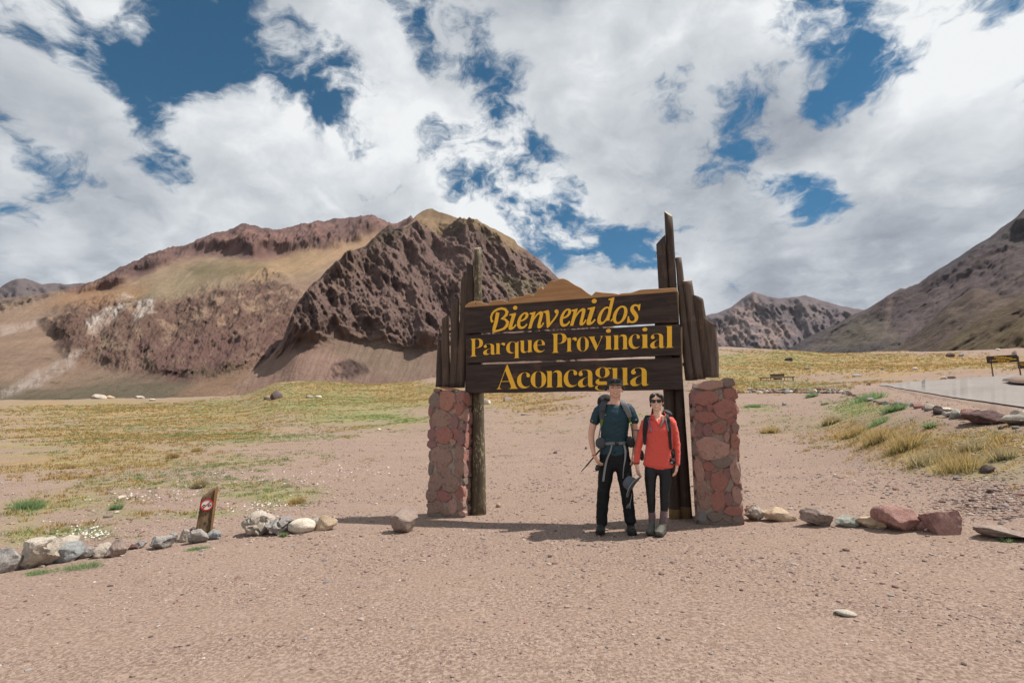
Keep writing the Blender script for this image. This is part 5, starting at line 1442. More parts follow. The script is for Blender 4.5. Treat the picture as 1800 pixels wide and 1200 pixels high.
# ------------------------------------------------------------------ post with the round prohibition sign
def no_moto():
    q = hit(356, 948, 3); mpp = q.y * CP / 900
    o = empty('trail_marker', tuple(q), -math.atan2(q.x, q.y) + .10)
    tag(o, 'short slant-topped wooden post with a round no motorcycles sign, in the left stone row', 'sign post')
    W_ = wood('marker post', (.14, .085, .045), (.22, .145, .08), (.05, .035, .025), 1.3, 'z', .8, fleck=(.04, .03, .025))
    W_2 = wood('marker post top', (.22, .115, .045), (.29, .165, .07), (.12, .07, .04), 1.3, 'z', .8)
    def P(px, py): return ((px - 355) * mpp, (948 - py) * mpp)
    out = [P(343, 952), P(344, 925), P(346, 901), P(347, 883), P(350, 878), P(358, 872), P(366, 866.5), P(369.5, 864), P(368, 900), P(365, 940), P(364, 952)]
    bm = bmesh.new(); f = [bm.verts.new((x, 0, z)) for x, z in out]; fc = bm.faces.new(f)
    ex = bmesh.ops.extrude_face_region(bm, geom=[fc])
    for v in [g for g in ex['geom'] if isinstance(g, bmesh.types.BMVert)]: v.co.y = .11; v.co.x *= .8
    bmesh.ops.recalc_face_normals(bm, faces=bm.faces); bmesh.ops.bevel(bm, geom=bm.edges[:], offset=.006, segments=1, affect='EDGES')
    from_bm('post', bm, W_, o)
    bm = bmesh.new()
    q = [P(367, 866), P(370.5, 862), P(371.5, 866), P(367.5, 950), P(364.5, 950)]
    f = [bm.verts.new((x, -.02, z)) for x, z in q]; fc = bm.faces.new(f)
    ex = bmesh.ops.extrude_face_region(bm, geom=[fc])
    for v in [g for g in ex['geom'] if isinstance(g, bmesh.types.BMVert)]: v.co.y = .07
    bmesh.ops.recalc_face_normals(bm, faces=bm.faces)
    from_bm('side_slat', bm, W_2, o)
    cx, cz = P(356.5, 891); r = 10.2 * mpp
    plain = lambda n, c: mat(n, lambda t: c, .55, .4)
    def disc(name, r0, r1, y0, y1, m, seg=40):
        bm = bmesh.new(); rings = []
        for y in (y0, y1):
            for rr in (r0, r1):
                rings.append([bm.verts.new((cx + rr * math.cos(2 * math.pi * k / seg), y, cz + rr * math.sin(2 * math.pi * k / seg))) for k in range(seg)])
        a, b, c, d = rings
        for k in range(seg):
            j = (k + 1) % seg
            bm.faces.new((a[k], a[j], b[j], b[k])); bm.faces.new((b[k], b[j], d[j], d[k])); bm.faces.new((d[k], d[j], c[j], c[k])); bm.faces.new((c[k], c[j], a[j], a[k]))
        bmesh.ops.recalc_face_normals(bm, faces=bm.faces)
        return from_bm(name, bm, m, o)
    bp = disc('sign_plate', .0001, r * 1.02, -.010, -.002, plain('dark sign backing', (.03, .03, .03, 1)))
    disc('sign_face', .0001, r * .94, -.014, -.0102, plain('white sign paint', (.66, .62, .58, 1)))
    red = plain('red sign paint', (.42, .03, .025, 1)); blk = plain('black sign paint', (.02, .02, .022, 1))
    disc('red_ring', r * .76, r * .97, -.018, -.0142, red)
    def bar(name, x0, z0, x1, z1, w, y, m):
        bm = bmesh.new(); d = Vector((x1 - x0, 0, z1 - z0)); n = Vector((-d.z, 0, d.x)).normalized() * w / 2
        a = Vector((cx + x0, y, cz + z0)); b = Vector((cx + x1, y, cz + z1))
        v = [bm.verts.new(p) for p in (a + n, b + n, b - n, a - n)]; f = bm.faces.new(v)
        ex = bmesh.ops.extrude_face_region(bm, geom=[f])
        for g in ex['geom']:
            if isinstance(g, bmesh.types.BMVert): g.co.y += .003
        bmesh.ops.recalc_face_normals(bm, faces=bm.faces)
        return bm
    # motorcycle pictogram: two wheels, frame, tank, handlebar
    moto = bmesh.new()
    def ring(mx, mz, r0, r1, y):
        for k in range(18):
            a0, a1 = 2 * math.pi * k / 18, 2 * math.pi * (k + 1) / 18
            moto.faces.new([moto.verts.new((cx + mx + rr * math.cos(a), y, cz + mz + rr * math.sin(a))) for rr, a in ((r0, a0), (r1, a0), (r1, a1), (r0, a1))])
    yy = -.0155
    ring(-r * .40, -r * .16, r * .10, r * .24, yy); ring(r * .38, -r * .16, r * .10, r * .24, yy)
    for x0, z0, x1, z1, w in ((-.40, -.16, -.10, .12, .09), (-.16, .16, .20, .18, .17), (-.34, .14, -.05, .12, .13), (.10, .22, .38, -.16, .07), (.10, .34, .30, .30, .06), (-.10, .10, .14, -.14, .16), (-.15, -.14, .18, -.16, .12), (.14, .22, .20, .36, .06)):
        b = bar('x', x0 * r, z0 * r, x1 * r, z1 * r, w * r, yy + .0001 * len(moto.faces), blk)
        me = bpy.data.meshes.new('x'); b.to_mesh(me); b.free(); moto.from_mesh(me); bpy.data.meshes.remove(me)
    from_bm('motorcycle_pictogram', moto, blk, o)
    from_bm('red_slash', bar('red_slash', -r * .56, -r * .56, r * .56, r * .56, r * .15, -.0192, red), red, o)
no_moto()

# ------------------------------------------------------------------ far bench and roadside signs
def boxbm(bm, x0, x1, y0, y1, z0, z1):
    m = Matrix.Translation(((x0 + x1) / 2, (y0 + y1) / 2, (z0 + z1) / 2)) @ Matrix.Diagonal((x1 - x0, y1 - y0, z1 - z0, 1))
    bmesh.ops.create_cube(bm, size=1, matrix=m)
def box(name, x0, x1, y0, y1, z0, z1, m, parent, bev=.0):
    bm = bmesh.new(); boxbm(bm, x0, x1, y0, y1, z0, z1)
    if bev: bmesh.ops.bevel(bm, geom=bm.edges[:], offset=bev, segments=2, affect='EDGES')
    return from_bm(name, bm, m, parent)
def far_bench():
    q = hit(1365, 669, 20); mpp = q.y * CP / 900
    o = empty('picnic_bench', tuple(q), -math.atan2(q.x, q.y))
    tag(o, 'long low wooden bench with short dark backrest beyond the double stone line', 'bench')
    wp = wood('grey bench plank', (.20, .15, .11), (.28, .215, .16), (.13, .10, .07), 1)
    wd = wood('dark bench board', (.05, .035, .02), (.08, .055, .03), (.14, .10, .04), 1)
    g = -.5
    s = mpp
    box('seat_plank', -28 * s, 29 * s, -.10, .25, 5.2 * s, 6.6 * s, wp, o, .01)
    for x in (-25, 26): box('leg', (x - .8) * s, (x + .8) * s, 0, .12, g, 5.1 * s, wd, o)
    box('backrest_board', -9.5 * s, 13 * s, .42, .48, 9.5 * s, 12.6 * s, wd, o)
    box('backrest_board', -9.0 * s, 12 * s, .42, .48, 7.0 * s, 9.2 * s, wp, o)
    box('lower_board', -5 * s, 9 * s, .30, .36, 2.6 * s, 4.8 * s, wd, o)
    for x in (-9, 12.6): box('back_post', (x - .5) * s, (x + .5) * s, .49, .55, g, 13.4 * s, wd, o)
far_bench()
def road_sign(px0, px1, pyt, pyb, posts, pyg, label, lines, name='roadside_sign', near=20):
    pc = (px0 + px1) / 2
    q = hit(pc, pyg, near); mpp = q.y * CP / 900
    o = empty(name, tuple(q), -math.atan2(q.x, q.y)); tag(o, label, 'sign')
    x = lambda p: (p - pc) * mpp
    z = lambda p: (pyg - p) * mpp
    bd = box('board', x(px0), x(px1), -.05, .05, z(pyb), z(pyt), W_BOARD, o, .01)
    for p in posts:
        bm = bmesh.new(); bmesh.ops.create_cone(bm, cap_ends=True, segments=10, radius1=1.9 * mpp * .62, radius2=1.7 * mpp * .6, depth=z(pyt + 2) + .7, matrix=Matrix.Translation((x(p), .15, (z(pyt + 2) - .7) / 2)))
        from_bm('post', bm, W_POLE2, o, smooth=False)
    # rows of small yellow lettering, too far off to read
    r_ = np.random.RandomState(2)
    for (a, b, y) in lines:
        bm = bmesh.new(); p = a
        while p < b:
            w = r_.uniform(.7, 1.5)
            if r_.uniform() < .86: boxbm(bm, x(p), x(min(b, p + w * .8)), -.06, -.0503, z(y + r_.uniform(.5, .8)), z(y - r_.uniform(.4, .9)))
            p += w
        from_bm('lettering', bm, YEL, bd)
road_sign(1745.5, 1786, 624, 636.5, (1751, 1786.5), 661.5, 'dark wooden board with rows of yellow lettering on two posts beyond the road', [(1756, 1772, 626.8), (1757, 1779, 629.2), (1750, 1784, 632), (1760, 1775, 634.6)])
bq = road_sign(1796.5, 1822, 635, 646.5, (1806, 1818), 659, 'dark board on posts cut by the right edge of the photo, past the yellow-lettered one', [(1799, 1815, 638), (1799, 1818, 641)])

# ------------------------------------------------------------------ people
from mathutils.bvhtree import BVHTree
class Figure:
    """a standing figure laid out in a vertical plane through its feet; local x right, y away, z up"""
    def __init__(s, name, fx, fy, near=3):
        s.q = hit(fx, fy, near); s.az = math.atan2(s.q.x, s.q.y)
        s.e = Vector((math.cos(s.az), -math.sin(s.az), 0)); s.n = Vector((math.sin(s.az), math.cos(s.az), 0))
        s.root = empty(name, tuple(s.q), -s.az)
    def P(s, zx, zy, y=0.0):
        """zoomed-photo pixel at local depth y -> local coordinates"""
        px, py = 1010 + zx / 3.7524, 640 + zy / 3.7524
        x, yy, z = [float(v) for v in ray(px, py)]
        o = s.q + s.n * y
        k = (o.x * s.n.x + o.y * s.n.y) / (x * s.n.x + yy * s.n.y)
        W_ = Vector((x * k, yy * k, CAM_H + z * k)) - s.q
        return Vector((W_.x * s.e.x + W_.y * s.e.y, y, W_.z))
PXM = 1 / 576.0
def tube(bm, pts, seg=14, flat=None):
    """pts: [(Vector, rx, ry)] elliptical rings around a chain; rx lies across, ry in depth"""
    rings = []
    n = len(pts)
    for i, (c, rx, ry) in enumerate(pts):
        a = pts[max(i - 1, 0)][0]; b = pts[min(i + 1, n - 1)][0]
        t = (b - a).normalized()
        ref = Vector((0, 1, 0)) if abs(t.y) < .8 else Vector((0, 0, 1))
        xa = ref.cross(t).normalized(); ya = t.cross(xa).normalized()
        if abs(t.y) >= .8: xa, ya = xa, ya
        rings.append([bm.verts.new(c + xa * rx * math.cos(2 * math.pi * k / seg) + ya * ry * math.sin(2 * math.pi * k / seg)) for k in range(seg)])
    for r1, r2 in zip(rings, rings[1:]):
        for k in range(seg): bm.faces.new((r1[k], r1[(k + 1) % seg], r2[(k + 1) % seg], r2[k]))
    # rounded ends
    for ring, p, q in ((rings[0], pts[0], pts[1]), (rings[-1], pts[-1], pts[-2])):
        d = (p[0] - q[0]).normalized(); tip = bm.verts.new(p[0] + d * min(p[1], p[2]) * .55)
        mid = [bm.verts.new(p[0] + d * min(p[1], p[2]) * .38 + (v.co - p[0]) * .72) for v in ring]
        for k in range(seg):
            bm.faces.new((ring[k], ring[(k + 1) % seg], mid[(k + 1) % seg], mid[k])); bm.faces.new((mid[k], mid[(k + 1) % seg], tip))
def ball(bm, c, rx, ry, rz, rot=None, seg=16):
    M = Matrix.Translation(c)
    if rot: M = M @ rot.to_4x4()
    bmesh.ops.create_uvsphere(bm, u_segments=seg, v_segments=seg // 2 + 2, radius=1, matrix=M @ Matrix.Diagonal((rx, ry, rz, 1)))
def fuse(name, bm, m, parent, voxel=.008, smooth=3, wrinkle=None, cut=None):
    """melt overlapping pieces into one continuous skin"""
    bmesh.ops.recalc_face_normals(bm, faces=bm.faces)
    me = bpy.data.meshes.new('tmp'); bm.to_mesh(me); bm.free()
    o = link(bpy.data.objects.new('tmp', me))
    r = o.modifiers.new('r', 'REMESH'); r.mode = 'VOXEL'; r.voxel_size = voxel
    k = o.modifiers.new('s', 'SMOOTH'); k.factor = .5; k.iterations = smooth
    dg = bpy.context.evaluated_depsgraph_get(); out = bpy.data.meshes.new_from_object(o.evaluated_get(dg))
    bpy.data.objects.remove(o)
    n = len(out.vertices); V = np.zeros(n * 3, np.float32); out.vertices.foreach_get('co', V); V = V.reshape(-1, 3)
    if wrinkle:
        N = np.zeros(n * 3, np.float32); out.vertices.foreach_get('normal', N); N = N.reshape(-1, 3)
        V = V + N * wrinkle(V[:, 0], V[:, 1], V[:, 2])[:, None]
        out.vertices.foreach_set('co', V.astype(np.float32).ravel())
    out.name = name
    out.polygons.foreach_set('use_smooth', np.ones(len(out.polygons), bool))
    out.materials.clear(); out.materials.append(m); out.update()
    q = link(bpy.data.objects.new(name, out)); q.parent = parent
    return q
def bvh(objs):
    vs, fs = [], []
    for o in objs:
        b = len(vs); vs += [v.co.copy() for v in o.data.vertices]; fs += [[b + i for i in p.vertices] for p in o.data.polygons]
    return BVHTree.FromPolygons(vs, fs)
def front(tree, x, z, default=-.1):
    h = tree.ray_cast(Vector((x, -1.5, z)), Vector((0, 1, 0)))
    return h[0].y if h[0] is not None else default
def ribbon(name, pts, w, th, m, parent, normals=None):
    """flat strap through local points, facing -y unless told otherwise"""
    bm = bmesh.new(); rings = []
    # resample smoothly
    P = [Vector(p) for p in pts]; Q = []; NN = []
    for i in range(len(P) - 1):
        p0, p1, p2, p3 = P[max(i - 1, 0)], P[i], P[i + 1], P[min(i + 2, len(P) - 1)]
        for k in range(5):
            t = k / 5
            Q.append(.5 * ((2 * p1) + (-p0 + p2) * t + (2 * p0 - 5 * p1 + 4 * p2 - p3) * t * t + (-p0 + 3 * p1 - 3 * p2 + p3) * t ** 3))
            if normals: NN.append(Vector(normals[i]).lerp(Vector(normals[i + 1]), t))
    Q.append(P[-1])
    if normals: NN.append(Vector(normals[-1]))
    ws = w if isinstance(w, (list, tuple)) else [w] * len(P)
    for i, c in enumerate(Q):
        t = (Q[min(i + 1, len(Q) - 1)] - Q[max(i - 1, 0)]).normalized()
        nrm = NN[i] if normals else Vector((0, -1, 0))
        s = t.cross(nrm)
        if s.length < 1e-4: s = Vector((1, 0, 0))
        s.normalize(); nrm = s.cross(t).normalized()
        f = i / max(len(Q) - 1, 1) * (len(ws) - 1); j = min(int(f), len(ws) - 2) if len(ws) > 1 else 0
        ww = ws[j] + (ws[min(j + 1, len(ws) - 1)] - ws[j]) * (f - j)
        rings.append([bm.verts.new(c + s * a * ww / 2 + nrm * b * th / 2) for a, b in ((-1, -.6), (-.8, -1), (.8, -1), (1, -.6), (1, .6), (.8, 1), (-.8, 1), (-1, .6))])
    for a, b in zip(rings, rings[1:]):
        for k in range(8): bm.faces.new((a[k], a[(k + 1) % 8], b[(k + 1) % 8], b[k]))
    bm.faces.new(rings[0]); bm.faces.new(rings[-1])
    bmesh.ops.recalc_face_normals(bm, faces=bm.faces)
    return from_bm(name, bm, m, parent, smooth=True)
def rbox(name, c, sx, sy, sz, m, parent, bev=.01, rot=None):
    bm = bmesh.new(); M = Matrix.Translation(c)
    if rot: M = M @ Matrix.Rotation(rot[0], 4, rot[1])
    bmesh.ops.create_cube(bm, size=1, matrix=M @ Matrix.Diagonal((sx, sy, sz, 1)))
    bmesh.ops.bevel(bm, geom=bm.edges[:], offset=bev, segments=3, affect='EDGES')
    return from_bm(name, bm, m, parent, smooth=True)
def cloth(name, c1, c2=None, rough=.8, sc_=60, bump=.3, sheen=0.0, spec=.25):
    c2 = c2 or tuple(v * .75 for v in c1)
    m = mat(name, lambda t: (t.mix(t.noise(t.obj(), sc_, 4, .6), c1 + (1,), c2 + (1,)), t.bump(t.noise(t.obj(), sc_ * 6, 2, .5), bump, .002)), rough, spec)
    if sheen: m.node_tree.nodes['Principled BSDF'].inputs['Sheen Weight'].default_value = sheen
    return m
def skin(name, c):
    def fn(t):
        n = t.noise(t.obj(), 30, 4, .6)
        return t.mix(n, tuple(v * .92 for v in c) + (1,), tuple(min(1, v * 1.08) for v in c) + (1,)), t.bump(t.noise(t.obj(), 500, 2), .1, .001)
    m = mat(name, fn, .5, .4)
    b = m.node_tree.nodes['Principled BSDF']
    b.inputs['Subsurface Weight'].default_value = .12; b.inputs['Subsurface Radius'].default_value = (.02, .008, .004); b.inputs['Subsurface Scale'].default_value = .4
    return m
HAIR = cloth('black hair', (.012, .010, .009), (.03, .025, .022), .45, 120, .6, spec=.5)
LIPS = mat('lips', lambda t: (.42, .13, .11, 1), .5, .4); TEETH = mat('teeth', lambda t: (.75, .72, .66, 1), .4, .4); EYE = mat('dark eye', lambda t: (.02, .014, .012, 1), .3, .5)
BLK = cloth('black nylon', (.018, .018, .020), (.035, .035, .038)); DGR = cloth('dark grey nylon', (.050, .054, .062), (.085, .09, .10)); MGR = cloth('mid grey nylon', (.14, .15, .16), (.20, .21, .22))
WEB = cloth('light grey webbing', (.20, .20, .20), (.27, .27, .27)); PLAST = mat('black plastic', lambda t: (.02, .02, .022, 1), .35, .5)
LENS = mat('dark lens', lambda t: (.012, .011, .013, 1), .08, .6)

def head(bm, c, w, h, neck_to, woman=False, neck_r=.050, turn=0.0, nod=0.0):
    """head centred at c (between crown and chin), half width w, half height h"""
    R_ = (Matrix.Rotation(turn, 3, 'Z') @ Matrix.Rotation(nod, 3, 'X'))
    q = lambda x, y, z: c + R_ @ Vector((x * w, y * w, z * h))
    B = lambda x, y, z, a, b, d: ball(bm, q(x, y, z), a * w, b * w, d * h, R_)
    B(0, .22, .28, 1.0, 1.22, .72)            # skull
    B(0, -.22, .05, .86, .85, .80)            # face
    B(0, -.32, -.46, .62 if not woman else .62, .66, .44)          # jaw
    B(0, -.68, -.76, .28, .26, .17)           # chin
    for s in (-1, 1):
        B(s * .50, -.62, -.08, .28, .24, .26)  # cheek
        B(s * .40, -.84, .24, .30, .22, .10)   # brow
        B(s * .98, .12, -.02, .12, .22, .26)   # ear
        B(s * .50, -.12, -.42, .26, .48, .32)   # jaw corner
    tube(bm, [(q(0, -.90, .16), .09 * w, .09 * w), (q(0, -1.03, -.06), .12 * w, .12 * w), (q(0, -1.10, -.20), .17 * w, .14 * w)], 10)  # nose
    B(0, -1.00, -.25, .24, .15, .08)
    B(0, -.98, -.48, .30, .14, .10)           # lips
    tube(bm, [(q(0, .15, -.45), neck_r, neck_r), (neck_to, neck_r * 1.12, neck_r * 1.05)], 14)
    return q
def hand(bm, wrist, direction, palm_n, size=.185, curl=.5, thumb_side=1, spread=.012):
    """palm, four unequal fingers bent twice, and a thumb leaving the side near the wrist"""
    d = direction.normalized(); n = palm_n.normalized(); s = d.cross(n).normalized(); n = s.cross(d).normalized()
    L = size
    pw = L * .215
    # palm as a flattened tube
    ref = [(wrist, L * .12, L * .10), (wrist + d * L * .18, L * .17, L * .10), (wrist + d * L * .34, L * .20, L * .085), (wrist + d * L * .48, L * .19, L * .075)]
    rings = []
    for c, a, b in ref:
        rings.append([bm.verts.new(c + s * a * math.cos(2 * math.pi * k / 12) + n * b * math.sin(2 * math.pi * k / 12)) for k in range(12)])
    for r1, r2 in zip(rings, rings[1:]):
        for k in range(12): bm.faces.new((r1[k], r1[(k + 1) % 12], r2[(k + 1) % 12], r2[k]))
    bm.faces.new(rings[0]); bm.faces.new(rings[-1])
    for i, (off, ln) in enumerate(((-.155, .40), (-.052, .46), (.052, .43), (.150, .33))):
        off *= -thumb_side
        b = wrist + d * L * .44 + s * off * L
        a1 = curl * .5; a2 = curl * 1.25; a3 = curl * 1.9
        dd = lambda a: (d * math.cos(a) + n * math.sin(a))
        p1 = b + dd(a1) * ln * L * .46; p2 = p1 + dd(a2) * ln * L * .32; p3 = p2 + dd(a3) * ln * L * .24
        r0 = L * .048
        tube(bm, [(b, r0, r0), (p1, r0 * .95, r0 * .95), (p2, r0 * .85, r0 * .85), (p3, r0 * .7, r0 * .7)], 8)
    ts = thumb_side
    b = wrist + d * L * .14 + s * ts * L * .12 + n * L * .02
    p1 = b + (d * .75 + s * ts * .55 + n * .30).normalized() * L * .24
    p2 = p1 + (d * .92 + s * ts * .12 + n * .35).normalized() * L * .17
    p3 = p2 + (d * .95 - s * ts * .08 + n * .3).normalized() * L * .10
    tube(bm, [(b, L * .07, L * .07), (p1, L * .056, L * .056), (p2, L * .05, L * .05), (p3, L * .04, L * .04)], 8)
def boot(name, parent, heel, toe, m, msole, ankle, h=.12, w=.048):
    """hiking boot from heel to toe (ground points) with a shaft up to ankle"""
    d = (toe - heel); L = d.length; d.normalize(); s = Vector((-d.y, d.x, 0))
    def sole(bm, z0, z1, grow=1.0):
        pr = [(0, .62), (.08, .82), (.25, .82), (.45, .80), (.65, .98), (.80, 1.0), (.92, .78), (1.0, .35)]
        out = []
        for z in (z0, z1):
            ring = [heel + d * L * a + s * w * b * grow + Vector((0, 0, z + (.018 * max(0, a - .75) / .25))) for a, b in pr] + [heel + d * L * a - s * w * b * grow + Vector((0, 0, z + (.018 * max(0, a - .75) / .25))) for a, b in reversed(pr)]
            out.append([bm.verts.new(v) for v in ring])
        n = len(out[0])
        for k in range(n): bm.faces.new((out[0][k], out[0][(k + 1) % n], out[1][(k + 1) % n], out[1][k]))
        bm.faces.new(out[0]); bm.faces.new(out[1])
    bm = bmesh.new(); 
    tube(bm, [(heel + d * L * .10 + Vector((0, 0, .055)), w * .80, .045), (heel + d * L * .35 + Vector((0, 0, .065)), w * .84, .055), (heel + d * L * .60 + Vector((0, 0, .050)), w * .95, .040), (heel + d * L * .82 + Vector((0, 0, .040)), w * .95, .034), (heel + d * L * .95 + Vector((0, 0, .036)), w * .62, .026)], 14)
    tube(bm, [(heel + d * L * .26 + Vector((0, 0, .05)), w * .86, .055), (heel * .5 + ankle * .5 + d * L * .14, w * .86, .052), (ankle, w * .90, .050)], 14)
    sole(bm, .012, .05, .95)
    up = fuse(name, bm, m, parent, .007, 3)
    bm = bmesh.new(); sole(bm, 0, .026, 1.06); bmesh.ops.recalc_face_normals(bm, faces=bm.faces)
    from_bm('sole', bm, msole, up)
    # laces over the tongue
    bm = bmesh.new()
    for k in range(5):
        f = .34 + .09 * k; c = heel + d * L * f; z = .118 - .012 * k - (.0 if k < 2 else .006 * (k - 1))
        a = c + s * .020 + Vector((0, 0, z)); b = c - s * .020 + Vector((0, 0, z - .002))
        tube(bm, [(a, .003, .003), (b, .003, .003)], 6)
    from_bm('laces', bm, WEB, up, smooth=True)
    return up
def torus_band(name, c, axis, r, w, m, parent, seg=20):
    bm = bmesh.new(); ax = axis.normalized(); u = ax.orthogonal().normalized(); v = ax.cross(u)
    rings = []
    for k in range(seg):
        a = 2 * math.pi * k / seg; o = u * math.cos(a) + v * math.sin(a)
        rings.append([bm.verts.new(c + o * (r + i) + ax * j * w / 2) for i, j in ((0, -1), (.004, -1), (.004, 1), (0, 1))])
    for k in range(seg):
        a, b = rings[k], rings[(k + 1) % seg]
        for i in range(4): bm.faces.new((a[i], a[(i + 1) % 4], b[(i + 1) % 4], b[i]))
    bmesh.ops.recalc_face_normals(bm, faces=bm.faces)
    return from_bm(name, bm, m, parent, smooth=True)
def face_bits(F, body, q, w, h, smile=.6, eyes=True):
    tr = bvh([body])
    def stick(name, pts, r, m, out=.001, parent=body, squash=.5):
        bm = bmesh.new(); L = []
        for x, z, rr in pts:
            p = q(x, -1, z); y = front(tr, p.x, p.z); L.append((Vector((p.x, y - out, p.z)), rr, rr * squash))
        tube(bm, L, 8)
        return from_bm(name, bm, m, parent, smooth=True)
    for s in (-1, 1):
        if eyes:
            stick('eye', [(s * .58, .10, .004), (s * .40, .115, .0062), (s * .22, .095, .004)], 1, EYE, .001)
            stick('eyebrow', [(s * .68, .26, .004), (s * .42, .33, .0062), (s * .16, .28, .0045)], 1, HAIR, .0015)
    stick('lips', [(-.34, -.45 + .03, .0025), (-.16, -.475, .005), (0, -.485, .0055), (.16, -.475, .005), (.34, -.45 + .03, .0025)], 1, LIPS, .0008)
    stick('teeth', [(-.26, -.462, .0026), (0, -.478, .0048), (.26, -.462, .0026)], 1, TEETH, .0040)

# ---- the man
def man():
    F = Figure('person', 1083, 936)
    F.root.location.z += .0
    tag(F.root, 'smiling man in dark teal T-shirt, black trousers and cap standing under the sign', 'person')
    P = F.P; g = PXM; SK = skin('warm skin', (.66, .39, .28))
    bm = bmesh.new()
    c = P(268, 168); w, h = .087, .118
    q = head(bm, c, w, h, P(266, 268), neck_r=.057, turn=.04, nod=-.10)
    R2 = lambda zx, zy, y, rx, ry: (P(zx, zy, y), rx * g, ry * g)
    tube(bm, [R2(266, 262, .02, 62, 42), R2(265, 305, .02, 84, 46), R2(264, 360, .01, 86, 52), R2(262, 500, 0, 76, 48), R2(264, 600, .01, 84, 52), R2(267, 660, .01, 78, 48)], 18)
    for s, A in ((-1, [(180, 306, 0, 26, 28), (140, 350, .01, 25, 26), (122, 400, .01, 25.5, 26), (112, 440, .0, 23, 24), (110, 480, -.005, 21, 21), (114, 520, -.02, 20, 20), (121, 560, -.04, 16.5, 17), (129, 603, -.06, 12, 14)]),
                 (1, [(350, 306, 0, 26, 28), (382, 350, .01, 24, 26), (398, 400, .02, 25, 26), (406, 440, .02, 22, 23), (408, 480, .02, 20, 20), (404, 520, .01, 19, 19), (398, 560, 0, 16, 17), (390, 598, -.01, 12, 14)])):
        tube(bm, [R2(*a) for a in A], 14)
    hand(bm, P(129, 600, -.06), Vector((.10, -.05, -.175)), Vector((.9, .35, .1)), .19, .55, thumb_side=-1)
    hand(bm, P(390, 596, -.01), Vector((-.04, -.04, -.18)), Vector((-.9, .3, 0)), .19, .5, thumb_side=1)
    for L in ([(215, 640, 0, 42, 46), (195, 850, -.01, 27, 30), (182, 1045, .03, 18, 22)], [(320, 640, 0, 42, 46), (344, 850, -.02, 27, 30), (366, 1035, .03, 18, 22)]):
        tube(bm, [R2(*a) for a in L], 14)
    body = fuse('body', bm, SK, F.root, .0062, 2)
    face_bits(F, body, q, w, h)
    # short hair under the cap
    bm = bmesh.new(); Rm = Matrix.Rotation(.04, 3, 'Z') @ Matrix.Rotation(-.10, 3, 'X')
    ball(bm, q(0, .32, .30), w * 1.05, w * 1.18, h * .70, Rm)
    for s in (-1, 1): ball(bm, q(s * .93, -.05, .22), w * .13, w * .34, h * .24, Rm)
    fuse('hair', bm, HAIR, F.root, .006, 2)
    # cap
    capm = cloth('olive grey cap', (.085, .080, .060), (.13, .12, .09)); cap2 = cloth('dark cap crown', (.030, .034, .042), (.055, .06, .07))
    bm = bmesh.new(); rings = []
    for k, (rr, zz) in enumerate(((1.10, .42), (1.12, .56), (1.10, .72), (1.02, .92), (.80, 1.06), (.45, 1.13), (.12, 1.15))):
        rings.append([bm.verts.new(q(rr * math.cos(a), .12 + rr * 1.14 * math.sin(a), zz)) for a in [2 * math.pi * j / 24 for j in range(24)]])
    for a, b in zip(rings, rings[1:]):
        for k in range(24): bm.faces.new((a[k], a[(k + 1) % 24], b[(k + 1) % 24], b[k]))
    bm.faces.new(rings[-1]); bm.faces.new(rings[0][::-1])
    cp = from_bm('cap', bm, cap2, F.root, smooth=True)
    bm = bmesh.new(); top = []; bot = []
    for j in range(17):
        a = math.pi * (1.08 + .84 * j / 16); ro = 1.12
        ext = .62 * math.sin(math.pi * j / 16) ** .6
        x, y = math.cos(a), math.sin(a)
        i_ = q(ro * x, .12 + ro * 1.12 * y, .47); o_ = q(ro * x * (1 + .05 * ext), .12 + ro * 1.12 * y - ext, .47 - .16 * ext - .10 * (x * x) * ext)
        top.append((i_, o_)); bot.append((i_ + Vector((0, 0, -.004)), o_ + Vector((0, 0, -.004))))
    tv = [[bm.verts.new(p) for p in t] for t in top]; bv = [[bm.verts.new(p) for p in t] for t in bot]
    for j in range(16):
        bm.faces.new((tv[j][0], tv[j + 1][0], tv[j + 1][1], tv[j][1])); bm.faces.new((bv[j][0], bv[j][1], bv[j + 1][1], bv[j + 1][0])); bm.faces.new((tv[j][1], tv[j + 1][1], bv[j + 1][1], bv[j][1]))
    bmesh.ops.recalc_face_normals(bm, faces=bm.faces)
    from_bm('brim', bm, capm, cp, smooth=True)
    for s in (-1, 1):     # sunglasses pushed up on the cap
        bm = bmesh.new(); ball(bm, q(s * .50, -1.10, .80), w * .40, w * .10, h * .19, seg=14); from_bm('sunglasses_lens', bm, LENS, cp, smooth=True)
    ribbon('sunglasses_frame', [q(-1.14, -.1, .78), q(-.95, -.85, .84), q(-.5, -1.16, .93), q(0, -1.2, .86), q(.5, -1.16, .93), q(.95, -.85, .84), q(1.14, -.1, .78)], .006, .006, PLAST, cp)
    for s in (-1, 1):     # ear flaps of the cap's neck cover, standing off at both sides
        bm = bmesh.new(); ball(bm, q(s * 1.22, .16, .10), w * .14, w * .40, h * .17, Matrix.Rotation(s * -.5, 3, 'Y')); from_bm('neck_flap', bm, BLK, cp, smooth=True)
    # T-shirt
    bm = bmesh.new()
    tube(bm, [R2(266, 270, .02, 60, 46), R2(265, 288, .02, 100, 56), R2(264, 320, .01, 104, 64), R2(262, 370, .0, 100, 70), R2(262, 430, .0, 94, 64), R2(261, 500, .0, 88, 58), R2(262, 545, .0, 94, 62), R2(263, 592, .005, 100, 66)], 22)
    tube(bm, [R2(190, 290, .01, 42, 46), R2(160, 313, .01, 39, 43), R2(141, 345, .01, 34, 38), R2(129, 386, .01, 31, 34)], 16)
    tube(bm, [R2(340, 290, .01, 44, 46), R2(364, 315, .01, 40, 42), R2(383, 345, .01, 34, 37), R2(397, 380, .02, 30, 33)], 16)
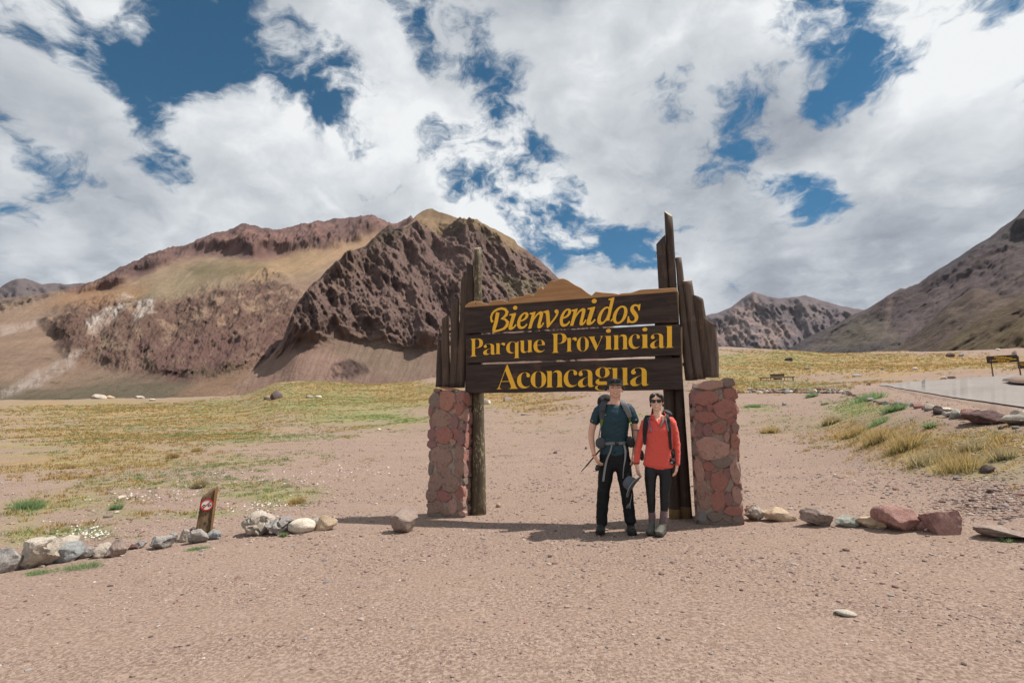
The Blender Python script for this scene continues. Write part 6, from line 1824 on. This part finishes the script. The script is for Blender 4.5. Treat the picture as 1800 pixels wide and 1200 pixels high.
    TEAL = cloth('teal sports jersey', (.004, .030, .044), (.007, .043, .060), .55, 30, .15, spec=.4)
    wr = lambda x, y, z: .009 * fbm(x * 7 + 3, z * 16 + x * 6, 4, .55, y * 6) + .010 * np.clip(fbm(x * 4, z * 26 - x * 10, 3, .5), 0, 1)
    shirt = fuse('t_shirt', bm, TEAL, F.root, .008, 3, wr)
    # small white marks on the sleeve hems
    for zx, zy in ((118, 372), (404, 366)):
        p = P(zx, zy); tr = bvh([shirt]); y = front(tr, p.x, p.z)
        rbox('sleeve_logo', Vector((p.x, y - .001, p.z)), .020, .003, .008, cloth('white print', (.6, .6, .6)), shirt, .001, (.35, 'Y'))
    # trousers
    bm = bmesh.new()
    tube(bm, [R2(262, 548, .0, 90, 58), R2(264, 600, .0, 102, 64), R2(268, 650, .005, 106, 64), R2(270, 678, .005, 90, 56)], 20)
    tube(bm, [R2(215, 650, .0, 56, 60), R2(205, 730, -.005, 50, 54), R2(194, 810, -.01, 44, 47), R2(190, 860, -.01, 42, 44), R2(184, 930, .01, 41, 44), R2(179, 1000, .02, 38, 44), R2(180, 1040, .02, 37, 46), R2(180, 1052, .02, 36, 46)], 16)
    tube(bm, [R2(320, 650, .0, 56, 60), R2(328, 730, -.005, 50, 54), R2(340, 810, -.02, 44, 47), R2(346, 860, -.025, 41, 44), R2(354, 930, .0, 39, 43), R2(362, 990, .02, 38, 44), R2(368, 1030, .02, 38, 46), R2(370, 1040, .02, 37, 46)], 16)
    BT = cloth('black trekking trousers', (.006, .007, .009), (.011, .013, .016), .7, 40, .3)
    wt = lambda x, y, z: .012 * fbm(x * 9, z * 13 + 2 * y, 4, .55, y * 8) + .006 * np.clip(fbm(x * 5 + 5, z * 34, 3, .5, y * 5), 0, 1) * (z < .30)
    fuse('trousers', bm, BT, F.root, .009, 3, wt)
    # boots
    BM_ = cloth('dark boot leather', (.022, .021, .019), (.04, .037, .033), .7, 30, .5); SO_ = mat('boot sole', lambda t: (.02, .02, .02, 1), .8, .2)
    boot('boot', F.root, P(180, 1096, .10) * 1 + Vector((0, 0, -P(180, 1096, .10).z)), Vector((P(168, 1100).x, -.19, 0)), BM_, SO_, P(180, 1040, .04), w=.050)
    boot('boot', F.root, Vector((P(366, 1090).x, .10, 0)), Vector((P(382, 1090).x, -.18, 0)), BM_, SO_, P(368, 1028, .04), w=.050)
    torus_band('red_bracelet', P(128, 600, -.06), Vector((.1, -.06, -.5)), .026, .008, cloth('red cord', (.5, .05, .04)), F.root)
    torus_band('wristwatch', P(408, 432, .02), Vector((.05, .0, -1)), .040, .018, MGR, F.root)
    # ---- his rucksack
    tr = bvh([shirt, body])
    bp = empty('backpack', tuple(F.root.location), F.root.rotation_euler.z)
    tag(bp, 'large grey hiking backpack with green-edged straps, worn by the man in teal', 'backpack')
    bm = bmesh.new()
    tube(bm, [(P(262, 560, .22), .13, .09), (P(260, 450, .24), .155, .12), (P(256, 340, .25), .155, .12), (P(245, 260, .24), .13, .11)], 18)
    pk = fuse('main_bag', bm, DGR, bp, .010, 3, lambda x, y, z: .006 * fbm(x * 8, z * 8, 4, .6, y * 8))
    bm = bmesh.new(); ball(bm, P(212, 238, .20), .105, .10, .075, Matrix.Rotation(.25, 3, 'Y')); ball(bm, P(178, 250, .16), .055, .07, .075)
    fuse('top_lid', bm, BLK, bp, .009, 3, lambda x, y, z: .006 * fbm(x * 14, z * 14, 4, .6, y * 14))
    def strap_pts(L, gap=.010):
        out = []
        for it in L:
            zx, zy = it[0], it[1]
            p = P(zx, zy)
            if len(it) > 2: out.append(P(zx, zy, it[2]))
            else: out.append(Vector((p.x, front(tr, p.x, p.z) - gap, p.z)))
        return out
    ns = [(0, .2, 1), (0, -.5, 1), (0, -1, .3)]
    A = strap_pts([(205, 252, .14), (200, 245, .06), (190, 262, -.06), (184, 295), (182, 330), (180, 362)], .014)
    ribbon('shoulder_strap', A, [.055, .060, .068, .070, .066, .050], .022, DGR, bp, ns + [(0, -1, .1)] * 3)
    B = strap_pts([(306, 250, .14), (310, 240, .06), (322, 258, -.06), (340, 292), (354, 325), (364, 350)], .014)
    ribbon('shoulder_strap', B, [.055, .058, .062, .062, .058, .045], .022, MGR, bp, ns + [(0, -1, .1)] * 3)
    GRN = cloth('green mesh strap lining', (.10, .16, .03), (.16, .24, .05))
    ribbon('strap_lining', strap_pts([(184, 345), (180, 375), (176, 408)], .012), [.040, .034, .022], .012, GRN, bp)
    ribbon('strap_lining', strap_pts([(360, 345), (366, 375), (370, 395)], .012), [.030, .026, .018], .012, GRN, bp)
    ribbon('strap_webbing', strap_pts([(176, 400), (168, 440), (160, 490)], .010), .015, .006, MGR, bp)
    ribbon('strap_webbing', strap_pts([(368, 385), (376, 430), (384, 490, .0)], .010), .015, .006, BLK, bp)
    rbox('buckle', strap_pts([(205, 335)], .02)[0], .018, .010, .022, MGR, bp, .003, (.5, 'Y')); rbox('buckle', strap_pts([(345, 318)], .02)[0], .022, .010, .026, WEB, bp, .003, (.4, 'Y'))
    rbox('phone_pouch', strap_pts([(186, 300)], .03)[0], .045, .016, .060, cloth('slate pouch', (.075, .08, .10)), bp, .006)
    ribbon('hip_belt', strap_pts([(192, 522), (220, 521), (262, 519), (305, 519), (348, 516)], .010), .034, .010, MGR, bp)
    rbox('buckle', strap_pts([(278, 519)], .020)[0], .045, .014, .036, PLAST, bp, .004)
    for zx, zy, y, sx, sz, m in ((172, 520, -.075, .125, .135, DGR), (368, 512, -.06, .105, .135, BLK)):
        bm = bmesh.new(); ball(bm, P(zx, zy, y), sx / 2, .05, sz / 2, Matrix.Rotation(.2 if zx < 200 else -.2, 3, 'Y')); fuse('hip_pocket', bm, m, bp, .008, 2, lambda x, y, z: .006 * fbm(x * 20, z * 20, 3, .6, y * 20))
    tr = bvh([shirt, body] + [o for o in F.root.children if o.name.startswith('trousers')])
    ribbon('loose_webbing', strap_pts([(246, 530), (236, 570), (214, 625), (200, 690), (190, 765)], .022), [.016, .018, .022, .024, .024], .003, WEB, bp)
    ribbon('loose_webbing', strap_pts([(326, 530), (334, 570), (332, 620), (322, 680), (318, 745)], .022), [.022, .024, .018, .010, .008], .003, WEB, bp)
    # trekking pole fastened low on the pack, sticking out to the left
    tp = empty('trekking_pole', tuple(F.root.location), F.root.rotation_euler.z)
    tag(tp, 'slim black trekking pole sticking out down-left behind the man\'s hip', 'trekking pole')
    bm = bmesh.new(); tube(bm, [(P(176, 555, .12), .011, .011), (P(150, 585, .11), .010, .010), (P(75, 672, .08), .0085, .0085)], 10); from_bm('shaft', bm, PLAST, tp, smooth=True)
    bm = bmesh.new(); tube(bm, [(P(75, 672, .08), .0065, .0065), (P(44, 708, .07), .0045, .0045)], 10); from_bm('lower_shaft', bm, cloth('blue grey shaft', (.04, .05, .075), rough=.4), tp, smooth=True)
    # small camera in his hand
    cm = empty('camera', tuple(F.root.location), F.root.rotation_euler.z)
    tag(cm, 'small black camera hanging in the man\'s hand by his thigh', 'camera')
    rbox('camera_body', P(150, 682, -.10), .045, .035, .07, PLAST, cm, .008, (.3, 'Y'))
    bm = bmesh.new(); tube(bm, [(P(150, 684, -.115), .016, .016), (P(150, 686, -.145), .015, .015)], 14); from_bm('lens', bm, PLAST, cm, smooth=True)
    ribbon('wrist_cord', [P(150, 700, -.10), P(135, 705, -.10), P(122, 702, -.09)], .006, .004, BLK, cm)
    return F
MAN = man()

# ---- the woman
def woman():
    F = Figure('person', 1153, 938)
    tag(F.root, 'smiling woman in coral red pullover, black leggings and sunglasses standing right of the man', 'person')
    P = F.P; g = PXM; SK = skin('light skin', (.74, .47, .35))
    R2 = lambda zx, zy, y, rx, ry: (P(zx, zy, y), rx * g, ry * g)
    bm = bmesh.new(); c = P(541, 253); w, h = .071, .108
    q = head(bm, c, w, h, P(548, 352), True, .042, turn=-.06, nod=-.05)
    tube(bm, [R2(552, 350, .02, 44, 34), R2(556, 385, .02, 72, 40), R2(558, 450, .01, 72, 42), R2(556, 560, 0, 62, 38), R2(553, 660, .01, 76, 44), R2(552, 700, .01, 70, 42)], 16)
    for A in ([(478, 378, .01, 24, 26), (455, 430, .02, 19, 20), (428, 512, .01, 16, 17), (416, 580, -.02, 14, 15), (408, 660, -.05, 10.5, 12)],
              [(634, 378, .01, 24, 26), (655, 430, .02, 19, 20), (674, 512, .02, 16, 17), (678, 580, 0, 14, 15), (677, 662, -.02, 10.5, 12)]):
        tube(bm, [R2(*a) for a in A], 12)
    hand(bm, P(408, 655, -.05), Vector((.025, -.02, -.17)), Vector((.75, .6, 0)), .165, .28, thumb_side=-1)
    hand(bm, P(677, 660, -.02), Vector((-.035, -.03, -.17)), Vector((-.9, .3, 0)), .165, .45, thumb_side=1)
    for L in ([(508, 700, 0, 36, 40), (503, 850, -.01, 23, 25), (509, 975, .03, 17, 19), (512, 1040, .04, 16, 18)], [(598, 700, 0, 36, 40), (592, 850, -.01, 23, 25), (590, 975, .0, 17, 19), (583, 1040, 0, 16, 18)]):
        tube(bm, [R2(*a) for a in L], 14)
    body = fuse('body', bm, SK, F.root, .0060, 2)
    face_bits(F, body, q, w, h, eyes=False)
    # hair parted and drawn back, bunch at the nape
    Rm = Matrix.Rotation(-.06, 3, 'Z') @ Matrix.Rotation(-.05, 3, 'X')
    bm = bmesh.new(); ball(bm, q(0, .34, .36), w * 1.10, w * 1.24, h * .70, Rm)
    for s in (-1, 1):
        ball(bm, q(s * .52, -.42, .72), w * .52, w * .60, h * .26, Rm @ Matrix.Rotation(s * .5, 3, 'Y'))
        ball(bm, q(s * .98, -.12, .36), w * .16, w * .46, h * .42, Rm)
        ball(bm, q(s * .98, .35, -.10), w * .16, w * .40, h * .40, Rm)
    ball(bm, q(-.55, .85, -.75), w * .34, w * .30, h * .40, Rm); ball(bm, q(-.62, .60, -.98), w * .36, w * .26, h * .20, Rm)
    fuse('hair', bm, HAIR, F.root, .006, 2, lambda x, y, z: .0025 * fbm(x * 60, z * 14, 3, .6, y * 60))
    # sunglasses
    tr = bvh([body])
    sg = []
    for s in (-1, 1):
        p = q(s * .44, -1.0, .10)
        bm = bmesh.new(); ball(bm, Vector((p.x, q(0, -1.10, 0).y, p.z)), w * .37, w * .10, h * .205, seg=20)
        sg.append(from_bm('sunglasses_lens', bm, LENS, F.root, smooth=True))
    ribbon('sunglasses_frame', [q(-1.02, -.1, .16), q(-.86, -.86, .22), q(-.46, -1.16, .27), q(0, -1.24, .20), q(.46, -1.16, .27), q(.86, -.86, .22), q(1.02, -.1, .16)], .006, .005, cloth('brown frame', (.06, .03, .02), rough=.3), F.root)
    # pullover
    bm = bmesh.new()
    tube(bm, [R2(556, 372, .02, 72, 44), R2(558, 400, .01, 86, 54), R2(560, 440, .0, 86, 60), R2(558, 500, .0, 84, 56), R2(556, 560, .0, 86, 56), R2(554, 620, .0, 94, 60), R2(553, 668, .0, 98, 62)], 20)
    tube(bm, [R2(490, 372, .01, 34, 36), R2(468, 395, .01, 33, 34), R2(452, 440, .02, 28, 28), R2(430, 512, .01, 24, 25), R2(417, 580, -.02, 21, 21), R2(408, 652, -.05, 17.5, 18)], 14)
    tube(bm, [R2(622, 372, .01, 34, 36), R2(642, 395, .01, 32, 34), R2(656, 440, .02, 27, 28), R2(673, 512, .02, 23, 25), R2(678, 580, .0, 20, 21), R2(677, 660, -.02, 17.5, 18)], 14)
    tube(bm, [R2(548, 348, .03, 40, 34), R2(552, 372, .02, 66, 44)], 16)
    def coral(t):
        sx = t.new('ShaderNodeSeparateXYZ'); t.put(sx.inputs[0], t.obj())
        fx = t.math('ABSOLUTE', t.math('SUBTRACT', t.math('FRACT', t.math('DIVIDE', t.math('ADD', sx.outputs[0], 5.002), .125)), .5))
        fz = t.math('ABSOLUTE', t.math('SUBTRACT', t.math('FRACT', t.math('DIVIDE', sx.outputs[2], .150)), .5))
        d = t.math('ADD', fx, fz)
        l = t.rng(t.math('SINE', t.math('MULTIPLY', d, 50.0)), -.2, .7)
        n = t.noise(t.obj(), 60, 4, .6)
        return t.mix(t.math('MULTIPLY', l, .55), t.mix(n, (.74, .105, .075, 1), (.80, .14, .10, 1)), (.40, .032, .032, 1)), t.bump(t.math('ADD', t.math('MULTIPLY', l, -1.0), t.noise(t.obj(), 300, 2)), .35, .002)
    RED = mat('coral patterned knit', coral, .8, .2); RED.node_tree.nodes['Principled BSDF'].inputs['Sheen Weight'].default_value = .25
    wr = lambda x, y, z: .010 * fbm(x * 6 + 9, z * 12 - x * 9, 4, .55, y * 6) + .012 * np.clip(fbm(x * 8, z * 24 + x * 14, 3, .5), 0, 1)
    sh = fuse('pullover', bm, RED, F.root, .0075, 3, wr)
    # open neckline: skin triangle and the standing collar
    tr2 = bvh([sh])
    def onf(zx, zy, gap): p = P(zx, zy); return Vector((p.x, front(tr2, p.x, p.z) - gap, p.z))
    bm = bmesh.new()
    vv = [bm.verts.new(onf(*a)) for a in ((530, 352, .004), (538, 372, .003), (549, 392, .002), (562, 400, .002), (574, 385, .003), (586, 362, .003), (592, 345, .004), (572, 338, .006), (545, 338, .006))]
    f = bm.faces.new(vv); bmesh.ops.triangulate(bm, faces=[f]); bmesh.ops.recalc_face_normals(bm, faces=bm.faces)
    if sum(f.normal.y for f in bm.faces) > 0: bmesh.ops.reverse_faces(bm, faces=bm.faces)
    bmesh.ops.solidify(bm, geom=bm.faces[:], thickness=.004)
    from_bm('open_neckline', bm, SK, sh, smooth=False)
    RED2 = cloth('coral collar', (.62, .065, .05), (.70, .09, .07))
    ribbon('collar', [P(520, 318, .075), P(502, 335, .0), P(514, 352, -.045), onf(532, 372, .010), onf(556, 402, .008)], [.055, .05, .040, .030, .014], .007, RED2, sh, [(-.7, 0, .2), (-1, -.3, .2), (-.5, -1, .3), (-.2, -1, .2), (0, -1, 0)])
    ribbon('collar', [P(592, 325, .07), P(604, 340, .0), P(598, 358, -.045), onf(580, 378, .010), onf(560, 404, .008)], [.050, .046, .036, .026, .014], .007, RED2, sh, [(.7, 0, .2), (1, -.3, .2), (.5, -1, .3), (.2, -1, .2), (0, -1, 0)])
    # leggings
    bm = bmesh.new()
    tube(bm, [R2(554, 640, .0, 86, 54), R2(552, 680, .005, 90, 56), R2(551, 700, .005, 84, 52)], 18)
    tube(bm, [R2(506, 695, .0, 44, 48), R2(500, 760, -.005, 38, 41), R2(502, 850, -.01, 30, 33), R2(505, 900, .01, 29, 32), R2(508, 974, .03, 22, 25)], 14)
    tube(bm, [R2(600, 695, .0, 46, 48), R2(600, 760, -.005, 39, 41), R2(593, 850, -.01, 31, 33), R2(594, 900, .0, 30, 32), R2(590, 974, .01, 23, 25)], 14)
    fuse('leggings', bm, cloth('black leggings', (.007, .009, .013), (.012, .015, .021), .55, 40, .15, spec=.4), F.root, .0075, 3, lambda x, y, z: .004 * fbm(x * 8, z * 22, 4, .55, y * 8))
    SOCK = cloth('mauve grey sock', (.19, .13, .14), (.13, .085, .095), .9, 90, .6)
    for L in ([(508, 968, .03, 24, 26), (511, 1000, .035, 24, 26), (513, 1032, .04, 23, 25)], [(590, 968, .01, 25, 27), (588, 1000, .0, 25, 27), (584, 1040, .0, 24, 26)]):
        bm = bmesh.new(); tube(bm, [R2(*a) for a in L], 14); fuse('sock', bm, SOCK, F.root, .007, 2)
    BM_ = cloth('grey-green boot suede', (.085, .082, .07), (.15, .143, .125), .8, 26, .5); SO_ = mat('grey boot sole', lambda t: (.05, .05, .045, 1), .8, .2)
    boot('boot', F.root, Vector((P(514, 1090).x, .10, 0)), Vector((P(494, 1090).x, -.135, 0)), BM_, SO_, P(513, 1022, .045), w=.044)
    boot('boot', F.root, Vector((P(586, 1090).x, .035, 0)), Vector((P(546, 1090).x, -.195, 0)), BM_, SO_, P(583, 1034, .01), w=.046)
    torus_band('black_wristband', P(408, 655, -.05), Vector((.02, -.03, -.2)), .030, .010, BLK, F.root)
    # ---- her rucksack
    bp = empty('backpack', tuple(F.root.location), F.root.rotation_euler.z)
    tag(bp, 'black daypack with a blue drinking tube, worn by the woman in red', 'backpack')
    bm = bmesh.new()
    tube(bm, [(P(556, 620, .20), .11, .08), (P(558, 500, .22), .13, .10), (P(566, 400, .22), .13, .10), (P(585, 345, .19), .10, .08)], 16)
    fuse('main_bag', bm, BLK, bp, .010, 3, lambda x, y, z: .006 * fbm(x * 9, z * 9, 4, .6, y * 9))
    bm = bmesh.new(); ball(bm, P(612, 322, .13), .062, .07, .035, Matrix.Rotation(.45, 3, 'Y')); fuse('top_lid', bm, DGR, bp, .008, 2)
    tr = bvh([sh, body])
    def sps(L, gap=.010):
        out = []
        for it in L:
            p = P(it[0], it[1]); out.append(P(*it) if len(it) > 2 else Vector((p.x, front(tr, p.x, p.z) - gap, p.z)))
        return out
    ns = [(0, .2, 1), (0, -.5, 1), (0, -1, .3)]
    ribbon('shoulder_strap', sps([(490, 345, .12), (484, 340, .05), (476, 356, -.05), (470, 385), (464, 430), (462, 480), (464, 525)], .013), [.045, .05, .055, .055, .050, .040, .028], .016, BLK, bp, ns + [(0, -1, .1)] * 4)
    ribbon('shoulder_strap', sps([(596, 338, .12), (602, 332, .05), (610, 352, -.05), (618, 385), (624, 430), (628, 490), (634, 560)], .013), [.045, .05, .050, .046, .040, .032, .024], .016, BLK, bp, ns + [(0, -1, .1)] * 4)
    ribbon('strap_webbing', sps([(600, 350, -.06), (606, 390), (616, 440)], .026), .012, .004, MGR, bp)
    ribbon('chest_strap', sps([(590, 362), (576, 385), (562, 415)], .018), .016, .004, MGR, bp)
    rbox('buckle', sps([(600, 368)], .024)[0], .028, .012, .022, WEB, bp, .003, (.6, 'Y'))
    BLUE = mat('blue rubber', lambda t: (.03, .16, .42, 1), .4, .4)
    ribbon('drinking_tube', sps([(484, 352, -.06), (488, 385), (500, 418), (506, 436)], .022), .008, .008, BLUE, bp)
    bm = bmesh.new(); p = sps([(492, 444)], .022)[0]; tube(bm, [(p, .008, .008), (p + Vector((.020, 0, .004)), .006, .006)], 10); from_bm('bite_valve', bm, BLUE, bp, smooth=True)
    rbox('tube_clip', p + Vector((.022, -.004, .006)), .010, .006, .012, mat('yellow plastic', lambda t: (.7, .5, .05, 1), .4, .4), bp, .002)
    for zx, zy, y, sx, sz in ((442, 600, .01, .045, .125), (646, 590, -.01, .045, .10)):
        bm = bmesh.new(); ball(bm, P(zx, zy, y), sx / 2 + .006, .05, sz / 2); fuse('hip_pocket', bm, BLK, bp, .007, 2)
    rbox('camera_pouch', P(646, 640, -.05), .062, .05, .065, BLK, bp, .010, (-.35, 'Y'))
    bm = bmesh.new(); tube(bm, [(P(640, 650, -.072), .013, .013), (P(640, 650, -.084), .012, .012)], 14); from_bm('pouch_clip', bm, WEB, bp, smooth=True)
    # ---- sun hat in her hand
    ht = empty('sun_hat', tuple(F.root.location), F.root.rotation_euler.z)
    tag(ht, 'grey wide-brimmed sun hat hanging from the woman\'s hand, crown to the left', 'hat')
    HG = cloth('blue grey hat cloth', (.085, .098, .115), (.12, .135, .155), .85, 30, .3); HU = cloth('hat underside', (.14, .125, .11), (.18, .165, .15)); HE = cloth('pale hat edging', (.34, .35, .36))
    C0 = P(382, 797, -.10); axis = Vector((-.80, .16, .56)).normalized(); up = Vector((.56, 0, .82)); up = (up - axis * up.dot(axis)).normalized(); sd = axis.cross(up)
    bm = bmesh.new(); seg = 30; rings = []
    prof = [(.140, .0, -.012), (.115, .0, -.002), (.082, .0, .006), (.078, 0, .03), (.074, 0, .065), (.060, 0, .092), (.035, 0, .102), (.008, 0, .104)]
    for r_, _, z_ in prof:
        rings.append([bm.verts.new(C0 + up * r_ * 1.02 * math.cos(a) + sd * r_ * .92 * math.sin(a) + axis * (z_ - (.012 * max(0, (r_ - .09) / .05) * math.cos(2 * a)))) for a in [2 * math.pi * k / seg for k in range(seg)]])
    for a, b in zip(rings, rings[1:]):
        for k in range(seg): bm.faces.new((a[k], a[(k + 1) % seg], b[(k + 1) % seg], b[k]))
    bm.faces.new(rings[-1]); bmesh.ops.recalc_face_normals(bm, faces=bm.faces)
    bmesh.ops.solidify(bm, geom=bm.faces[:], thickness=.003)
    from_bm('crown_and_brim', bm, HG, ht, smooth=True)
    bm = bmesh.new(); r2 = []
    for r_, z_ in ((.139, -.016), (.115, -.006), (.082, .002)):
        r2.append([bm.verts.new(C0 + up * r_ * 1.02 * math.cos(a) + sd * r_ * .92 * math.sin(a) + axis * (z_ - (.012 * max(0, (r_ - .09) / .05) * math.cos(2 * a)))) for a in [2 * math.pi * k / seg for k in range(seg)]])
    for a, b in zip(r2, r2[1:]):
        for k in range(seg): bm.faces.new((a[k], b[k], b[(k + 1) % seg], a[(k + 1) % seg]))
    from_bm('brim_underside', bm, HU, ht, smooth=True)
    bm = bmesh.new(); tube(bm, [(C0 + up * .142 * 1.02 * math.cos(a) + sd * .142 * .92 * math.sin(a) + axis * (-.013 - .012 * 1.0 * math.cos(2 * a)), .0035, .0035) for a in [2 * math.pi * k / 36 for k in range(37)]], 6)
    from_bm('brim_edging', bm, HE, ht, smooth=True)
    bm = bmesh.new(); tube(bm, [(p, .003, .003) for p in (P(378, 850, -.10), P(374, 880, -.11), P(366, 915, -.11), P(352, 945, -.115), P(342, 948, -.115), P(348, 930, -.115), P(366, 910, -.112), P(366, 950, -.11))], 6)
    from_bm('chin_cord', bm, HE, ht, smooth=True)
    return F
WOMAN = woman()

# ------------------------------------------------------------------ thin mountain air
def haze():
    bm = bmesh.new(); boxbm(bm, -11500, 11500, -11500, 11500, -1200, 3400)
    m = bpy.data.materials.new('thin blue air'); m.use_nodes = True; nt = m.node_tree
    nt.nodes.remove(nt.nodes['Principled BSDF'])
    v = nt.nodes.new('ShaderNodeVolumePrincipled'); v.inputs['Color'].default_value = (.80, .88, 1.0, 1); v.inputs['Density'].default_value = .000011; v.inputs['Anisotropy'].default_value = .2
    nt.links.new(v.outputs[0], nt.nodes['Material Output'].inputs['Volume'])
    o = from_bm('haze', bm, m); tag(o, 'thin bluish mountain haze over the whole valley', 'haze', None, 'stuff')
    return o
haze()
